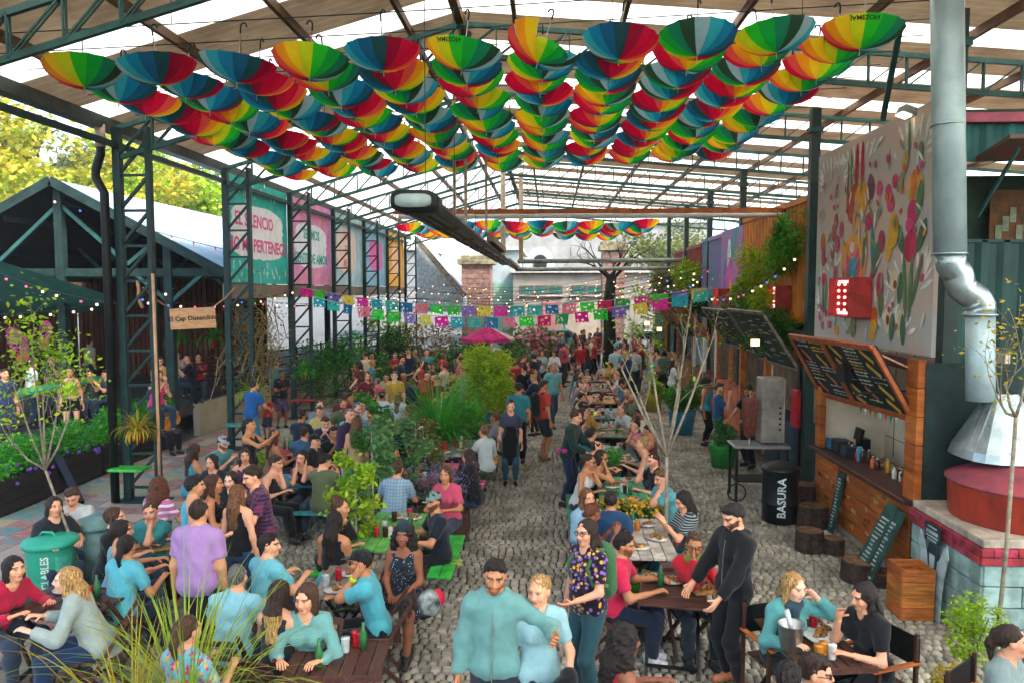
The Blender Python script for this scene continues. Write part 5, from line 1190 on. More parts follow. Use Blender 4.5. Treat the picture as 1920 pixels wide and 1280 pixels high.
for z, w in ((1.06, .2), (1.0, .26), (.95, .26), (.91, .2)): b = MB(); b.box((X0 - .016, 8.75, z), (.004, w, .018 if z != 1.0 else .04)); b.build('placard_line', M_F1, fg)
# ---- containers
M_CT = mat('dark_green_container', '#12403c', .5, .1, .18, 2, bump=.05); M_CT2 = mat('teal_container', '#1f6f70', .55, .1, .2, 2)
def corr_wall(y, x0, x1, z0, z1, m, parent, name='corrugated_wall', pitch=.28, d=.04):
    b = MB(); n = int((x1 - x0) / pitch); P = []
    for i in range(n + 1):
        x = x0 + i * pitch
        for dx, dy in ((0, 0), (.07, 0), (.14, d), (.21, d)):
            xx = min(x + dx, x1); P += [(xx, y + dy, z0), (xx, y + dy, z1)]
    k = len(P) // 2; b.add(P, [(2 * i, 2 * i + 2, 2 * i + 3, 2 * i + 1) for i in range(k - 1)]); b.build(name, m, parent)
ct = thing('shipping_container', 'dark green container behind the oven, lower one of two', 'container', (8, 10.2, 0)); cy = 10.0
corr_wall(cy, 5.84, 10.2, .1, 2.55, M_CT, ct)
b = MB(); b.box((8.0, cy + .02, 2.62), (4.4, .14, .15)); b.build('frame_rail', M_CT, ct); b = MB(); b.box((8.0, cy + .02, .06), (4.4, .14, .12)); b.build('frame_rail', M_CT, ct)
b = MB(); b.box((8.05, cy + 1.3, 1.3), (4.3, 2.4, 2.5)); b.build('body', M_CT, ct)
b = MB(); b.box((5.24, cy - .06, 2.62), (.18, .03, .12)); b.build('corner_casting', M_CT, ct)
for dz in (2.60,): b = MB(); b.box((5.24, cy - .08, dz), (.06, .02, .07)); b.box((5.48, cy - .055, dz), (.2, .02, .07)); b.build('casting_hole', M_BLACK, ct)
ct = thing('shipping_container', 'teal and green upper container with an open hatch window', 'container', (8, 10.2, 2.72))
corr_wall(cy, 5.30, 10.2, 2.78, 4.45, M_CT, ct); corr_wall(cy, 5.30, 10.2, 5.45, 5.95, M_CT2, ct)
b = MB(); b.box((7.7, cy + .02, 2.76), (5.0, .14, .12)); b.build('frame_rail', M_CT, ct); b = MB(); b.box((5.24, cy + .02, 4.38), (.14, .14, 3.1)); b.build('corner_post', M_CT, ct)
b = MB(); b.box((7.7, cy + .0, 5.99), (5.1, .2, .12)); b.build('pink_rail', mat('faded_pink', '#a8586c', .6, 0, .2, 4), ct)
b = MB(); b.box((7.7, cy + 1.6, 4.9), (5.0, .05, 1.2)); b.build('inner_wall', mat('dark_green_boards', '#24402f', .8, 0, .25, 4), ct)
b = MB(); b.box((7.7, cy + .8, 4.44), (5.0, 1.6, .04)); b.build('inner_sill', M_CT, ct); b = MB(); b.box((7.7, cy + .9, 6.07), (5.0, 2.0, .03)); b.build('roof_plate', M_CT, ct)
b = MB(); q0, q1 = Vector((5.45, cy - .02, 5.46)), Vector((9.5, cy - .02, 5.46)); b.add([q0, q1, q1 + Vector((0, -.7, .14)), q0 + Vector((0, -.7, .14)), q0 + Vector((0, 0, .05)), q1 + Vector((0, 0, .05)), q1 + Vector((0, -.7, .19)), q0 + Vector((0, -.7, .19))], [(0, 1, 2, 3), (7, 6, 5, 4), (0, 4, 5, 1), (2, 6, 7, 3), (0, 3, 7, 4), (1, 2, 6, 5)]); b.build('hatch', mat('hatch_worn', '#5b5b54', .7, 0, .35, 4, color2='#8a4a3a'), ct)
b = MB(); b.beam((5.6, cy - .65, 5.50), (5.5, cy - .02, 4.75), .035); b.build('hatch_stay', M_STEEL2, ct)
b = MB(); b.box((6.75, cy + 1.45, 4.85), (.55, .03, .85)); b.build('notice_board', mat('cork_board', '#6b4a2e', .8), ct)
for k in range(5): b = MB(); b.box((6.6 + .1 * k, cy + 1.425, 4.65 + .13 * (k % 3)), (.09, .006, .22)); b.build('paper_note', mat('note_paper', '#8f9a80', .9), ct)
# ---- bin, stumps, chalk boards
bn = thing('rubbish_bin', 'black round rubbish bin lettered BASURA in white', 'bin', tuple(G(1471, 985) + Vector((.0, .28, 0)))); c = Vector(bn.location); M = mat('black_plastic', '#121717', .4, 0, .15, 5)
b = MB(); b.lathe([(.27, 0), (.28, .02), (.285, .30), (.292, .31), (.292, .33), (.285, .34), (.29, .84), (.30, .86)], 28, c); b.build('barrel', M, bn, True)
b = MB(); b.lathe([(.31, .85), (.315, .88), (.30, .91), (.2, .97), (.05, 1.0)], 28, c); b.build('lid', M, bn, True)
ang0 = math.atan2(-c.y, -c.x); me = text_mesh('BASURA', .18, ext=0, bold=.004).copy(); me.materials.clear(); me.materials.append(mat('white_letter', '#d5e2de', .6))
for v in me.vertices:
    a = ang0 + .12 - v.co.y / .29; z = .45 + v.co.x; rr_ = .2965; v.co = (rr_ * math.cos(a), rr_ * math.sin(a), z)
obj('lettering', me, bn)
M_ST = mat('cut_stump', '#6f5238', .85, 0, .3, 8, bump=.4, bscale=20); M_SK = mat('stump_bark', '#3c2f26', .95, 0, .3, 10, bump=.7, bscale=20)
for i, (u, v, r0, h) in enumerate(((1517, 1030, .20, .30), (1562, 1035, .15, .22), (1523, 985, .24, .34), (1518, 960, .22, .50), (1612, 1085, .24, .26), (1650, 1092, .20, .16))):
    p = G(u, v); p.x = min(p.x, SX - .05 - r0); t = thing('tree_stump', ['squat cut log stool at the front of the stump pile', 'small reddish log round beside the stump pile', 'middle log of the stump pile by the bin', 'tallest log of the stump pile by the bin', 'log round under the leaning chalkboards', 'thin log slice beside the wooden box'][i], 'stump', tuple(p), 0, 'log rounds by the stall')
    b = MB(); n = 18; pr = []; b.lathe([(r0 * 1.04, 0), (r0, h * .3), (r0 * .98, h * .96), (r0 * .95, h)], n, p); b.build('bark', M_SK, t); b = MB(); b.lathe([(r0 * .9, h + .001), (r0 * .85, h + .006)], n, p); b.build('cut_face', M_ST, t)
def aboard(u0, v0, u1, v1, w, x0, x1, label, h):
    y = G((u0 + u1) / 2, max(v0, v1)).y; t = thing('chalkboard', label, 'chalkboard', (x0, y, 0)); lo, hi = Vector((x0, y, .03)), Vector((x1, y, h)); d = (hi - lo).normalized(); n_ = Vector((0, 1, 0)).cross(d); n_ = -n_ if n_.x > 0 else n_
    if n_.z < 0: pass
    b = MB(); b.beam(lo, hi, w, .03, n_); b.build('board', mat('green_chalkboard', '#1f4a42', .75, 0, .2, 5), t); n_ = d.cross(Vector((0, 1, 0))); n_ = n_ if n_.x < 0 else -n_
    for k in range(15):
        s = .1 + .055 * k; L = rr.uniform(.3, .75) * w; q = lo + d * (h * s) + n_ * .017; b = MB(); b.beam(q + Vector((0, -L / 2 + rr.uniform(-.03, .03), 0)), q + Vector((0, L / 2, 0)), .004, rr.uniform(.015, .035), d); tag(b.build('chalk_writing', chalk[rr.choice((0, 0, 3))], t), kind='stuff')
aboard(1600, 1085, 1640, 970, .30, 4.05, 4.52, 'green chalkboard menu leaning on the log round at the stall', 1.0)
aboard(1650, 1095, 1690, 985, .30, 4.10, 4.52, 'green chalkboard menu leaning nearest the wooden box', .98)
aboard(1555, 1000, 1580, 905, .22, 4.42, 4.57, 'narrow dark chalkboard propped upright against the planks', .98)
# ---- things on the stall counter
def jar(p, r0, h, col, name, label, cap=None, em=0):
    t = thing(name, label, name.split('_')[-1], tuple(p)); b = MB(); b.lathe([(r0 * .9, 0), (r0, .01), (r0, h * .62), (r0 * .75, h * .75), (r0 * .42, h * .84), (r0 * .40, h * .93)], 14, p); b.build('body', mat('jar_' + col.strip('#'), col, .3, 0, .1, 10, spec=.5), t, True)
    b = MB(); b.lathe([(r0 * .46, h * .92), (r0 * .46, h)], 12, p); b.build('cap', mat('cap_' + (cap or '#d0d0c8').strip('#'), cap or '#d0d0c8', .4), t, True)
SC_ = ['red', 'orange', 'mustard', 'green', 'white', 'cola']; SCC = ['#b01f24', '#c9641e', '#c79a2a', '#3f7a3c', '#cfcabc', '#3a1a18']
for i in range(44):
    y = SY0 + .35 + (i % 22) * .14 + rr.uniform(-.04, .04); x = SX + (.30 if i < 22 else .62) + rr.uniform(-.06, .06); k = rr.randrange(6)
    if i < 22 and (y < 10.3 or rr.random() < .4): continue
    jar(Vector((x, y, 1.147 if x < SX + .4 else .952)), rr.uniform(.03, .045), rr.uniform(.14, .24), SCC[k], 'sauce_bottle', '%s sauce bottle or jar among the food on the stall counter' % SC_[k])
for o_ in [o for o in COL.objects if o.name.startswith('sauce_bottle') and o.parent is None]: o_['group'] = 'bottles and jars on the stall counter'
for i in range(12):
    y = SY0 + .4 + i * .25; x = SX + .82 + rr.uniform(-.12, .15); t = thing('food_tray', ['steel tray of flatbreads on the stall work table', 'basket of chopped red vegetables on the stall work table', 'tray of brown pastries on the stall work table'][i % 3], 'tray', (x, y, .952), 0, 'food trays on the stall work table')
    b = MB(); b.lathe([(.11, 0), (.14, .04), (.145, .045)], 14, (x, y, .952)); b.build('dish', M_CHROME if i % 3 == 0 else M_WOOD, t, True)
    b = MB()
    for q in range(9): b.ball((x + rr.uniform(-.08, .08), y + rr.uniform(-.08, .08), 1.0), (rr.uniform(.03, .05), rr.uniform(.03, .05), .025), 7)
    tag(b.build('food', mat('food_%d' % (i % 3), ['#b98a4e', '#a8352a', '#8a5228'][i % 3], .6, 0, .3, 15), t, True), kind='stuff')
for y, c, w, h, lb in ((12.75, '#2a6f9a', .22, .16, 'blue box at the far end of the stall counter'), (12.45, '#16282c', .3, .2, 'black cash box on the stall counter'), (12.1, '#182a30', .24, .17, 'dark napkin box beside the cash box'), (11.75, '#3a9ab0', .07, .24, 'cyan carton standing on the stall counter')):
    b = MB(); b.bevbox((SX + .22, y, 1.147 + h / 2), (.24 if w > .1 else .07, w, h), .01); tag(b.build('counter_box', mat('box_' + c.strip('#'), c, .5)), lb, 'box')
b = MB(); b.box((SX + .62, 12.6, 1.15), (.16, .2, .4)); b.box((SX + .55, 12.6, 1.42), (.04, .28, .2), (0, .2, 0)); tag(b.build('till_screen', M_BLACK), 'black till with a screen at the back of the stall', 'till')
pt = thing('flower_pot', 'red pot with a red flowering plant at the end of the stall counter', 'plant pot', (SX + .12, SY0 + .2, 1.147)); b = MB(); b.lathe([(.075, 0), (.10, .16), (.108, .17), (.095, .17)], 18, pt.location); b.build('pot', mat('red_pot', '#b8281f', .5), pt, True); POT1 = Vector(pt.location)
# small pennant garland under the menu
for i in range(8):
    s = .52 + i * .05; p = P_(s, 1.0, .02); c = ['#2f7a3f', '#d8d8d0', '#b02a2a'][i % 3]; b = MB(); b.prism([p + Vector((0, -.05, -.02)), p + Vector((0, .05, -.02)), p + Vector((0, 0, -.13))], (.003, 0, 0)); tag(b.build('pennant', mat('pennant_' + c.strip('#'), c, .8)), 'tiny %s pennant hanging under the chalk menu' % ['green', 'white', 'red'][i % 3], 'pennant', 'pennants under the menu')
# ================================================================== further right: second stall, kebab, containers, planted wall
s2 = thing('food_stall', 'kebab stall with a dark tilted chalk menu and a warm lamp', 'stall', (5.6, 17, 0)); X2 = 5.0
b = MB(); b.box((X2 + .2, 17.2, .55), (.5, 4.4, 1.1)); b.build('counter', mat('stall_blue', '#23404a', .6, 0, .25, 3), s2)
b = MB(); b.box((X2 + 1.6, 17.2, 1.6), (.06, 4.6, 3.0)); b.build('back_wall', mat('cream_wall', '#a89a80', .8, 0, .1, 2), s2)
b = MB(); b.box((X2 + .9, 17.2, 2.95), (1.9, 5.0, .08)); b.build('ceiling', M_DK, s2)
for y in (14.95, 17.3, 19.5): b = MB(); b.box((X2, y, 1.5), (.14, .14, 2.9)); b.build('post', M_BLACK if y < 15 else mat('orange_post', '#b86a2e', .6), s2)
def tilt_menu(y0, y1, xt, zt, xb, zb, label, m=M_CHALK, fr=M_WOODG, marks=40):
    c = Vector(((xt + xb) / 2, (y0 + y1) / 2, zb)); t = thing('menu_board', label, 'menu board', tuple(c)); a, b_, c_, d_ = Vector((xt, y1, zt)), Vector((xt, y0, zt)), Vector((xb, y0, zb)), Vector((xb, y1, zb)); n_ = (b_ - a).cross(d_ - a).normalized(); n_ = -n_ if n_.x > 0 else n_
    mb = MB(); mb.add([a, b_, c_, d_, a - n_ * .04, b_ - n_ * .04, c_ - n_ * .04, d_ - n_ * .04], [(0, 1, 2, 3), (7, 6, 5, 4), (0, 4, 5, 1), (1, 5, 6, 2), (2, 6, 7, 3), (3, 7, 4, 0)]); mb.build('board', m, t)
    for p, q in ((a, b_), (b_, c_), (c_, d_), (d_, a)): mb = MB(); mb.beam(p + n_ * .005, q + n_ * .005, .07, .05, n_); mb.build('frame_bar', fr, t)
    for k in range(marks):
        s, t_ = rr.uniform(.06, .85), rr.uniform(.08, .92); p = a.lerp(b_, s).lerp(d_.lerp(c_, s), t_) + n_ * .004; q = a.lerp(b_, s + .1).lerp(d_.lerp(c_, s + .1), t_) + n_ * .004; mb = MB(); mb.beam(p, q, .005, rr.uniform(.012, .03), (d_ - a).normalized()); tag(mb.build('chalk_mark', chalk[rr.choice((0, 0, 3, 1))], t), kind='stuff')
    return a, b_, c_, d_, n_
tilt_menu(15.1, 18.0, 4.25, 3.35, 5.0, 2.2, 'dark tilted chalk menu with a lit lamp over the kebab stall', mat('olive_chalkboard', '#2e362a', .8, 0, .3, 3))
tilt_menu(18.6, 21.5, 4.35, 3.3, 5.05, 2.3, 'tilted menu with a branch rail on top beyond the kebab stall')
tilt_menu(23.5, 26.5, 4.2, 3.35, 5.05, 2.3, 'orange lit wooden flap menu beside warm lamps', mat('warm_board', '#8a5f3c', .7, 0, .3, 3), M_FR, 12)
tilt_menu(27.5, 30.5, 4.2, 3.35, 5.05, 2.3, 'pale orange wooden flap menu further down the lane', MATS['warm_board'], M_FR, 8)
for u, v, y, s, lb in ((1415, 642, 15.3, .09, 'glowing square work lamp in front of the olive chalk menu'), (1213, 606, 25.0, .09, 'warm glowing lamp under the wooden flap menu'), (1236, 617, 24.2, .08, 'second warm glowing lamp under the wooden flap menu')):
    p = DY(u, v, y); t = thing('work_lamp', lb, 'lamp', tuple(p)); b = MB(); b.box(p, (s * 2.2, .06, s * 1.8)); b.build('housing', M_BLACK, t); b = MB(); b.box(p + Vector((0, -.036, 0)), (s * 1.9, .012, s * 1.5)); b.build('lens', mat('warm_lamp_glow', '#ffd9a0', .3, emit=.7, ecol=(1, .58, .25)), t); b = MB(); b.tube([p, p + Vector((.1, .25, .2))], .012, 5); b.build('arm', M_BLACK, t)
# kebab machine and cart
kb = thing('kebab_grill', 'tall steel kebab grill with a browned meat spit', 'grill', tuple(G(1432, 938) + Vector((0, .25, 0)))); c = Vector(kb.location); 
b = MB(); b.bevbox(c + Vector((.18, .1, 1.62)), (.42, .4, 1.20), .02); b.build('heater', mat('kebab_steel', '#8f8a80', .4, .2, .15, 4), kb)
for k in range(5): b = MB(); b.lathe([(.022, 0), (.022, .02)], 10, (0, 0, 0)); me = b.mesh('knob', M_BLACK); me.transform(Matrix.Translation((.30, -.102, 1.28 + k * .1)) @ Matrix.Rotation(R(90), 4, 'X')); obj('knob', me, kb)
b = MB(); b.lathe([(.06, 0), (.10, .05), (.13, .3), (.145, .62), (.14, .70), (.05, .74)], 20, c + Vector((-.22, -.02, 1.12))); b.build('meat_spit', mat('kebab_meat', '#7a3d2c', .55, 0, .4, 14, bump=.9, bscale=25, color2='#4a2018'), kb, True)
b = MB(); b.tube([c + Vector((-.22, -.02, 1.0)), c + Vector((-.22, -.02, 1.95))], .012, 6); b.build('skewer', M_CHROME, kb)
b = MB(); b.bevbox(c + Vector((-.05, 0, .98)), (1.0, .6, .05), .01); b.build('cart_top', M_CHROME, kb)
for dx in (-.5, .4):
    for dy in (-.25, .25): b = MB(); b.beam(c + Vector((dx, dy, 0)), c + Vector((dx, dy, .96)), .045); b.build('leg', M_BLACK, kb)
b = MB(); b.box(c + Vector((-.05, 0, .35)), (.9, .5, .03)); b.build('lower_shelf', M_BLACK, kb)
b = MB(); w0 = c + Vector((-.5, -.3, .16)); b.tube([w0 + Vector((.16 * math.cos(a), 0, .16 * math.sin(a))) for a in np.linspace(0, 6.28, 18)], .015, 6); b.build('wheel', M_BLACK, kb, True)
b = MB(); p = DX(1492, 765, 4.9); b.bevbox(p, (.10, .34, .75), .02); tag(b.build('red_cabinet', mat('red_cabinet', '#b3162a', .5)), 'red hanging box on the post beside the kebab grill', 'box')
# yellow container with planted front, teal panel, red container
def cont(y0, y1, z0, z1, x, m, label, nm='shipping_container'):
    t = thing(nm, label, 'container', (x + 1.2, (y0 + y1) / 2, z0)); b = MB(); n = int((y1 - y0) / .28); P = []
    for i in range(n + 1):
        for dy, dx in ((0, 0), (.07, 0), (.14, .04), (.21, .04)): yy = min(y0 + i * .28 + dy, y1); P += [(x + dx, yy, z0 + .1), (x + dx, yy, z1 - .1)]
    k = len(P) // 2; b.add(P, [(2 * i + 1, 2 * i + 3, 2 * i + 2, 2 * i) for i in range(k - 1)]); b.build('corrugated_wall', m, t)
    b = MB(); b.box((x + 1.25, (y0 + y1) / 2, (z0 + z1) / 2), (2.3, y1 - y0 - .02, z1 - z0 - .02)); b.build('body', m, t)
    for z in (z0 + .06, z1 - .06): b = MB(); b.box((x + .03, (y0 + y1) / 2, z), (.12, y1 - y0, .12)); b.build('frame_rail', m, t)
cont(14.9, 20.9, 3.1, 5.75, 5.3, mat('yellow_container', '#b9701c', .55, 0, .2, 2), 'yellow ochre upper container behind the hanging ferns')
cont(21.2, 27.2, 3.0, 5.6, 5.45, mat('violet_teal_paint', '#1f8f96', .6, 0, .2, 1.0, color2='#8a4f9a'), 'teal and violet painted upper container')
cont(27.5, 33.5, 2.9, 5.5, 5.5, mat('red_container', '#7d2a2c', .6, 0, .2, 2), 'dark red upper container further down the lane')
cont(33.8, 40, .1, 4.6, 5.6, mat('old_blue_container', '#4a5f66', .6, 0, .2, 2), 'grey blue container at the end of the right row')
b = MB(); b.box((5.42, 22.6, 4.25), (.05, 2.6, 2.75)); o = b.build('panel', mat('teal_panel_paint', '#1f8aa0', .7, 0, .25, .9, color2='#b04a9a')); tag(o, 'tall teal and magenta painted panel on the container row', 'mural'); o.name = 'painted_panel'
for k, (s, t_, w, h, c_) in enumerate(((.4, .75, .22, .5, '#c9e0e2'), (.45, .55, .3, .45, '#b84a9a'), (.5, .35, .25, .3, '#e07a3c'), (.2, .4, .18, .9, '#8a5fb0'), (.85, .5, .10, 1.0, '#d9756a'))):
    pl = [(5.392 - k * .001, 23.9 - s * 2.6 - w * math.sin(a), 2.9 + t_ * 2.6 + h * math.cos(a)) for a in np.linspace(0, 5.9, 14)]; b = MB(); b.prism(pl, (-.001, 0, 0)); obj('painted_shape', b.mesh('painted_shape', mat('panel_' + c_.strip('#'), c_, .8)), o)
# lower dark fronts of the far stalls
for i, (y0, y1, c, lb) in enumerate(((20.0, 23.2, '#7a3a5a', 'pink and orange painted stall front beyond the kebab grill'), (23.4, 27, '#5a3a2a', 'brown stall front under the warm lamps'), (27.2, 33.5, '#6a4a2c', 'ochre stall front further down the lane'))):
    t = thing('stall_front', lb, 'stall', (5.8, (y0 + y1) / 2, 0)); m = mat('front_' + c.strip('#'), c, .7, 0, .3, 1.5, color2=['#c9783c', '#8a5a34', '#8f6a3a'][i])
    b = MB(); b.box((5.35, (y0 + y1) / 2, .55), (.4, y1 - y0, 1.1)); b.build('counter', m, t); b = MB(); b.box((6.9, (y0 + y1) / 2, 1.5), (.06, y1 - y0, 3)); b.build('back_wall', mat('stall_dim', '#8a7a62', .8, 0, .2, 2), t); b = MB(); b.box((6.1, (y0 + y1) / 2, 2.95), (1.9, y1 - y0, .08)); b.build('ceiling', M_DK, t)
    for y in (y0 + .05, (y0 + y1) / 2, y1 - .05): b = MB(); b.box((5.2, y, 1.5), (.1, .1, 2.9)); b.build('post', M_WHITE if i == 1 else M_WOOD, t)
# ================================================================== the far end of the lane
M_BRK = mat('pale_brick', '#86695f', .85, 0, .2, 6, bump=.3, objrand=.15)
def pillar(u0, u1, vt, y, label):
    p0, p1 = DY(u0, vt, y), DY(u1, vt, y); w = p1.x - p0.x; cx = (p0.x + p1.x) / 2; h = p0.z; t = thing('brick_pillar', label, 'pillar', (cx, y, 0))
    n = int(h / .30)
    for i in range(n):
        for k in range(3):
            s = (.5 if i % 2 else 0); a = cx - w / 2 + (k - s) * w / 2.5; c_ = min(a + w / 2.5, cx + w / 2); a = max(a, cx - w / 2)
            if c_ - a > .05: b = MB(); b.box(((a + c_) / 2, y, i * .30 + .15), (c_ - a - .03, w, .27)); b.build('brick', M_BRK, t)
    b = MB(); b.box((cx, y, h / 2), (w - .06, w - .06, h)); b.build('core', mat('old_mortar', '#8f8478', .9), t)
    b = MB(); b.box((cx, y, h + .12), (w * 1.25, w * 1.25, .3)); b.box((cx, y, h + .38), (w * 1.05, w * 1.05, .25)); b.build('capital', mat('mossy_cap', '#7f7a60', .9, 0, .3, 3), t)
pillar(868, 922, 496, 46, 'left brick gate pillar with a mossy cap'); pillar(1128, 1170, 470, 46, 'right brick gate pillar with a mossy cap')
def house(u0, u1, vt, y, depth, c, label, wins=(), doors=(), extra=None):
    p0, p1 = DY(u0, vt, y), DY(u1, vt, y); t = thing('house', label, 'house', ((p0.x + p1.x) / 2, y, 0)); m = mat('wall_' + c.strip('#'), c, .85, 0, .12, .8)
    b = MB(); b.box(((p0.x + p1.x) / 2, y + depth / 2, p0.z / 2), (p1.x - p0.x, depth, p0.z)); b.build('wall', m, t)
    b = MB(); b.box(((p0.x + p1.x) / 2, y + depth / 2 - .1, p0.z + .12), (p1.x - p0.x + .4, depth + .5, .24)); b.build('cornice', mat('pale_cornice', '#a9aaa0', .8), t)
    for (a, b0, c0, d0, col) in wins:
        q0, q1 = DY(a, b0, y - .03), DY(c0, d0, y - .03); cx, cz = (q0.x + q1.x) / 2, (q0.z + q1.z) / 2; w, h = abs(q1.x - q0.x), abs(q1.z - q0.z)
        f = MB(); f.box((cx, y - .02, cz), (w, .08, h)); fo = f.build('window', mat('frame_' + col.strip('#'), '#8a5f44', .7), t)
        n = max(1, int(w / .9))
        for k in range(n):
            g = MB(); g.box((cx - w / 2 + (k + .5) * w / n, y - .07, cz), (w / n - .1, .03, h - .12)); pn = obj('pane', g.mesh('pane', mat('glass_' + col.strip('#'), col, .15, 0, .1, 2), tuple(t.location)), fo)
        f = MB(); f.box((cx, y - .1, cz - h / 2 - .06), (w + .2, .2, .1)); f.build('sill', mat('pale_cornice'), t)
    for (a, b0, c0, d0, col) in doors:
        q0, q1 = DY(a, b0, y - .03), DY(c0, d0, y - .03); b = MB(); b.box(((q0.x + q1.x) / 2, y - .03, (q0.z + q1.z) / 2), (abs(q1.x - q0.x), .1, abs(q1.z - q0.z))); b.build('shutter', mat('door_' + col.strip('#'), col, .7, 0, .1, 2), t)
    return t
h1 = house(905, 975, 470, 52, 10, '#8f9c9c', 'white house with a pale green door behind the gate', doors=((925, 530, 962, 660, '#7fa88c'),))
h2 = house(962, 1270, 512, 50, 10, '#85827a', 'long grey building with a strip of dark windows at the lane end', wins=((975, 535, 1055, 553, '#2f5a58'), (1072, 535, 1130, 553, '#2f5a58')), doors=((1060, 570, 1120, 660, '#94897a'), (1018, 565, 1050, 660, '#9a6f6a')))
b = MB(); p = DY(1013, 490, 56)
h3 = house(940, 1330, 420, 70, 12, '#8d8e8a', 'tall cream house with an arched window far behind the lane')
t = thing('arched_dormer', 'white rounded dormer with a dark arched opening above the grey building', 'dormer', (p.x, 56, 0)); 
pl = [DY(985, 512, 56), DY(985, 488, 56)] + [DY(1013 - 24 * math.cos(a), 485 - 22 * math.sin(a), 56) for a in np.linspace(0, math.pi, 9)] + [DY(1041, 488, 56), DY(1041, 512, 56)]
b.prism(pl, (0, 1.5, 0)); b.build('gable', mat('wall_white', '#9aa4a6', .8), t)
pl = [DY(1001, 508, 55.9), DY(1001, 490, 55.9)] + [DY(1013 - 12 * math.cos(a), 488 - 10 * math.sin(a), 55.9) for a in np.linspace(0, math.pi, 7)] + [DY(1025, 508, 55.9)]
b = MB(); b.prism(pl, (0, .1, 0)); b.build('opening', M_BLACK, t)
# white tent-like building on the far left
t = thing('white_annex', 'white gable annex with a grey roof at the far end on the left', 'building', tuple(DY(820, 560, 43))); a_ = [DY(782, 585, 43), DY(782, 455, 43), DY(868, 560, 43), DY(868, 585, 43)]
b = MB(); b.prism(a_, (0, 6, 0)); b.build('wall', mat('wall_white'), t); b = MB(); b.beam(DY(780, 448, 42.6), DY(872, 556, 42.6), .25, .3); b.build('roof_edge', M_WOODG, t)
house(700, 800, 470, 60, 8, '#8a9090', 'pale house beyond the annex on the far left')
# hedge of dark stuff: street tree trunk, cars
def branchy0(t, p0, dirv, length, rad, r_, depth=2):
    p = Vector(p0); d = Vector(dirv).normalized(); pts = [p.copy()]; rs = [rad]
    for k in range(4): d = (d + Vector(r_.normal(size=3)) * .16).normalized(); p = p + d * length / 4; pts.append(p.copy()); rs.append(rad * (1 - .14 * (k + 1)))
    b = MB(); b.tube(pts, rad, 6, rad=rs); b.build('limb', MATS['dark_bark'], t, True)
    if depth:
        for k in range(3): branchy0(t, pts[-1 - k % 2], tuple(d + Vector(r_.normal(size=3)) * .6 + Vector((0, 0, .2))), length * .75, rs[-1] * .8, r_, depth - 1)
def far_trunk():
    p = G(1142, 688); t = thing('street_tree', 'thick dark tree trunk standing in the lane near the gate', 'tree', tuple(p)); b = MB(); b.tube([p, p + Vector((.02, 0, 1.6)), p + Vector((-.05, 0, 3.2)), p + Vector((.1, 0, 4.6))], .3, 12, rad=[.36, .30, .28, .24]); b.build('trunk', mat('dark_bark', '#1f2a24', .95, 0, .3, 8, bump=.8, bscale=15), t, True)
    rr_ = random.Random(9)
    BR = np.random.default_rng(5)
    for k in range(5): branchy0(t, p + Vector((.1, 0, 4.3)), (math.cos(k * 1.3), math.sin(k * 1.3), 1.0), 1.5, .10, BR)
far_trunk()
def car(u, v, col, label, y=44):
    p = DY(u, v, y); p.z = 0; t = thing('parked_car', label, 'car', tuple(p)); prof = [(-2.0, .35), (-2.0, .75), (-1.6, .9), (-1.0, 1.38), (.7, 1.42), (1.4, .95), (2.0, .82), (2.05, .35)]
    b = MB(); b.prism([(p.x + x, p.y, z) for x, z in prof], (0, 1.7, 0)); b.build('body', mat('car_' + col.strip('#'), col, .3, .2, .05, 3), t)
    b = MB(); b.prism([(p.x + x, p.y - .01, z) for x, z in ((-1.35, .95), (-.95, 1.3), (.62, 1.34), (1.15, .97))], (0, -.01, 0)); b.build('window', mat('car_glass', '#16242a', .1), t)
    for x in (-1.25, 1.3): b = MB(); b.tube([(p.x + x, p.y - .03, .32), (p.x + x, p.y + .2, .32)], .32, 16); b.build('wheel', M_BLACK, t)
car(1230, 640, '#b9c6c9', 'silver car parked across the end of the lane'); car(1045, 640, '#2f6a6e', 'dark teal car roof behind the far crowd', 45)
# market parasol, pink and white
pp = G(915, 700); pp = DY(915, 628, 27); t = thing('market_parasol', 'pink and white market parasol among the plants', 'parasol', (pp.x, 27, 0)); zc = pp.z
for k in range(8):
    a0, a1 = 2 * math.pi * k / 8 + .2, 2 * math.pi * (k + 1) / 8 + .2; ap = Vector((pp.x, 27, zc + .32)); q0 = Vector((pp.x + 1.0 * math.cos(a0), 27 + 1.0 * math.sin(a0), zc - .12)); q1 = Vector((pp.x + 1.0 * math.cos(a1), 27 + 1.0 * math.sin(a1), zc - .12))
    b = MB(); b.add([ap, q0, q1, q0 - Vector((0, 0, .1)), q1 - Vector((0, 0, .1))], [(0, 1, 2), (1, 3, 4, 2)]); b.build('panel', mat('parasol_pink', '#d0307e', .8, trans=.3) if k % 4 != 3 else mat('parasol_white', '#e0c8c8', .8, trans=.3), t)
b = MB(); b.tube([(pp.x, 27, 0), (pp.x, 27, zc + .34)], .025, 8); b.build('pole', M_WOODG, t)
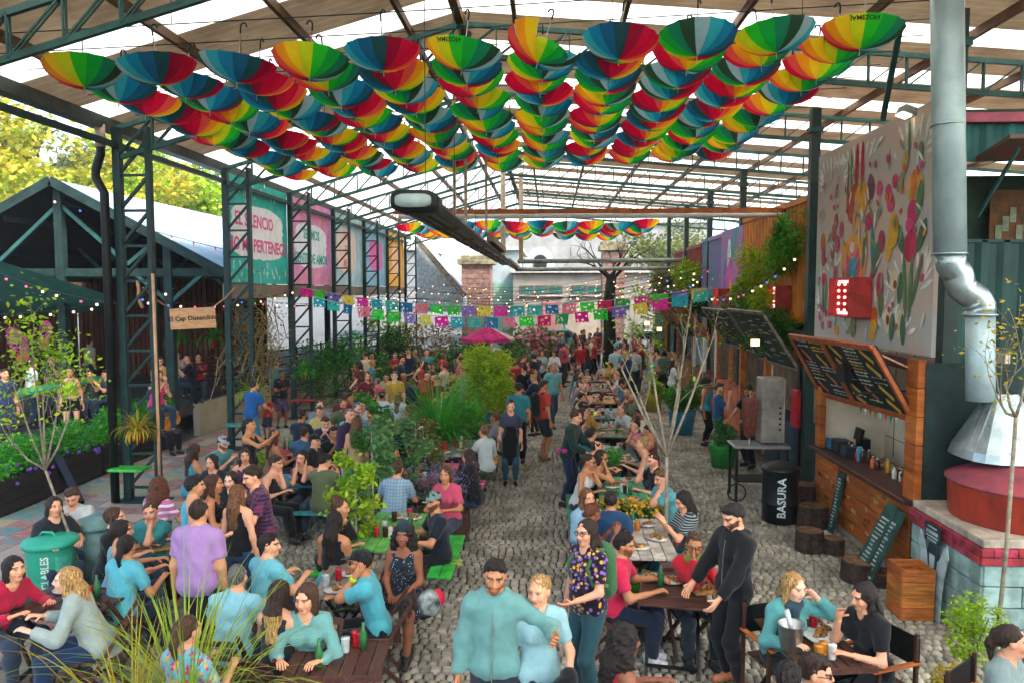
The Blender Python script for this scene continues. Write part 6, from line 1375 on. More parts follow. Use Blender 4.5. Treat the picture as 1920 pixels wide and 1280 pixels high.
# ================================================================== suspended beams, heater rail, hangers
b = MB(); b.box((1.15, 17.4, 5.62), (9.5, .12, .10)); t = thing('cross_beam', 'orange and white beam crossing the lane under the roof', 'beam', (1.15, 17.4, 5.6)); b.build('orange_bar', mat('orange_bar', '#b5622a', .5), t); b = MB(); b.tube([(-3.5, 17.32, 5.50), (5.9, 17.32, 5.50)], .055, 10); b.build('white_pipe', M_WHITE, t, True)
for (x0, x1, y, z, lb) in ((-1.3, 5.5, 30.6, 4.98, 'pale grey pipe crossing the lane high above the far crowd'), (-1.5, 5.5, 33, 4.72, 'second pale pipe crossing the lane near the gate')):
    b = MB(); b.tube([(x0, y, z), (x1, y, z + .05)], .09, 10); tag(b.build('cross_pipe', mat('pale_pipe', '#9aa8a2', .6), None, True), lb, 'pipe')
for x, y, z0, w, lb in ((-1.95, 15.4, 5.3, .06, 'white hanger pole left of the long heater'), (-1.72, 15.4, 4.9, .06, 'white hanger pole fixed to the long heater'), (-1.30, 15.4, 5.0, .045, 'thin white hanger pole right of the long heater'), (-1.62, 26.2, 4.9, .16, 'pale square hanger post above the far heater end'), (-1.1, 29, 4.9, .16, 'second pale square hanger post above the far heater end')):
    b = MB(); b.box((x, y, (z0 + roof_z(x) - .2) / 2), (w, w, roof_z(x) - .2 - z0)); tag(b.build('hanger_post', mat('pale_post', '#b3bfb8' if w > .1 else '#c6b8a2', .6)), lb, 'post')
hr = thing('heater_rail', 'long black heater trough hung along the lane with a rounded near end', 'heater', (-1.52, 20, 4.8)); M_HB = mat('heater_black', '#1d2320', .5, .1, .25, 3)
def hbx(y0, y1, z, nm, w=.50, m=M_HB):
    b = MB(); pr = [(-w / 2, 0), (-w / 2 + .04, -.09), (w / 2 - .04, -.09), (w / 2, 0), (w / 2 - .08, .10), (-w / 2 + .08, .10)]; b.prism([(-1.52 + x, y0, z + dz) for x, dz in pr], (0, y1 - y0, 0)); b.build(nm, m, hr)
for i in range(8): hbx(8.6 + i * 2.3, 8.6 + i * 2.3 + 2.24, 4.80, 'trough_section', .46 - .018 * i)
for i in range(8):
    for s in (-.13, 0, .13): b = MB(); b.box((-1.52 + s, 9.75 + i * 2.3, 4.705), (.07, 1.9, .02)); b.build('heating_tube', mat('dark_tube', '#4b463e', .4, .3), hr)
for i in range(5): b = MB(); b.box((-1.52, 27.2 + i * 2.1, 4.86), (.3, 2.0, .12)); b.build('cable_tray', mat('tray_tan', '#8f7a5e', .6), hr)
b = MB(); P = []; n = 20
for k in range(n):
    a = 2 * math.pi * k / n; m_ = (abs(math.cos(a)) ** 4 + abs(math.sin(a)) ** 4) ** -.25; P.append((-1.52 + .26 * m_ * math.cos(a), 8.35, 4.80 + .12 * m_ * math.sin(a)))
b.prism(P, (0, .5, 0)); b.build('end_housing', M_HB, hr, True); b = MB(); P2 = [(-1.52 + (x + 1.52) * .78, 8.345, 4.80 + (z - 4.80) * .62) for x, y_, z in P]; b.prism(P2, (0, -.03, 0)); b.build('end_window', mat('milky_glass', '#8fa5a2', .3, 0, .1, 4), hr, True)
b = MB(); b.box((-1.35, 19.5, 4.98), (.16, 5, .14)); b.build('gas_pipe_cover', mat('tray_tan'), hr)
for y in (9.2, 12, 15.4, 20, 25): b = MB(); b.tube([(-1.52, y, 4.88), (-1.52, y, roof_z(-1.52) - .3)], .006, 5); b.build('chain', M_STEEL, hr)
# ================================================================== tables, benches, chairs, table things
def paintwood(c): return mat('painted_wood_' + c.strip('#'), c, .55, 0, .2, 6, bump=.12, bscale=25, objrand=.12)
def picnic(c_top, c_bench, c_leg, label, x, y, rot, L=1.5, legs=True):
    t = thing('picnic_table', label, 'picnic table', (x, y, 0), rot)
    mt, mb_, ml = paintwood(c_top), paintwood(c_bench), paintwood(c_leg)
    for k in range(5):
        b = MB(); b.bevbox((-.30 + .15 * k, 0, .745), (.142, L, .035), .006); b.build('plank', mt, t, world=False)
    for s in (-1, 1):
        bn = None
        for k in range(2):
            b = MB(); b.bevbox((s * (.62 + .15 * k), 0, .445), (.142, L, .035), .006); b.build('bench_plank', mb_, t, world=False)
    for yy in (-L * .36, L * .36):
        for s in (-1, 1): b = MB(); b.beam((s * .18, yy, .72), (s * .56, yy, 0.0), .045, .09); b.build('leg', ml, t, world=False)
        b = MB(); b.beam((-.80, yy + .05, .40), (.80, yy + .05, .40), .04, .09); b.build('crossbar', ml, t, world=False)
        b = MB(); b.beam((-.34, yy + .05, .70), (.34, yy + .05, .70), .04, .08); b.build('crossbar', ml, t, world=False)
    return t
TABLES = []      # (x, y, rot, half length, top height)
def ptable(*a, **k):
    t = picnic(*a, **k); TABLES.append((t.location.x, t.location.y, t.rotation_euler.z, k.get('L', 1.5) / 2, .765)); return t
H90 = math.pi / 2
ptable('#5aa84a', '#2fae3f', '#4a3a2c', 'bright green picnic table with lettered bench by the man in a patterned cap', -1.98, 9.25, 0)
ptable('#b03a3c', '#b8303c', '#5a2a24', 'red picnic table with a rosy bench beside the lavender', -1.95, 12.25, 0)
ptable('#8a8f80', '#c9922a', '#5a4a30', 'weathered picnic table with a yellow bench in the left row', -1.85, 14.35, 0)
ptable('#8a5a3a', '#7a4a34', '#3c2c24', 'brown picnic table behind the clipped bush', -2.0, 17.6, 0)
ptable('#3a7a7a', '#3a7a7a', '#2c3c3a', 'teal picnic table deep in the left crowd', -2.1, 20.0, 0)
ptable('#2f7f8a', '#2f7f8a', '#243a3c', 'teal picnic table with a bread board in front of the black tank top', -3.95, 11.7, H90)
ptable('#a8303a', '#a8303a', '#4a2420', 'red picnic table in the left crowd by the man in a black tee', -4.45, 13.9, H90, L=1.7)
ptable('#8a2f3a', '#8a2f3a', '#4a2420', 'maroon picnic table in front of the woman taking a picture', -4.7, 16.0, H90, L=1.7)
ptable('#7a6a50', '#7a6a50', '#3c3428', 'plain wood picnic table in the left crowd near the ramp', -4.6, 18.6, H90, L=1.7)
ptable('#9a5a2f', '#b06a2f', '#3c3428', 'orange brown picnic table with white-shirted diners behind the bamboo', -3.6, 16.6, 0)
ptable('#6a7a6a', '#6a7a6a', '#3c3428', 'grey green picnic table far back on the left', -4.4, 21.6, H90, L=1.7)
ptable('#6a5a4a', '#6a5a4a', '#3c3428', 'brown picnic table farthest back on the left', -3.6, 24.6, H90, L=1.7)
ptable('#b5b0a2', '#8a2f3c', '#5a2a2a', 'whitewashed picnic table with maroon benches by the young bare tree', 1.12, 9.15, 0)
ptable('#3f9a6a', '#2f7f5a', '#2c4a3c', 'sea green picnic table behind the box of yellow flowers', 1.12, 11.4, 0)
ptable('#2c5a52', '#2c5a52', '#243c38', 'dark green picnic table with a pink bag on it', 1.25, 13.85, 0)
ptable('#6a7a52', '#4f8a3a', '#3c3c2c', 'olive picnic table in the middle of the right row', 1.35, 16.3, 0)
ptable('#7a8a8a', '#4f8a3a', '#3c3c2c', 'pale picnic table covered in plates in the right row', 1.4, 18.6, 0)
ptable('#b0803a', '#b0803a', '#3c3c2c', 'ochre picnic table in the right row', 1.45, 21.0, 0)
ptable('#6a6a5a', '#6a6a5a', '#3c3c2c', 'grey picnic table in the right row near the trunk', 1.5, 23.4, 0)
ptable('#8a5a4a', '#8a5a4a', '#3c3c2c', 'brown picnic table farthest down the right row', 1.6, 26.0, 0)
place_text('bench_lettering', 'Juli', .16, mat('yellow_paint', '#b9c83a', .6), None, G(858, 1052, .466), (.25, 1, 0), (-1, .25, 0)); _o = COL.objects[-1]; tag(_o, 'yellow brush lettering painted on the green bench', 'lettering')
# slatted folding tables with crossed black legs
def folding_table(label, x, y, rot, w=.72, d=.72, m=M_WOODD, slats=7, h=.74):
    t = thing('folding_table', label, 'table', (x, y, 0), rot)
    for k in range(slats):
        b = MB(); b.bevbox((-w / 2 + (k + .5) * w / slats, 0, h), (w / slats - .008, d, .022), .004); b.build('slat', m, t, world=False)
    for s in (-1, 1): b = MB(); b.box((0, s * (d / 2 + .012), h - .005), (w + .03, .022, .05)); b.build('rim', m, t, world=False)
    for s in (-1, 1):
        yy = s * (d / 2 - .06); b = MB(); b.beam((-w * .42, yy, 0), (w * .40, yy, h - .02), .035, .03); b.build('leg', M_BLACK, t, world=False); b = MB(); b.beam((w * .42, yy - s * .04, 0), (-w * .40, yy - s * .04, h - .02), .035, .03); b.build('leg', M_BLACK, t, world=False)
    for s in (-1, 1): b = MB(); b.beam((s * w * .36, -d / 2 + .06, .08), (s * w * .36, d / 2 - .06, .08), .028); b.build('stretcher', M_BLACK, t, world=False)
    TABLES.append((x, y, rot, d / 2, h + .013)); return t
folding_table('slatted folding table on crossed black legs between the red shirts', 1.28, 7.55, R(80), .9, .62)
folding_table('dark slatted table with an ice bucket and a food basket', 2.28, 6.5, R(8), .62, 1.05, slats=6)
folding_table('brown slatted table in front of the smiling woman', -1.75, 5.95, R(4), .80, .6, slats=7)
folding_table('pale slatted table between the smiling woman and the green bench', -2.1, 7.7, R(5), .62, .9, m=M_WOODG, slats=6)
folding_table('dark folding table between the red sweater and the cardigan', -4.72, 6.95, R(-8), .95, .65)
rt = thing('round_table', 'small wooden table with a yellow edge carrying a glass of beer', 'table', tuple(G(310, 1115))); c = Vector(rt.location)
b = MB(); b.lathe([(.40, .71), (.42, .72), (.42, .75), (.40, .76)], 26, c); b.build('top', mat('pale_table_top', '#8f8672', .6, 0, .2, 5), rt); b = MB(); b.lathe([(.424, .705), (.43, .72), (.424, .735)], 26, c); b.build('edge', mat('yellow_edge', '#c9962a', .6), rt); b = MB(); b.lathe([(.2, 0), (.24, .35), (.2, .7)], 18, c); b.build('barrel_leg', M_WOODD, rt, True); TABLES.append((c.x, c.y, 0, .25, .765))
# folding chairs
def chair(label, x, y, rot, kind='slat', h=.45):
    """local: sitter looks to -y"""
    t = thing('folding_chair' if kind == 'slat' else 'director_chair', label, 'chair', (x, y, 0), rot); m = M_WOODD if kind == 'slat' else M_BLACK
    for k in range(4): b = MB(); b.bevbox((0, -.17 + k * .11, h), (.42, .095, .02), .004); b.build('seat_slat', M_WOODD, t, world=False)
    if kind == 'slat':
        for s in (-1, 1):
            b = MB(); b.beam((s * .20, -.22, 0), (s * .20, .30, .84), .028, .035); b.build('leg', m, t, world=False); b = MB(); b.beam((s * .17, .24, 0), (s * .17, -.20, h - .01), .028, .035); b.build('leg', m, t, world=False)
        for k in range(3): b = MB(); b.box((0, .235 + k * .055, .62 + k * .09), (.38, .018, .06), (-.5, 0, 0)); b.build('back_slat', m, t, world=False)
    else:
        for s in (-1, 1):
            for yy in (-.18, .22): b = MB(); b.beam((s * .24, yy, 0), (s * .24, yy, .66 if yy < 0 else .92), .03); b.build('leg', M_WOODD, t, world=False)
            b = MB(); b.bevbox((s * .24, 0, .67), (.05, .50, .022), .004); b.build('armrest', M_WOOD, t, world=False)
        b = MB(); b.bevbox((0, .235, .76), (.52, .012, .26), .004); b.build('back_canvas', M_BLACK, t, world=False)
    return t
# ================================================================== plants
LEAFC = {'lime': ('#a8c022', '#6c9a1c'), 'yellow': ('#c2a72c', '#8f8a2a'), 'green': ('#4c8c2c', '#256021'), 'deep': ('#2f6134', '#1b4026'), 'olive': ('#7d8440', '#4f5f30'), 'dry': ('#9a7f3c', '#6b5a2e'), 'grey': ('#6c9656', '#467242'), 'bright': ('#57ae2a', '#2a8426'), 'reed': ('#a9b83a', '#6a8f2c'), 'tree': ('#bfae30', '#74902a')}
def leafmat(k): return mat('leaf_' + k, LEAFC[k][0], .5, 0, .2, .9, color2=LEAFC[k][1], trans=.35, island=.30, spec=.3)
def leaf_quads(C, size, r, up=.3, aspect=.45):
    """C (n,3) centres -> rhombic leaves with random facing"""
    n = len(C); d = r.normal(size=(n, 3)); d[:, 2] = d[:, 2] * .6 - .1; d /= np.linalg.norm(d, axis=1)[:, None]
    u = r.normal(size=(n, 3)); u[:, 2] += up; s = np.cross(d, u); s /= np.linalg.norm(s, axis=1)[:, None] + 1e-9; L = (size * r.uniform(.6, 1.35, n))[:, None]
    nn = np.cross(s, d); V = np.stack([C - d * L * .5, C + s * L * aspect * .5 + nn * L * .06, C + d * L * .5, C - s * L * aspect * .5 + nn * L * .06], 1).reshape(-1, 3)
    return V, np.arange(n * 4).reshape(-1, 4)
def cloud(centres, radii, n, size, r, shell=.55, lo=None):
    """leaf places spread through several lumpy balls, denser to the outside"""
    centres = np.asarray(centres, float); radii = np.asarray(radii, float); w = radii.prod(1) ** (2 / 3); w /= w.sum(); k = r.choice(len(centres), n, p=w)
    d = r.normal(size=(n, 3)); d /= np.linalg.norm(d, axis=1)[:, None]; rad = shell + (1 - shell) * r.random(n) ** .8; rad *= (.85 + .3 * r.random(n))
    P = centres[k] + d * radii[k] * rad[:, None]
    if lo is not None: P = P[P[:, 2] > lo]
    return P
def leaves(name, P, size, key, parent, r, aspect=.45):
    V, F = leaf_quads(P, size, r, aspect=aspect); V = V - np.array(parent.location); o = obj(name, fast_mesh(name, V, F, leafmat(key)), parent); return o
def blades(base, n, L, w, spread, key, parent, r, name='blades', droop=1.0, rad=.1, seg=6, tip=None):
    """arching strap leaves"""
    base = np.asarray(base, float); V, F = [], []; o = 0
    for i in range(n):
        a = r.uniform(0, 6.283); el = r.uniform(.15, 1) * spread; ln = L * r.uniform(.55, 1.1); p = base + np.array([math.cos(a), math.sin(a), 0]) * rad * r.random(); h = np.array([math.cos(a), math.sin(a), 0]); s = np.array([-math.sin(a), math.cos(a), 0]); th = math.pi / 2 - el * .5; ww = w * r.uniform(.7, 1.2)
        for k in range(seg + 1):
            t = k / seg; wd = ww * (1 - t ** 2.2) * (.6 + .4 * min(1, t * 4)) + .0005; V += [p - s * wd / 2, p + s * wd / 2]
            if k < seg: p = p + (h * math.cos(th) + np.array([0, 0, 1]) * math.sin(th)) * ln / seg; th -= el * droop * 1.6 / seg * (1 + t)
        F += [(o + 2 * k, o + 2 * k + 1, o + 2 * k + 3, o + 2 * k + 2) for k in range(seg)]; o += 2 * (seg + 1)
    V = np.array(V) - np.array(parent.location); return obj(name, fast_mesh(name, V, np.array(F), leafmat(key)), parent)
def branchy(t, p0, dirv, length, rad, depth, r, m, tips, spread=.55, name='limb', up=.15, nseg=4):
    p = Vector(p0); d = Vector(dirv).normalized(); pts = [p.copy()]; rs = [rad]
    for k in range(nseg):
        d = (d + Vector(r.normal(size=3)) * .10 + Vector((0, 0, up * .3))).normalized(); p = p + d * length / nseg; pts.append(p.copy()); rs.append(rad * (1 - .45 * (k + 1) / nseg))
    b = MB(); b.tube(pts, rad, 7 if rad > .02 else 5, rad=rs); b.build(name, m, t, True); tips.append((pts[-1], depth)); 
    if depth > 0:
        for k in range(2 if depth > 1 else 3):
            nd = (d + Vector(r.normal(size=3)) * spread + Vector((0, 0, up))).normalized(); branchy(t, pts[-1 - (k % 2)], nd, length * r.uniform(.6, .85), rs[-1 - (k % 2)] * .8, depth - 1, r, m, tips, spread, 'limb', up)
PR = np.random.default_rng(31)
# ---- big trees beyond the pavilion
def big_tree(x, y, h, cr, n, label, key='tree', size=.30):
    t = thing('broadleaf_tree', label, 'tree', (x, y, 0), 0, 'trees beyond the pavilion'); b = MB(); b.tube([(x, y, 0), (x + .2, y, h * .3), (x - .1, y + .1, h * .55)], .3, 10, rad=[.38, .3, .2]); b.build('trunk', M_BARK, t, True); tips = []
    for k in range(6): a = k * 1.05; branchy(t, (x, y, h * (.35 + .03 * k)), (math.cos(a), math.sin(a), .9), h * .25, .13, 1, PR, M_BARK, tips, .6)
    cs = [(p.x, p.y, p.z) for p, _ in tips]; cs += [tuple(np.array([x, y, h * .62]) + PR.normal(size=3) * np.array([cr * .5, cr * .5, h * .16])) for _ in range(16)]; rd = PR.uniform(.16, .34, (len(cs), 1)) * cr * np.array([[1, 1, .75]])
    leaves('crown', cloud(cs, rd, n, size, PR, .45), size, key, t, PR, .6)
big_tree(-21, 30, 11.8, 5.2, 17000, 'tall yellow-green tree behind the gable of the pavilion', 'tree', .30); big_tree(-20.0, 40, 12.6, 4.8, 14000, 'yellow-green tree behind the pavilion roof ridge', 'lime', .30); big_tree(-29, 34, 14.0, 5.6, 12000, 'large sunlit tree at the far left edge', 'tree', .36); big_tree(-26, 45, 14.0, 5.4, 12000, 'bushy tree filling the gap behind the pavilion', 'olive', .34)
big_tree(9.5, 62, 9.0, 3.6, 4500, 'distant tree behind the containers at the lane end', 'olive', .34)
# ---- hedges in the planter boxes
for i, (x, y) in enumerate(PLANTERS):
    t = thing('hedge_bush', ['bright green bushy hedge in the planter nearest the green bin', 'bright green hedge dotted with purple flowers', 'bright green hedge behind the dark strut', 'bright green hedge beside the first lattice column'][i], 'hedge', (x, y, .5), 0, 'hedges along the plaza'); cs = [(x + PR.uniform(-.2, .2), y + PR.uniform(-.55, .55), .72 + PR.uniform(0, .3)) for _ in range(12)]
    leaves('foliage', cloud(cs, np.full((12, 3), .30), 2600, .07, PR, .5), .075, 'bright', t, PR)
    if i in (0, 1, 2):
        b = MB()
        for k in range(9): b.ball((x + .33 + PR.uniform(-.05, .08), y + PR.uniform(-.6, .6), .55 + PR.uniform(-.1, .25)), .035, 6)
        tag(b.build('flowers', mat('purple_flower', '#7a4fb0', .7, island=.3), t), kind='stuff')
# ---- shrubs standing on the lane between the tables
def shrub(name, label, x, y, z0, cs, rs, n, size, key, stem=True, aspect=.45, cat='shrub', pot=None):
    t = thing(name, label, cat, (x, y, z0)); 
    if pot:
        col, pr, ph = pot; b = MB(); b.lathe([(pr * .8, 0), (pr, ph * .95), (pr * 1.05, ph), (pr * .95, ph)], 20, (x, y, z0)); b.build('pot', mat('pot_' + col.strip('#'), col, .55, 0, .12, 4), t, True); b = MB(); b.lathe([(pr * .94, ph - .03), (pr * .5, ph - .02)], 16, (x, y, z0)); b.build('soil', mat('soil'), t)
    C = [(x + a, y + b_, z0 + c) for a, b_, c in cs]
    if stem:
        for a in C[:5]: b = MB(); b.tube([(x + PR.uniform(-.05, .05), y + PR.uniform(-.05, .05), z0 + (pot[2] - .05 if pot else 0)), ((x + a[0]) / 2, (y + a[1]) / 2, z0 + (a[2] - z0) * .6), a], .012, 5, rad=[.018, .013, .006]); b.build('stem', M_BARK, t)
    leaves('foliage', cloud(C, rs, n, size, PR, .45), size, key, t, PR, aspect); return t
def lumps(n, sx, sy, z0, z1, rr_): return [(PR.uniform(-sx, sx), PR.uniform(-sy, sy), PR.uniform(z0, z1)) for _ in range(n)], np.full((n, 3), rr_) * PR.uniform(.75, 1.25, (n, 1))
cs, rs = lumps(20, .58, .50, 1.05, 2.2, .36); shrub('clipped_bush', 'large yellow-green rounded bush rising above the left tables', -1.65, 17.2, 0, cs, rs, 9000, .085, 'lime', pot=('#5a5048', .35, .45))
cs, rs = lumps(9, .35, .3, .6, 1.5, .26); shrub('clipped_bush', 'lower green bush below the large yellow-green bush', -1.9, 15.6, 0, cs, rs, 2200, .09, 'bright', pot=('#5a5048', .35, .4))
t = thing('bamboo_clump', 'arching dark green bamboo grass behind the left tables', 'plant', (-2.25, 14.9, 0)); b = MB(); b.lathe([(.3, 0), (.36, .5), (.36, .55)], 18, (-2.25, 14.9, 0)); b.build('pot', mat('pot_5a5048', '#5a5048'), t, True); blades((-2.25, 14.9, .55), 520, 1.85, .024, 1.25, 'bright', t, PR, 'blades', 1.0, .22)
# loose leafy saplings in the middle
def sapling(label, x, y, h, key, n, size, lean=(0, 0), rad=.32, bare=.35, name='leafy_sapling', m=M_PALEBARK):
    t = thing(name, label, 'sapling', (x, y, 0)); P = []
    b = MB(); top = Vector((x + lean[0], y + lean[1], h)); b.tube([(x, y, 0), Vector((x, y, 0)).lerp(top, .5) + Vector((.04, .02, 0)), top], .02, 6, rad=[.024, .017, .006]); b.build('stem', m, t, True)
    for k in range(11):
        f = bare + (1 - bare) * k / 11; q = Vector((x, y, 0)).lerp(top, f); a = PR.uniform(0, 6.28); e = q + Vector((math.cos(a) * rad * (1.15 - f * .6), math.sin(a) * rad * (1.15 - f * .6), .12)); b = MB(); b.tube([q, q.lerp(e, .5) + Vector((0, 0, .04)), e], .005, 4, rad=[.008, .006, .003]); b.build('twig', m, t)
        for s in np.linspace(.3, 1.05, 5): P += [np.array(q.lerp(e, s)) + PR.normal(size=3) * .045 for _ in range(int(n / 55))]
    leaves('foliage', np.array(P), size, key, t, PR, .5); return t
for i, (u, v, h, key, lb) in enumerate(((690, 1090, 2.0, 'grey', 'leafy sapling in front of the long-haired woman on the green bench'), (655, 1120, 1.75, 'lime', 'yellow-green sapling beside the pale slatted table'), (720, 1010, 1.9, 'grey', 'grey-green sapling in front of the plaid shirts'), (770, 985, 1.7, 'grey', 'grey-green sapling behind the lavender'), (700, 975, 2.1, 'green', 'tall green sapling beside the standing couple'), (800, 965, 1.5, 'olive', 'olive sapling right of the lavender'))):
    p = G(u, v); sapling(lb, p.x, p.y, h, key, 1500, .085, (PR.uniform(-.1, .1), 0), .34, .3)
# lavender
p = G(830, 1005); t = thing('lavender_bed', 'planter of purple lavender between the green and red picnic tables', 'flowers', tuple(p)); b = MB(); b.bevbox(p + Vector((0, 0, .2)), (.8, .5, .4), .02); b.build('box', M_WOODD, t); blades((p.x, p.y, .38), 330, .75, .008, .75, 'grey', t, PR, 'stems', .5, .36, 4)
PP = np.array([p.x, p.y, .9]) + PR.normal(size=(900, 3)) * np.array([.26, .2, .14]); V, F = leaf_quads(PP, .035, PR, aspect=.7); tag(obj('flowers', fast_mesh('flowers', V - np.array(t.location), F, mat('lavender', '#6f5a9a', .8, island=.3)), t), kind='stuff')
# box of yellow flowers and the fresh green planter in the right row
p = G(1185, 1005); p = Vector((1.1, 10.3, 0)); t = thing('flower_box', 'wooden box of yellow flowers between the right-hand picnic tables', 'flower box', tuple(p)); b = MB(); b.bevbox(p + Vector((0, 0, .3)), (.9, .36, .6), .02); b.build('box', M_WOODD, t)
leaves('foliage', cloud([(p.x + a, p.y, .68) for a in (-.3, 0, .3)], np.full((3, 3), .2), 900, .06, PR, .4), .06, 'green', t, PR); V, F = leaf_quads(cloud([(p.x + a, p.y, .74) for a in (-.3, 0, .3)], np.full((3, 3), .19), 500, .05, PR, .8, .72), .06, PR, aspect=.9); tag(obj('flowers', fast_mesh('flowers', V - np.array(p), F, mat('yellow_flower', '#c9a024', .7, island=.2)), t), kind='stuff')
cs, rs = lumps(7, .16, .14, .42, .62, .16); shrub('fern_planter', 'fresh green fern in a box beside the folding table', .95, 8.05, 0, cs, rs, 1100, .055, 'bright', cat='planter', pot=('#3a3a34', .18, .42))
cs, rs = lumps(5, .12, .12, .7, 1.0, .16); shrub('green_seedling', 'bright green seedling on the dark green picnic table', 1.15, 13.1, 0, cs, rs, 700, .055, 'bright', pot=('#3a5a34', .14, .78))
# ---- young trees
def young_tree(label, base, forks, leafn, key, m=M_PALEBARK, r0=.03, size=.07, name='young_tree', depth=2, spread=.5):
    t = thing(name, label, 'tree', tuple(base)); tips = []; p = Vector(base); q = Vector(forks[0]); b = MB(); b.tube([p, p.lerp(q, .5) + Vector((.02, 0, 0)), q], r0, 8, rad=[r0, r0 * .9, r0 * .8]); b.build('trunk', m, t, True)
    for f in forks[1:]:
        f = Vector(f); mid = q.lerp(f, .5) + Vector((0, 0, -.06)); b = MB(); b.tube([q, mid, f], r0, 7, rad=[r0 * .75, r0 * .6, r0 * .35]); b.build('limb', m, t, True); d = (f - mid).normalized(); tips.append((f, 1))
        for k in range(3): branchy(t, mid.lerp(f, .4 + .3 * k), (d + Vector(PR.normal(size=3)) * .5 + Vector((0, 0, .4))), .42, r0 * .3, depth - 1, PR, m, tips, spread, 'twig')
    if leafn:
        P = np.concatenate([np.array(tp) + PR.normal(size=(max(1, leafn // len(tips)), 3)) * .10 for tp, _ in tips]); leaves('leaves', P, size, key, t, PR, .5)
    return t
def at(u, v, y): return DY(u, v, y)
yb = G(1247, 1085); young_tree('bare pale-barked young tree spreading over the right-hand tables', (yb.x, 9.9, 0), [at(1250, 855, 9.9), at(1190, 720, 9.7), at(1275, 735, 10.0), at(1330, 650, 9.9), at(1215, 640, 10.3), at(1165, 690, 9.4), at(1290, 610, 10.4)], 110, 'lime', r0=.028)
# left tree with yellow leaves
yl = G(135, 1130); young_tree('young tree with sparse yellow-green leaves in front of the pavilion counter', (yl.x + .25, 8.6, 0), [at(85, 880, 8.6), at(25, 720, 8.4), at(80, 730, 8.7), at(115, 720, 8.9), at(60, 650, 8.5), at(130, 780, 8.4), at(15, 820, 8.3)], 1100, 'lime', r0=.019, size=.065)
yr = G(1868, 1205); young_tree('slim staked sapling with yellow leaves in front of the oven', (4.35, 7.3, 0), [at(1905, 780, 7.3), at(1885, 720, 7.2), at(1925, 700, 7.3), at(1870, 745, 7.3)], 260, 'yellow', r0=.022, size=.055)
# shrubs before the oven
cs, rs = lumps(9, .18, .2, .3, .95, .15); shrub('young_shrub', 'bright green shrub growing before the block oven', 4.15, 7.35, 0, cs, rs, 1500, .05, 'lime'); cs, rs = lumps(6, .15, .15, .1, .45, .13); shrub('young_shrub', 'low yellow-green plant beside the black director chair', 3.75, 6.85, 0, cs, rs, 800, .05, 'yellow')
# flowers in the red counter pot
t = thing('potted_flower', 'red geranium with green leaves in the red counter pot', 'flowers', tuple(POT1 + Vector((0, 0, .16)))); leaves('foliage', cloud([tuple(POT1 + Vector((0, 0, .30)))], [[.15, .15, .14]], 260, .06, PR, .3), .07, 'deep', t, PR, .8); V, F = leaf_quads(cloud([tuple(POT1 + Vector((0, 0, .42)))], [[.10, .12, .07]], 120, .05, PR, .3), .06, PR, aspect=.9); tag(obj('flowers', fast_mesh('flowers', V - np.array(t.location), F, mat('red_flower', '#b01f34', .6)), t), kind='stuff')
# ---- hanging ferns, wall plants
def fern(label, p, n, L, key, pot='#8a2a24', name='hanging_fern', rad=.08):
    t = thing(name, label, 'fern', tuple(p)); b = MB(); b.lathe([(.07, -.16), (.11, 0), (.115, .01)], 14, p); b.build('pot', mat('pot_' + pot.strip('#'), pot, .6), t, True); blades((p.x, p.y, p.z), n, L, .035, 1.9, key, t, PR, 'fronds', 1.1, rad); return t
fern('yellow-green fern in a red pot on the first lattice column', DY(258, 812, 12.6), 130, .55, 'yellow'); fern('green fern in a pot on the second lattice column', DY(475, 745, 17.1), 110, .6, 'lime'); fern('green fern in a red pot on the third lattice column', DY(570, 700, 21.5), 110, .6, 'bright')
fern('green fern hanging below the wooden sign on the left', DY(335, 645, 19.2), 100, .7, 'green'); fern('green fern hanging below the wooden sign on the right', DY(400, 640, 19.6), 110, .75, 'green')
for i, (u, v, y, k, lb) in enumerate(((600, 690, 24, 'green', 'dense green bush beyond the third lattice column'), (650, 660, 27, 'bright', 'bright bush under the pink banner'), (745, 650, 27, 'deep', 'dark rounded bush near the pink parasol'), (700, 700, 25, 'green', 'green bush against the beige ramp wall'), (480, 860, 15.2, 'lime', 'lime green plant at the foot of the second lattice column'))):
    p = DY(u, v, y); cs, rs = lumps(12, .6, .6, max(.4, p.z - .8), p.z + .5, .42); shrub('wall_bush', lb, p.x, p.y, 0, cs, rs, 2600 if i < 4 else 500, .11, k) if i < 4 else shrub('wall_bush', lb, G(485, 905).x, 14.6, 0, *lumps(5, .2, .2, .2, .5, .18), 600, .08, 'lime')
# dry creeper on the second column
t = thing('dry_creeper', 'tangled dry creeper hanging beside the second lattice column', 'creeper', tuple(DY(480, 640, 17.8))); c = Vector(t.location)
for k in range(34):
    p = c + Vector((PR.uniform(-.55, .5), PR.uniform(-.3, .3), PR.uniform(.3, 1.0))); pts = [p]; 
    for j in range(6): pts.append(pts[-1] + Vector((PR.normal() * .10, PR.normal() * .08, -PR.uniform(.15, .36))))
    b = MB(); b.tube(pts, .012, 4); b.build('vine', mat('vine_dry', '#8a7a5a', .9, 0, .2, 8), t)
leaves('foliage', np.array(c) + PR.normal(size=(2200, 3)) * np.array([.42, .25, .70]) + np.array([0, 0, -.15]), .085, 'dry', t, PR, .35)
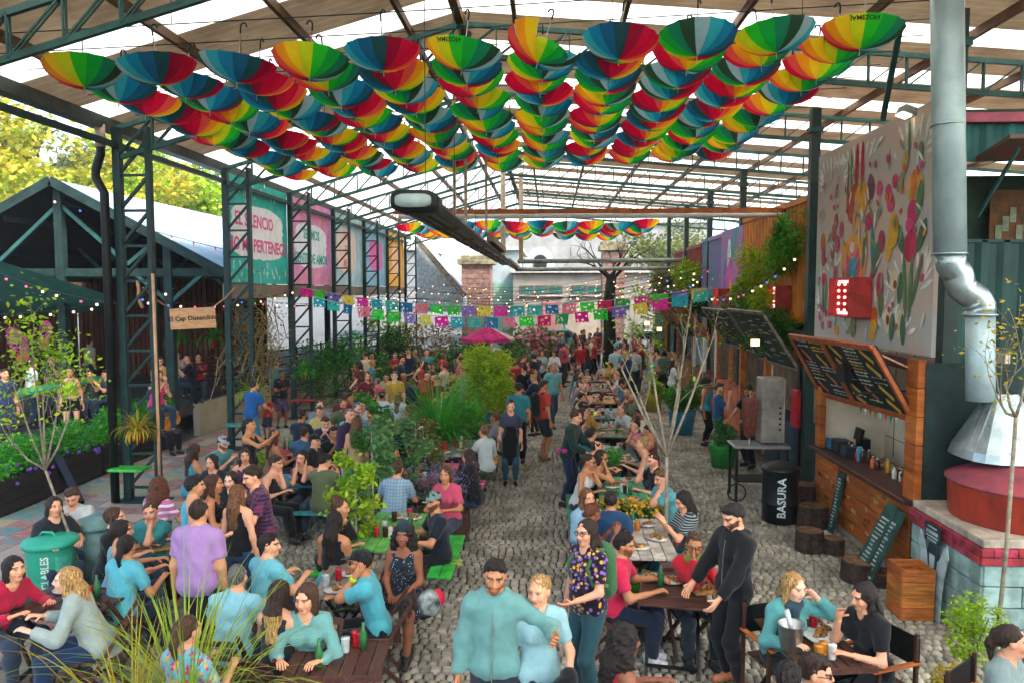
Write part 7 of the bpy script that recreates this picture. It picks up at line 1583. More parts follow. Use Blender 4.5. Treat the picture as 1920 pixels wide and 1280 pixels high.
# planted front on the yellow container and the greenery beyond
def greens(label, u, v, x, sy, sz, n, key, size=.12, L=True):
    p = DX(u, v, x); t = thing('wall_planting', label, 'plants', tuple(p)); C = [(x - .1 + PR.uniform(-.15, .1), p.y + PR.uniform(-sy, sy), p.z + PR.uniform(-sz, sz)) for _ in range(16)]; leaves('foliage', cloud(C, np.full((16, 3), .34), n, size, PR, .4), size, key, t, PR, .35)
    if L:
        for k in range(6): blades((x - .15, p.y + PR.uniform(-sy, sy), p.z + PR.uniform(-sz * .4, sz)), 45, .6, .03, 2.0, key, t, PR, 'fronds', 1.1, .05)
greens('ferns and creepers hanging over the front of the yellow container', 1440, 520, 5.1, 1.7, .6, 3600, 'lime'); greens('trailing green plants under the red marquee sign', 1440, 610, 5.0, 1.6, .35, 2400, 'green'); greens('fern tuft at the top corner of the yellow container', 1485, 455, 5.1, .35, .35, 700, 'bright')
greens('yellow-green plants on the dark red container', 1292, 520, 5.35, 1.8, .5, 2600, 'lime', .14); greens('green plants spilling below the dark red container', 1300, 590, 5.2, 2.2, .6, 2600, 'deep', .14); greens('green plants near the far end of the container row', 1240, 530, 5.4, 3.0, .8, 2200, 'olive', .16, False); greens('plants beside the teal panel above the flap menu', 1375, 600, 5.0, .9, .3, 900, 'olive', .1)
# potted plants on the right
p = G(1278, 812); cs, rs = lumps(10, .3, .3, .75, 1.35, .26); shrub('potted_plant', 'leafy green plant with pink blooms in a blue tub', p.x, p.y, 0, cs, rs, 2200, .10, 'green', cat='planter', pot=('#2a7f96', .36, .62)); p = G(1352, 880); cs, rs = lumps(6, .16, .16, .6, 1.0, .16); shrub('potted_plant', 'green plant in a bright green tub behind the man in blue', p.x + .1, p.y + .3, 0, cs, rs, 800, .08, 'green', cat='planter', pot=('#2f9a3f', .29, .48))
for u, v, k, lb in ((1225, 770, 'lime', 'green plant in a yellow tub by the stall fronts'), (1190, 735, 'green', 'dark plant in a tub further down the stall fronts')):
    p = G(u, v); cs, rs = lumps(6, .2, .2, .6, 1.1, .2); shrub('potted_plant', lb, p.x, p.y, 0, cs, rs, 900, .1, k, cat='planter', pot=('#b8a82c' if k == 'lime' else '#4a4a40', .28, .55))
# middle distance shrubs left of the lane
for u, v, y, k, lb in ((985, 640, 29, 'olive', 'olive shrub with pink blossoms near the pink parasol'), (860, 650, 30, 'green', 'green shrub beneath the pink parasol'), (800, 640, 31, 'dry', 'dry golden shrub by the annex'), (950, 660, 27, 'grey', 'grey-green shrub right of the pink parasol'), (720, 610, 33, 'lime', 'lime shrub below the yellow banner'), (1215, 560, 36, 'lime', 'yellow-green tree-like shrub near the right gate pillar')):
    p = DY(u, v, y); cs, rs = lumps(12, .8, .6, .5, max(1.0, p.z + .4), .5); shrub('lane_shrub', lb, p.x, p.y, 0, cs, rs, 1700, .17, k)
V, F = leaf_quads(np.array(DY(1000, 635, 28.3)) + PR.normal(size=(160, 3)) * np.array([.35, .3, .4]), .16, PR, aspect=.9); o = obj('pink_blossom', fast_mesh('pink_blossom', V, F, mat('pink_blossom', '#d0788a', .7))); tag(o, 'cluster of pink blossoms beside the pink parasol', 'blossom', kind='stuff')
# ---- tall reeds close to the camera
p = Vector((-2.75, 5.35, 0)); t = thing('reed_clump', 'tall arching yellow-green reeds in a tub in the foreground', 'reeds', tuple(p)); b = MB(); b.lathe([(.34, 0), (.42, .5), (.42, .56)], 22, p); b.build('tub', mat('tub_grey', '#4a4a46', .7), t, True); blades((p.x, p.y, .5), 190, 1.45, .013, 1.15, 'reed', t, PR, 'blades', .95, .34, 7); blades((p.x - .25, p.y - .3, .5), 90, 1.3, .011, 1.3, 'yellow', t, PR, 'dry_blades', 1.0, .25, 7)
# ================================================================== bunting and bulb strings
def sagline(a, b, sag, n):
    a, b = Vector(a), Vector(b); return [a.lerp(b, i / n) - Vector((0, 0, sag * 4 * (i / n) * (1 - i / n))) for i in range(n + 1)]
FLAGC = ['#d8208c', '#28c83a', '#6f62b0', '#dcc83c', '#e02f9a', '#1f9fae', '#27b0a4', '#1f6fa0', '#e0788a', '#2fd04a', '#2ac03c', '#8a72c0', '#d9d04a', '#e024a0', '#2aa8b4', '#2fb5aa', '#1f78ac', '#e8809a', '#30d83c', '#c81f5a', '#1f9a50']
def flag_mesh(k):
    """a paper flag with a scalloped hem and cut-outs, about 36 cm wide"""
    b = MB(); w, h = .36, .27; r_ = random.Random(k); cols, rows = 9, 6
    hole = {(r_.randrange(1, 8), r_.randrange(1, 5)) for _ in range(6)}
    for i in range(cols):
        for j in range(rows):
            if (i, j) in hole: continue
            x0, x1 = -w / 2 + w * i / cols, -w / 2 + w * (i + 1) / cols; z0, z1 = -h * j / rows, -h * (j + 1) / rows
            if j == rows - 1 and i % 2: z1 += h / rows * .5
            f = lambda x, z: (x, .03 * math.sin(x * 14 + k) * (-z / h) + .05 * (-z / h) * math.sin(k), z); b.add([f(x0, z0), f(x1, z0), f(x1, z1), f(x0, z1)], [(0, 1, 2, 3)])
    return b
FM = {}
def string_of_flags(a, b, sag, n, label, seed, sc=1.0):
    pts = sagline(a, b, sag, 40); t = MB(); t.tube(pts, .006, 4); tag(t.build('bunting_cord', mat('cord_white', '#b8b0a0', .9)), label, 'cord'); r_ = random.Random(seed)
    for i in range(n):
        f = (i + .5) / n; p = Vector(a).lerp(Vector(b), f) - Vector((0, 0, sag * 4 * f * (1 - f))); c = FLAGC[(i + seed) % len(FLAGC)]; key = (c, i % 4)
        if key not in FM: FM[key] = flag_mesh(i % 4 + 1).mesh('paper_flag', mat('flag_' + c.strip('#'), c, .75, 0, .06, 6, trans=.4))
        d = Vector(b) - Vector(a); o = obj('paper_flag', FM[key], None, tuple(p), math.atan2(d.y, d.x) + r_.uniform(-.25, .25)); o.scale = (sc, sc, sc); o.rotation_euler.x = r_.uniform(-.25, .25); o.rotation_euler.y = r_.uniform(-.12, .12)
        cn = {'d': 'pink', '2': 'green', '6': 'violet', 'e': 'rose', '1': 'teal', '8': 'violet', '3': 'green', 'c': 'crimson'}.get(c[1], 'coloured'); tag(o, '%s cut-paper flag on %s' % (cn, label.split(' holding')[0]), 'flag', 'cut-paper flags over the lane')
string_of_flags(DY(560, 538, 20.0), DY(1330, 538, 17.0), .48, 25, 'rear bunting cord holding paper flags across the lane', 0, .95)
string_of_flags(DY(585, 556, 18.0), DY(1335, 540, 15.0), .55, 23, 'front bunting cord holding paper flags across the lane', 5, .88)
BM = {}
for nme, c, e, s in (('warm', '#ffd9a8', .55, (1, .68, .38)), ('blue', '#2a6fd0', .15, (.1, .3, 1)), ('pink', '#d8486a', .15, (1, .2, .35)), ('green', '#3fc05a', .15, (.2, 1, .3)), ('amber', '#e0a03a', .4, (1, .6, .2))):
    b = MB(); b.ball((0, 0, 0), .028, 8); BM[nme] = b.mesh('bulb', mat('bulb_' + nme, c, .3, emit=e, ecol=s), smooth=True)
b = MB(); b.lathe([(.014, .025), (.016, .07)], 6); SOCK = b.mesh('socket', M_BLACK)
def light_string(a, b, sag, n, label, seed, pal=('warm', 'warm', 'warm', 'blue', 'pink', 'warm'), sc=1.0):
    t = thing('light_string', label, 'string lights', tuple(a)); r_ = random.Random(seed); pts = sagline(a, b, sag, 24); c = MB(); c.tube(pts, .007, 4); c.build('cable', M_BLACK, t)
    for i in range(n):
        f = (i + r_.uniform(.3, .7)) / n; p = Vector(a).lerp(Vector(b), f) - Vector((0, 0, sag * 4 * f * (1 - f) + .075 * sc)); k = r_.choice(pal); o = obj('bulb', BM[k], t, tuple(p - Vector(a))); o.scale = (sc, sc, sc); s = obj('socket', SOCK, t, tuple(p - Vector(a))); s.scale = (sc, sc, sc)
light_string(DY(-30, 500, 15.5), DY(240, 572, 13.2), .12, 8, 'bulb string along the front of the shade sail', 1, ('warm', 'warm', 'blue', 'pink', 'warm')); light_string(DY(-20, 590, 15.0), DY(330, 540, 15.0), .12, 8, 'bulb string under the shade sail to the wooden sign', 2)
light_string(DY(40, 350, 18.0), DY(430, 470, 18.0), .10, 9, 'bulb string along the gable of the pavilion', 3, ('blue', 'pink', 'warm', 'warm')); light_string(DY(265, 560, 15.0), DY(560, 540, 20.5), .25, 12, 'bulb string behind the wooden sign', 4); light_string(DY(440, 560, 17.6), DY(720, 555, 28), .2, 18, 'bulb string along the left columns', 5, ('warm', 'warm', 'blue', 'pink', 'green'))
for i in range(11):
    ya = 20 + i * 2.1; light_string(DY(600 + i * 22, 560 - i * 3, ya), DY(1330 - i * 10, 500 + (i % 3) * 14, ya - 1.5 + i * .1), .55 + .1 * (i % 3), 17, ['bulb string crossing just behind the near bunting', 'bulb string crossing above the bamboo', 'bulb string crossing over the clipped bush', 'bulb string crossing under the orange beam', 'bulb string crossing in front of the pink parasol', 'bulb string crossing above the pink parasol', 'bulb string crossing in front of the grey pipe', 'bulb string crossing behind the grey pipe', 'bulb string crossing before the dark trunk', 'bulb string crossing near the gate pillars', 'bulb string crossing farthest back at the gate'][i], 20 + i, ('warm', 'warm', 'warm', 'amber', 'blue', 'pink', 'green'), 1.0)
light_string(DY(1330, 555, 19), DY(1500, 470, 14.8), .3, 12, 'bulb string along the yellow container', 40, ('warm', 'pink', 'blue', 'warm')); light_string(DY(1250, 540, 28), DY(1330, 500, 20.5), .3, 12, 'bulb string along the dark red container', 41, ('warm', 'pink', 'blue', 'green'))
# ================================================================== the people
CHAIR_N = [0]
def P(label, u, v, face, chair_label=None, kind='slat', **kw):
    o = put_person('person ' + label, u, v, face, **kw)
    if chair_label: chair(chair_label, o.location.x, o.location.y, o.rotation_euler.z, kind).location = (o.location.x, o.location.y, kw.get('ground', 0))
    return o
TEAL, SKY, BLK, NAVY = '#4aa6a2', '#7cc6cf', '#14181a', '#1c2a44'
# --- nearest the camera
P('in a light teal zip hoodie with an arm round the woman in pale blue', 930, 1046, -6, stature=1.80, pose='stand', top='hoodie', topc='#6a9f9a', bot='jeans', botc='#27303a', hair='quiff', hairc='black', beard=.55, skin='tan', L=(.47, -.20, 1.25), poleL=(.25, .9, .5), R=(-.27, -.06, .82), pitch=6, curl=.6)
P('in a pale blue scoop-neck tee carrying a folded black jacket', 1012, 1075, 8, stature=1.66, pose='stand', fem=True, top='tee', topc='#93c0c4', bot='jeans', botc='#22344a', hair='pony', hairc='blond', skin='light', L=(.20, -.28, 1.02), R=(-.25, -.02, .80), yaw=-30, extra=('jacket_carried',), exc='#0e1214')
P('in a purple floral top and glasses with a green backpack', 1100, 970, -48, stature=1.72, pose='hip', fem=True, heavy=.35, top='tee', topc='#1d1526', topp='floral:#7a5aa8', bot='jeans', botc='#28525c', hair='long', hairc='dark', skin='light', eye='glasses', extra=('backpack',), exc='#3f6f44', L=(.12, -.30, 1.08), R=(-.26, -.05, .86))
P('with a mass of long black curls turned away in the foreground', 1172, 1170, 105, pose='sit', fem=True, top='tank', topc='#b02432', hair='curly', hairc='black', skin='brown', lod=0)
P('in a bright rose polo seated at the folding table', 1172, 998, 80, 'folding chair of the man in the rose polo', pose='sit', top='tee', topc='#d92a52', bot='pants', botc='#1d2a40', hair='short', hairc='black', beard=.6, skin='tan', shoec='#d8dcdc')
P('in a red sweater and glasses eating at the folding table', 1302, 998, 12, 'folding chair of the woman in the red sweater', pose='sit_eat', fem=True, top='long', topc='#c5202e', bot='jeans', botc='#22303c', hair='pony', hairc='brown', skin='tan', eye='glasses', extra=('scarf',), exc='#7f8f3a')
P('in a black zip hoodie standing and looking down at the folding table', 1368, 943, -62, stature=1.80, pose='stand', top='hoodie', topc='#101416', bot='jeans', botc='#171b1f', hair='quiff', hairc='black', beard=.9, skin='light', L=(.20, -.34, .95), R=(-.22, -.30, .92), pitch=26, shoec='#b8764e')
P('with long blond hair in a teal sweater and dark scarf', 1492, 1072, 18, 'black director chair of the blond woman', 'director', pose='sit_chin', fem=True, top='long', topc='#5aa5a2', bot='jeans', botc='#24323c', hair='long', hairc='blond', skin='fair', extra=('scarf',), exc='#2c4a54', L=(.20, -.20, 1.10), yaw=14)
P('with long black hair in a black tee eating by the wooden box', 1618, 1090, -68, 'black director chair of the woman in the black tee', 'director', pose='sit_eat', fem=True, heavy=.25, top='tee', topc='#0f1316', bot='jeans', botc='#141a20', hair='long', hairc='black', skin='light', R=(-.05, -.34, 1.02))
P('with black hair seen from behind at the lower edge by the dark table', 1478, 1238, 150, pose='sit', top='tee', topc='#20262a', hair='short', hairc='black', skin='light', lod=0)
P('with a high fade haircut and sunglasses in sky blue by the dark table', 1532, 1225, 70, pose='sit', top='tee', topc='#6fbccb', hair='short', hairc='dark', skin='light', eye='sun', lod=0)
P('with dark pinned hair in a grey-green tee beside the oven', 1898, 1168, 40, 'black director chair beside the oven', 'director', pose='sit', fem=True, top='tee', topc='#7f9490', hair='pony', hairc='dark', skin='light', yaw=40, bot='jeans')
P('smiling with long brown hair in a sage sweater at the brown table', 573, 1092, 2, 'folding chair of the smiling woman', pose='sit', fem=True, top='long', topc='#6fa8a4', bot='jeans', hair='long', hairc='brown', skin='light', yaw=-18)
P('in a cap and sunglasses with a sky blue tee and black shorts', 675, 1028, -75, 'folding chair of the man in the cap and sunglasses', pose='sit_chin', top='tee', topc='#4fb0bc', bot='shorts', botc='#101417', hair='short', hairc='black', skin='tan', hat='cap', hatc='#10181a', eye='sun', extra=('watch',), exc='#b8d820', shoec='#3a8fa0')
P('in a dotted navy dress and a dark head wrap on the green bench', 757, 978, -4, pose='sit_lap', fem=True, top='dress', topc='#182430', topp='dots:#9fb4b8', hair='curly', hairc='black', skin='brown', hat='turban', hatc='#1c3438')
P('in a patterned cap and black tee leaning on the green table', 812, 920, -70, pose='sit', top='tee', topc='#14202a', bot='pants', botc='#14181c', hair='short', hairc='black', beard=.8, skin='tan', hat='cap', hatc='#6f8f86', yaw=40)
P('with very long straight black hair and a cropped top seen from behind', 628, 955, 172, pose='sit_lap', fem=True, top='crop', topc='#14181c', bot='shorts', botc='#5fb0bc', hair='long', hairc='black', skin='tan')
P('with long two-tone hair seen from behind near the smiling woman', 524, 1084, 165, 'folding chair of the woman with two-tone hair', pose='sit', fem=True, top='tank', topc='#22282c', hair='long', hairc='ombre', skin='light')
P('in a sky blue tee with black hair turned towards the pale table', 502, 998, 150, 'folding chair of the man in sky blue', pose='sit', top='tee', topc='#6cc0cc', hair='short', hairc='black', skin='light', yaw=-40)
P('with a grey faded haircut in a pale blue shirt behind the reeds', 446, 1056, 178, 'folding chair behind the reeds', pose='sit', top='tee', topc='#84c2d2', hair='buzz', hairc='grey', skin='light')
P('in a lilac tee standing with his back turned', 372, 934, 176, stature=1.80, pose='stand', heavy=.45, top='tee', topc='#a884b8', bot='pants', botc='#14181c', hair='buzz', hairc='dark', skin='olive')
P('in a cyan tank top with thick black hair behind the lilac tee', 365, 888, 120, stature=1.72, pose='stand', top='tank', topc='#3fb4cc', bot='jeans', hair='quiff', hairc='black', skin='olive')
P('with long brown hair and a black top holding a drink', 400, 886, 95, stature=1.66, pose='drink', fem=True, top='tank', topc='#14181c', bot='jeans', hair='long', hairc='brown', skin='tan')
P('in a navy tartan tee hugging the woman in black', 468, 872, -55, stature=1.78, pose='reach', top='tee', topc='#1c2440', topp='plaid:#7a3450', bot='jeans', botc='#24486a', hair='short', hairc='dark', skin='light')
P('with light brown hair in a black sleeveless top hugged by the tartan tee', 446, 905, 165, stature=1.62, pose='stand', fem=True, top='tank', topc='#0f1316', bot='jeans', botc='#22466c', hair='long', hairc='light', skin='light')
P('with a dark ponytail in a sky blue tee at the yellow-edged table', 236, 1000, 160, 'folding chair of the woman in sky blue', pose='sit', fem=True, heavy=.2, top='tee', topc='#5cbac8', bot='jeans', botc='#1c2c48', hair='pony', hairc='black', skin='tan', yaw=20)
P('with black hair and a grey top beside the beer glass', 226, 972, 120, pose='sit', fem=True, top='tank', topc='#6fa0a6', hair='bob', hairc='black', skin='tan')
P('with brown hair and a black top at the yellow-edged table', 214, 948, 110, pose='sit', fem=True, top='tee', topc='#16191c', hair='bob', hairc='brown', skin='light')
P('in a teal tee resting her chin on her hand behind the beer glass', 280, 938, 8, pose='sit_chin', fem=True, top='tee', topc='#3a8f90', hair='pony', hairc='brown', skin='light')
P('with curly golden hair in a pink striped top seen from behind', 298, 893, 170, pose='sit', fem=True, top='tee', topc='#d87fb0', topp='bigstripe:#e8e0e4', hair='curly', hairc='auburn', skin='light')
P('with wavy blond hair in a long grey cardigan leaning over the table', 128, 1060, -70, 'folding chair of the woman in the cardigan', pose='sit_lean', fem=True, heavy=.2, top='cardigan', topc='#9fb0a8', bot='jeans', botc='#1c3454', hair='long', hairc='blond', skin='fair')
P('with black hair in a crimson sweater reaching over the dark table', 22, 1040, 70, 'folding chair of the woman in crimson', pose='sit_lean', fem=True, top='long', topc='#b81c3e', hair='bob', hairc='black', skin='light')
P('in a printed white tee sitting behind the green bin', 132, 915, 20, pose='sit_phone', top='tee', topc='#c9d0cc', topp='dots:#3f9fb0', bot='jeans', hair='short', hairc='brown', skin='light')
P('with dark hair sitting beside the printed white tee', 100, 928, 50, pose='sit', fem=True, top='tee', topc='#262c30', hair='bob', hairc='dark', skin='light')
P('with brown hair and a bright printed top crouching behind the reeds', 352, 1150, 160, pose='sit', fem=True, top='tee', topc='#69bcd0', topp='floral:#c03a6a', hair='pony', hairc='brown', skin='light')
# --- left crowd
P('in a teal strap top with dark hair at the edge of the left crowd', 366, 830, 140, pose='sit', fem=True, top='tank', topc='#3a94a0', hair='long', hairc='dark', skin='tan')
P('with black hair and a calm gaze in the left crowd', 396, 850, 0, pose='sit', fem=True, top='tee', topc='#20262a', hair='bob', hairc='black', skin='light')
P('in a grey patterned cap and teal tee looking down', 421, 817, 60, pose='sit_phone', top='tee', topc='#5a9a98', hair='short', hairc='black', beard=.8, hat='cap', hatc='#a8b4b6', skin='light')
P('with long dark hair in a plum top facing the lane', 458, 838, 20, pose='sit', fem=True, top='tank', topc='#5a3a5e', hair='long', hairc='dark', skin='light')
P('with a pale face and black jacket among the left crowd', 432, 882, -5, pose='sit', fem=True, top='jacket', topc='#171c1e', hair='bob', hairc='dark', skin='fair')
P('in a black tank top with his knee drawn up at the teal table', 518, 852, 80, pose='sit_chin', top='tank', topc='#12181a', bot='pants', botc='#14181a', hair='short', hairc='dark', skin='light')
P('resting her face on both hands at the teal table', 567, 842, -10, pose='sit_chin', fem=True, top='tank', topc='#1a1d20', hair='bob', hairc='black', skin='light', R=(-.06, -.22, 1.06))
P('in a black cap and black tee at the red table', 590, 812, 80, pose='sit', top='tee', topc='#13181b', bot='shorts', botc='#22363a', hair='short', hairc='black', hat='cap', hatc='#12181a', skin='light', shoec='#7fcf9a')
P('in a black tee holding a white cup at the red table', 626, 798, 30, pose='sit_hands', top='tee', topc='#141c1e', bot='pants', hair='quiff', hairc='black', skin='tan')
P('in a black tank top standing to take a picture', 468, 782, 85, stature=1.66, pose='snap', fem=True, top='tank', topc='#111517', bot='jeans', botc='#3a6a8a', hair='pony', hairc='black', skin='tan')
P('with long chestnut hair and a tan top next to the picture taker', 516, 804, 130, pose='sit', fem=True, top='tank', topc='#a8765a', hair='long', hairc='brown', skin='tan')
P('in a dark navy polo seen from behind', 566, 768, 170, pose='sit', top='tee', topc='#1a2c3c', hair='short', hairc='black', skin='tan')
P('in a pale yellow tee reaching across the maroon table', 598, 760, 10, pose='sit', fem=True, top='tee', topc='#d8c878', hair='short', hairc='brown', skin='light')
P('in a plum jacket with receding hair standing in the lane', 655, 764, 60, stature=1.78, pose='stand', top='jacket', topc='#3a2a4a', bot='pants', botc='#1a1c22', hair='buzz', hairc='grey', skin='light')
P('with very long fair hair and pale jeans standing with her back turned', 668, 780, 170, stature=1.66, pose='stand', fem=True, top='tank', topc='#b89468', bot='jeans', botc='#4f98a4', hair='long', hairc='light', skin='light')
P('in a green checked shirt standing behind the saplings', 698, 760, -30, stature=1.76, pose='stand', top='tee', topc='#2c5654', topp='plaid:#7fa8a0', bot='jeans', hair='short', hairc='black', skin='tan')
P('in a pale blue checked shirt seated behind the saplings', 745, 862, 175, pose='sit', heavy=.3, top='tee', topc='#9fb8c4', topp='plaid:#5a84a0', hair='short', hairc='brown', skin='light')
P('in a pink top half hidden behind the lavender', 836, 872, -20, pose='sit', fem=True, top='tee', topc='#d0506a', hair='bob', hairc='brown', skin='tan')
P('in a black hooded top on the rosy red bench', 878, 840, -110, pose='sit', fem=True, top='hoodie', topc='#121518', bot='jeans', botc='#24425c', hair='long', hairc='dark', skin='light')
P('in a loose white blouse on the yellow bench', 908, 795, -150, pose='sit', fem=True, top='long', topc='#b9c6c4', bot='pants', botc='#4a5a44', hair='bun', hairc='light', skin='light')
P('in a grey lilac tee on the yellow bench', 930, 772, -120, pose='sit_lean', top='tee', topc='#9a90a4', hair='short', hairc='auburn', skin='tan')
P('in a long black apron and blue jeans walking up the lane', 958, 750, 4, stature=1.66, pose='stand', fem=True, top='tee', topc='#3a3f52', bot='jeans', botc='#2c5a6a', hair='bun', hairc='dark', skin='light', extra=('apron',), exc='#0e1214', shoec='#14181a')
P('in a dark teal tee with an apron tied behind', 972, 716, 178, stature=1.78, pose='stand', heavy=.2, top='tee', topc='#2a7a82', bot='pants', botc='#14181a', hair='short', hairc='black', skin='tan', extra=('belt_bag',), exc='#2a6a70')
P('in a red tee and dark shorts with a black backpack', 1020, 711, 118, stature=1.80, pose='stand', heavy=.2, top='tee', topc='#b83c2a', bot='shorts', botc='#1a2830', hair='short', hairc='dark', skin='tan', extra=('backpack',), exc='#14201e', shoec='#8a5a44')
P('bald in a pale teal tee walking past the backpacker', 1037, 680, 30, stature=1.80, pose='walk', heavy=.25, top='tee', topc='#6fb4b4', bot='jeans', botc='#3a5a6a', hair='buzz', hairc='grey', skin='tan')
P('with long dark hair in a navy cardigan walking up the lane', 1003, 691, 20, stature=1.64, pose='crossed', fem=True, top='jacket', topc='#22294a', bot='pants', hair='long', hairc='dark', skin='tan')
P('in a white tee with fair hair behind the bamboo', 748, 733, 165, pose='sit', fem=True, top='tee', topc='#c4d4d4', hair='long', hairc='light', skin='light')
P('in a white tee with black hair behind the bamboo', 716, 732, 175, pose='sit', fem=True, top='tee', topc='#cdd8d6', hair='short', hairc='black', skin='tan')
# --- right row
P('in a dark green jacket with a top knot leaning over the right row', 1083, 768, 70, stature=1.72, pose='reach', top='jacket', topc='#14342f', bot='jeans', botc='#1a2c4a', hair='bun', hairc='brown', skin='light', extra=('belt_bag',), exc='#c42a8a')
P('in a grey-teal tee seen from behind in the right row', 1110, 800, 140, pose='sit', top='tee', topc='#5f9a9c', hair='short', hairc='dark', skin='light')
P('in a black sweater with thinning hair in the right row', 1118, 825, 110, pose='sit', top='long', topc='#15221f', hair='buzz', hairc='dark', skin='light')
P('in a white tank top and sunglasses in the right row', 1105, 849, 60, pose='sit_chin', fem=True, top='tank', topc='#cfd4d0', hair='pony', hairc='dark', skin='tan', eye='sun')
P('in black with red sunglasses beside the white tank top', 1128, 842, 70, pose='sit_eat', fem=True, top='tank', topc='#1a1d20', hair='bob', hairc='dark', skin='tan', eye='sun')
P('with black hair and a black top leaning her chin in the right row', 1190, 783, -70, pose='sit_chin', fem=True, top='tee', topc='#14181a', hair='bun', hairc='black', skin='light')
P('bald in a white tee hunched in the right row', 1166, 758, -60, pose='sit_lean', top='tee', topc='#c9d2d2', hair='buzz', hairc='grey', skin='light')
P('in a sky blue tank top reaching with a pink bag in front', 1205, 818, -100, pose='sit_lean', fem=True, top='tank', topc='#7cc0d0', hair='bun', hairc='blond', skin='light')
P('with a grey fade in a black tee drinking in the right row', 1222, 848, -75, pose='sit_eat', top='tee', topc='#14191b', hair='buzz', hairc='dark', skin='light', beard=.3)
P('with sandy hair in a teal tee resting his chin by the bare tree', 1240, 880, -70, pose='sit_chin', top='tee', topc='#5aa6ac', hair='short', hairc='light', skin='light')
P('with long straight black hair in a dark striped tee looking down', 1275, 920, -80, pose='sit_phone', fem=True, top='tee', topc='#1f282c', topp='stripe:#8a9a9a', hair='long', hairc='black', skin='light', bot='jeans', botc='#2a6a7a')
P('with long fair brown hair in pale blue at the whitewashed table', 1100, 913, 20, pose='sit_lap', fem=True, top='long', topc='#8fb8cc', hair='long', hairc='light', skin='light')
P('in a dark blue tee with his back turned at the whitewashed table', 1146, 918, 165, pose='sit', top='tee', topc='#1f4468', bot='jeans', botc='#2c5a74', hair='short', hairc='black', skin='tan', shoec='#3a7a80')
# --- by the stalls
P('in a blue tee with a hand at his face by the kebab stall', 1350, 716, 70, stature=1.78, pose='chin_r', top='tee', topc='#1d4f7c', bot='jeans', botc='#27596e', hair='quiff', hairc='dark', skin='light', beard=.6, shoec='#6a8a94')
P('with an afro in a turquoise top and black leggings', 1325, 708, 60, stature=1.66, pose='stand', fem=True, top='tank', topc='#35a5b8', bot='leggings', botc='#121518', hair='afro', hairc='black', skin='tan')
P('bearded in a black uniform tee serving at the kebab grill', 1402, 722, -60, stature=1.78, pose='reach', top='tee', topc='#10181c', bot='pants', botc='#14181a', hair='short', hairc='black', beard=.9, skin='tan', lean=4)
P('in a pink top and black trousers by the stall fronts', 1232, 652, 150, stature=1.70, pose='phone', fem=True, top='tank', topc='#d89aa4', bot='pants', botc='#16191c', hair='bob', hairc='dark', skin='light')
P('in a moss green tee and black trousers by the stall fronts', 1246, 656, 140, stature=1.70, pose='stand', fem=True, top='tee', topc='#4a6a58', bot='pants', botc='#14171a', hair='bob', hairc='black', skin='tan')
P('in a white top and blue jeans by the blue tub', 1262, 672, 100, stature=1.70, pose='drink', fem=True, top='tee', topc='#cdd6d4', bot='jeans', botc='#2c5a6c', hair='long', hairc='dark', skin='light')
P('in a green-grey tee with a lime tray serving the tables', 1172, 652, 10, stature=1.74, pose='drink', top='tee', topc='#4f8a86', bot='pants', botc='#1a1d22', hair='short', hairc='light', skin='light')
P('in a pale blue shirt standing by the right row', 1155, 648, 165, stature=1.78, pose='stand', top='tee', topc='#a4c6d2', bot='jeans', hair='short', hairc='dark', skin='light')
P('in a white shirt near the dark trunk', 1190, 650, 170, stature=1.74, pose='stand', top='tee', topc='#c2ced0', bot='jeans', hair='short', hairc='brown', skin='light')
P('in a pink shirt standing far up the lane', 1036, 622, 176, stature=1.80, pose='stand', heavy=.4, top='tee', topc='#d48a9a', bot='pants', botc='#2a3038', hair='short', hairc='dark', skin='light')
P('in dark clothes with a phone far up the lane', 1056, 622, -20, stature=1.74, pose='phone', fem=True, top='jacket', topc='#22262a', bot='pants', hair='long', hairc='dark', skin='light')
P('in a teal jacket far up the lane', 1094, 618, 60, stature=1.80, pose='stand', top='jacket', topc='#2f7f8c', bot='pants', hair='short', hairc='black', skin='tan')
P('in grey-blue far up the lane beside the teal jacket', 1106, 624, -70, stature=1.74, pose='crossed', top='tee', topc='#5a8a9a', bot='jeans', hair='short', hairc='brown', skin='light')
P('in a moss green tee far up the lane left of the pink shirt', 1022, 632, 30, stature=1.70, pose='drink', top='tee', topc='#4a6a5a', bot='pants', hair='short', hairc='dark', skin='light')
P('in a magenta top far up the lane', 1078, 624, 160, stature=1.66, pose='stand', fem=True, top='tee', topc='#c03a78', bot='jeans', hair='long', hairc='brown', skin='light')
P('in a white striped top facing the camera halfway up the lane', 1016, 655, 5, stature=1.68, pose='drink', fem=True, top='tee', topc='#c8d0cc', topp='stripe:#5a8a84', bot='pants', hair='bob', hairc='dark', skin='light')
P('in a white blouse facing the camera halfway up the lane', 1038, 656, -5, stature=1.66, pose='phone', fem=True, top='long', topc='#d0d6d4', bot='jeans', hair='long', hairc='dark', skin='light')
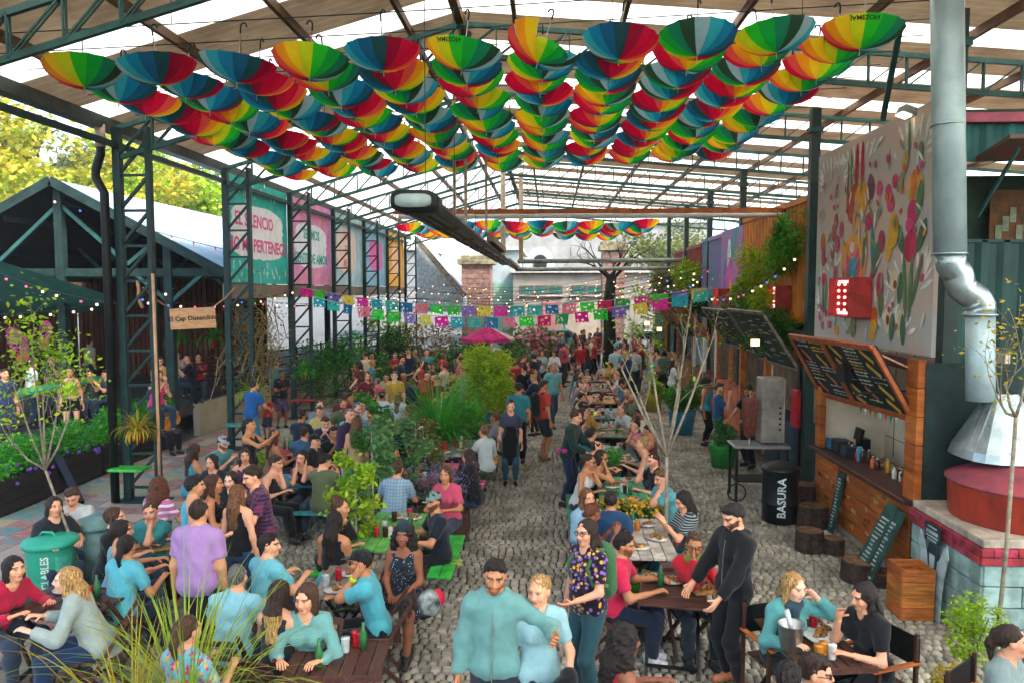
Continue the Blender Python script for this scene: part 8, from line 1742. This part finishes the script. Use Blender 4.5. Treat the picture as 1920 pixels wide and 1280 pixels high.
# --- pavilion and ramp
DK = .37
for lb, u, v, f, kw in (('in a pale grey tee at the green bar counter', 60, 672, 150, dict(top='tee', topc='#b4c0c0', hair='short', hairc='dark')), ('resting a hand on his cheek behind the green bar counter', 97, 666, 20, dict(top='tee', topc='#30403c', hair='buzz', hairc='dark', pose='chin')),
    ('in a neon crop top and black shorts at the bar counter end', 130, 686, 30, dict(fem=True, top='crop', topc='#a8d82a', bot='hotpants', botc='#14171a', hair='bob', hairc='dark', shoec='#7a9a9c')), ('in dark blue shorts at the near end of the bar counter', 8, 690, 60, dict(top='tee', topc='#2a3a5c', hair='short', hairc='dark', shoec='#d8d8d8')),
    ('in a white shirt standing inside the pavilion', 168, 636, 160, dict(top='tee', topc='#bcc4c0', hair='short', hairc='black')), ('in a white cap and black top inside the pavilion', 130, 632, -60, dict(top='tee', topc='#16191c', hair='short', hairc='black', hat='cap', hatc='#d0d4d4'))):
    kw = dict(kw); kw.setdefault('pose', 'stand'); kw.setdefault('bot', 'jeans'); P(lb, u, v, f, stature=1.72, ground=DK, skin='light', lod=2, **kw)
for lb, u, v, f, kw in (('in a green tee seated inside the pavilion by the bar', 168, 692, 30, dict(top='tee', topc='#3f5a50')), ('in grey seated inside the pavilion beside the first column', 198, 692, -30, dict(top='tee', topc='#39474a')), ('in a pink top seated behind the first lattice column', 296, 692, 60, dict(fem=True, top='tank', topc='#d83a7a', hair='bob')), ('in white seated behind the ramp rails', 330, 656, 70, dict(top='tee', topc='#b8c4c4')), ('in black seated behind the ramp rails', 352, 662, -60, dict(top='tee', topc='#1a1d20')), ('in a red top seated behind the ramp rails', 372, 660, 20, dict(fem=True, top='tee', topc='#b02c4a', hair='bob')), ('in ochre seated behind the ramp rails', 300, 668, 10, dict(top='tee', topc='#a8863c'))):
    kw = dict(kw); kw.setdefault('pose', 'sit_hands'); P(lb, u, v, f, ground=.82 if u > 280 else DK, skin='light', lod=2, **kw)
P('in an ochre jacket playing a guitar by the ramp', 305, 742, 60, pose='sit_lap', top='jacket', topc='#7a6230', bot='pants', botc='#191c1e', hair='short', hairc='dark', skin='tan', L=(.20, -.26, .92), R=(-.08, -.24, .84))
_g = PEOPLE[-1][0]; gt = thing('guitar', 'orange acoustic guitar held by the musician at the ramp', 'guitar', tuple(_g.location + Vector((.22, -.18, .72))), R(60)); b = MB(); b.lathe([(.16, -.04), (.17, 0), (.16, .04)], 18, (0, 0, 0)); b.lathe([(.125, -.04), (.13, 0), (.125, .04)], 18, (0, .19, 0)); me = b.mesh('body', mat('guitar_orange', '#c07a2a', .35)); me.transform(Matrix.Rotation(R(90), 4, 'X') @ Matrix.Rotation(R(-65), 4, 'Z')); obj('body', me, gt); b = MB(); b.beam((0, .1, 0), (0, .75, 0), .05, .03); me = b.mesh('neck', M_WOODD); me.transform(Matrix.Rotation(R(90), 4, 'X') @ Matrix.Rotation(R(-65), 4, 'Z')); obj('neck', me, gt)
P('in a teal tee walking up by the ramp wall', 518, 672, 170, stature=1.76, pose='walk', top='tee', topc='#2f8a8a', bot='pants', hair='short', hairc='dark', skin='tan')
P('in a black tee and purple shorts by the ramp wall', 528, 692, 40, stature=1.62, pose='drink', top='tee', topc='#16191d', bot='shorts', botc='#4a3a5a', hair='short', hairc='black', skin='brown')
P('in a blue tee and jeans bending over beside the creeper', 478, 712, 160, stature=1.74, pose='reach', top='tee', topc='#2560a0', bot='jeans', botc='#3a8aa4', hair='short', hairc='dark', skin='light')
P('in a small red printed tee raising an arm beside the creeper', 500, 740, 0, stature=1.15, pose='drink', top='tee', topc='#b81f2c', topp='dots:#d8c85a', bot='shorts', botc='#2c3a4a', hair='short', hairc='dark', skin='tan', R=(-.10, -.05, 1.75))
# --- everyone else at the tables
fr_ = random.Random(77); USED = set()
TOPC = {'white': '#cbd2d0', 'black': '#15191b', 'teal': '#3a8f90', 'navy': '#1f2c48', 'grey': '#7d8a8a', 'sky blue': '#77b8c8', 'rose': '#c8607a', 'red': '#b02c34', 'olive': '#5f6a48', 'mustard': '#c09a3c', 'plum': '#553a5c', 'sage': '#7fa092', 'cream': '#cfc4a8', 'denim blue': '#3f6a8c', 'maroon': '#6a2430'}
HC = {'black': 'black', 'dark': 'dark brown', 'brown': 'brown', 'light': 'light brown', 'blond': 'blond', 'grey': 'grey', 'auburn': 'auburn'}
def free(x, y, d=.5): return all((o.location.x - x) ** 2 + (o.location.y - y) ** 2 > d * d for o, _ in PEOPLE)
def outfit():
    fem = fr_.random() < .5; tk = fr_.choice(list(TOPC)); hc_ = fr_.choice(['black', 'black', 'dark', 'dark', 'brown', 'brown', 'light', 'blond', 'grey' if not fem else 'auburn'])
    return dict(fem=fem, top=fr_.choice(['tee', 'tee', 'tank', 'long'] if fem else ['tee', 'tee', 'tee', 'jacket', 'long']), topc=TOPC[tk], hair=fr_.choice(['long', 'long', 'bob', 'pony', 'bun'] if fem else ['short', 'short', 'quiff', 'buzz']), hairc=hc_, skin=fr_.choice(['light', 'light', 'tan', 'tan', 'olive', 'fair', 'brown']), bot=fr_.choice(['jeans', 'pants', 'shorts']), botc=fr_.choice(['#24384c', '#1a1d20', '#2c4a60', '#3a3a38']), beard=0 if fem else fr_.choice([0, 0, .5, .8])), tk, HC[hc_]
GARN = {'tee': 'tee', 'tank': 'tank top', 'long': 'sweater', 'jacket': 'jacket'}; HN = {'long': 'long', 'bob': 'bobbed', 'pony': 'tied-back', 'bun': 'bunned', 'short': 'short', 'quiff': 'swept-up', 'buzz': 'cropped'}
POOL = {}      # far people are copies of a few dozen built ones
def filler(x, y, face, pose, where, ground=0.0, stature=1.7):
    seated = pose.startswith('sit'); far = y > 15.5; pool = POOL.setdefault(seated, [])
    for _ in range(60):
        if far and len(pool) >= (30 if seated else 22): kw, tk, hn, built = fr_.choice(pool)
        else: (kw, tk, hn), built = outfit(), None
        lb = 'person in %s %s, %s %s hair %s' % (tk, GARN[kw['top']], HN[kw['hair']], hn, where)
        if lb not in USED: break
    USED.add(lb)
    if built is None:
        built = build_person(2 if y > 13.5 else 1, 9000 + len(PEOPLE), seated=seated, pose=pose, yaw=fr_.uniform(-35, 35), **kw)
        if far: pool.append((kw, tk, hn, built))
    parts, crown, J = built; s = 1.0 if seated else stature / 1.72
    o = thing('person', lb, 'person', (x, y, ground), R(face), 'people crowding the tables'); o.scale = (s, s, s)
    for n, me in parts: obj(n, me, o)
    PEOPLE.append((o, J))
tl = [(o.location.x, o.location.y, o.rotation_euler.z, o['label']) for o in COL.objects if o.name.startswith('picnic_table') and o.parent is None]
for x, y, rz, lb in tl:
    short = lb.split(' with ')[0].split(' behind ')[0].split(' in front')[0].split(' by the ')[0].split(' beside ')[0]
    for s in (-1, 1):
        for k in (-.5, 0, .5):
            lx, ly = s * .70, k * 1.02; wx, wy = x + lx * math.cos(rz) - ly * math.sin(rz), y + lx * math.sin(rz) + ly * math.cos(rz)
            if not free(wx, wy) or fr_.random() < (.10 if y > 13.5 else .72): continue
            face = math.degrees(rz) + (-90 if s > 0 else 90) + fr_.uniform(-18, 18)
            filler(wx, wy, face, fr_.choice(['sit', 'sit', 'sit_eat', 'sit_chin', 'sit_hands', 'sit_lean', 'sit_phone', 'sit_turn']), 'at the ' + ' '.join(short.split()[:4]))
# standing groups deeper in the lane
for u0, u1, y0, y1, n, wh in ((660, 880, 18.5, 27, 26, 'standing in the left crowd'), (930, 1005, 19, 31, 15, 'standing beside the left tables'), (1005, 1130, 29, 41, 20, 'standing far up the lane'), (1150, 1225, 22, 36, 14, 'standing along the right stalls')):
    k = 0
    for _ in range(80):
        if k >= n: break
        y = fr_.uniform(y0, y1); u = fr_.uniform(u0, u1); p = DY(u, 600, y)
        if not free(p.x, p.y, .5): continue
        filler(p.x, p.y, fr_.uniform(0, 360), fr_.choice(['stand', 'drink', 'phone', 'crossed', 'hip', 'chin']), wh, 0, fr_.uniform(1.6, 1.82)); k += 1
# ================================================================== things on the tables
CUPS = [('amber beer glass', '#c07a1e'), ('red plastic cup', '#b3202c'), ('clear tumbler', '#b9c4c0'), ('cola glass', '#3a1a16'), ('green bottle', '#2a6a3a'), ('white paper cup', '#cdd0ca')]
cm = {}
for n_, c_ in CUPS:
    b = MB(); b.lathe([(.030, 0), (.033, .005), (.038, .12), (.040, .125)] if 'bottle' not in n_ else [(.032, 0), (.034, .13), (.014, .18), (.013, .23)], 12); cm[n_] = b.mesh('cup', mat('cup_' + c_.strip('#'), c_, .25, 0, .1, 20, spec=.5), smooth=True)
b = MB(); b.lathe([(.07, 0), (.12, .014), (.125, .018)], 18); PLATE = b.mesh('plate', mat('plate_white', '#c8c6bc', .4), smooth=True); b = MB()
for k in range(7): b.ball((fr_.uniform(-.05, .05), fr_.uniform(-.05, .05), .03), (.03, .03, .02), 6)
FOOD = b.mesh('food', mat('plate_food', '#a8743a', .7, 0, .4, 30, island=.4), smooth=True); b = MB(); b.bevbox((0, 0, .012), (.30, .2, .02), .004); BOARD = b.mesh('serving_board', mat('pale_board', '#b98a52', .6, 0, .2, 8))
tn = [o for o in COL.objects if o.parent is None and (o.name.startswith('picnic_table') or o.name.startswith('folding_table') or o.name.startswith('round_table'))]
for (x, y, rz, hl, h), o_ in zip(TABLES, tn):
    sh = ' '.join(o_['label'].split()[:5]); nn_ = 11 if hl > .5 else 5
    for k in range(nn_):
        lx, ly = fr_.uniform(-.24, .24), fr_.uniform(-hl * .8, hl * .8); wx, wy = x + lx * math.cos(rz) - ly * math.sin(rz), y + lx * math.sin(rz) + ly * math.cos(rz)
        if fr_.random() < .68:
            n_, c_ = fr_.choice(CUPS); o = obj('drinking_cup', cm[n_], None, (wx, wy, h), fr_.uniform(0, 6)); tag(o, '%s standing on the %s' % (n_, sh), 'cup', 'cups and bottles on the tables')
        else:
            t = thing('food_plate', 'plate of food on the %s' % sh, 'plate', (wx, wy, h), fr_.uniform(0, 6), 'plates on the tables'); obj('plate', PLATE, t); obj('food', FOOD, t)['kind'] = 'stuff'
for u, v, z, lb in ((1325, 1108, .754, 'pale serving board with a bun on the folding table'), (560, 905, .767, 'orange serving board on the teal picnic table')):
    p = G(u, v, z); t = thing('serving_board', lb, 'board', tuple(p), .2); obj('board', BOARD, t); f = obj('food', FOOD, t, (0, 0, .012)); f['kind'] = 'stuff'
p = G(1482, 1215, .754); t = thing('ice_bucket', 'steel ice bucket on the dark slatted table', 'bucket', tuple(p)); b = MB(); b.lathe([(.085, 0), (.11, .22), (.118, .225), (.105, .22), (.09, .12)], 22, p); b.build('bucket', M_CHROME, t, True); b = MB(); b.tube([p + Vector((.02, 0, .1)), p + Vector((-.04, 0, .34))], .022, 8); b.build('bottle_neck', mat('cup_b9c4c0', '#b9c4c0'), t, True)
p = G(1542, 1192, .754); t = thing('food_basket', 'paper-lined basket of fries on the dark slatted table', 'basket', tuple(p), .3); b = MB(); b.box((0, 0, .015), (.30, .22, .03), taper=1.25); b.build('paper', mat('basket_paper', '#c4d0ce', .8), t, world=False); f = obj('food', FOOD, t, (0, 0, .02)); f['kind'] = 'stuff'
# striped motorcycle helmet hanging on the chair by the green bench
p = G(805, 1130, .55); t = thing('motorcycle_helmet', 'black white and red motorcycle helmet hung on the folding chair', 'helmet', tuple(p)); b = MB(); b.ball(p, (.13, .15, .14), 18); b.build('shell', mat('helmet_shell', '#14201e', .2, 0, .5, 7, color2='#aab8b6'), t, True); b = MB(); b.bevbox(p + Vector((-.06, -.06, -.09)), (.2, .16, .09), .04); b.build('chin_bar', M_BLACK, t); b = MB(); b.ball(p + Vector((.075, .05, .03)), (.085, .10, .10), 14); b.build('red_visor', mat('helmet_red', '#c21f3c', .2), t, True)
p = G(1195, 838, .8); b = MB(); b.bevbox(p + Vector((0, 0, .13)), (.28, .16, .30), .07); tag(b.build('handbag', mat('pink_leather', '#c9808a', .6)), 'pink handbag standing on the dark green picnic table', 'bag')
# ================================================================== faint haze under and beyond the roof
b = MB(); b.box((0, 45, 9.0), (130, 130, 19.4)); hz = b.build('haze', mat('haze_air')); tag(hz, kind='stuff')
m = bpy.data.materials['haze_air']; m.node_tree.nodes.clear(); o1 = m.node_tree.nodes.new('ShaderNodeOutputMaterial'); pv = m.node_tree.nodes.new('ShaderNodeVolumePrincipled'); pv.inputs['Color'].default_value = (.95, .93, .9, 1); pv.inputs['Density'].default_value = .0010; pv.inputs['Anisotropy'].default_value = .2
m.node_tree.links.new(pv.outputs[0], o1.inputs['Volume'])
print('people', len(PEOPLE), 'tris', sum(len(o.data.polygons) for o in COL.objects if o.type == 'MESH') * 2, 'uniq', sum(len(m.polygons) for m in bpy.data.meshes) * 2, 'time', time.time() - T0)
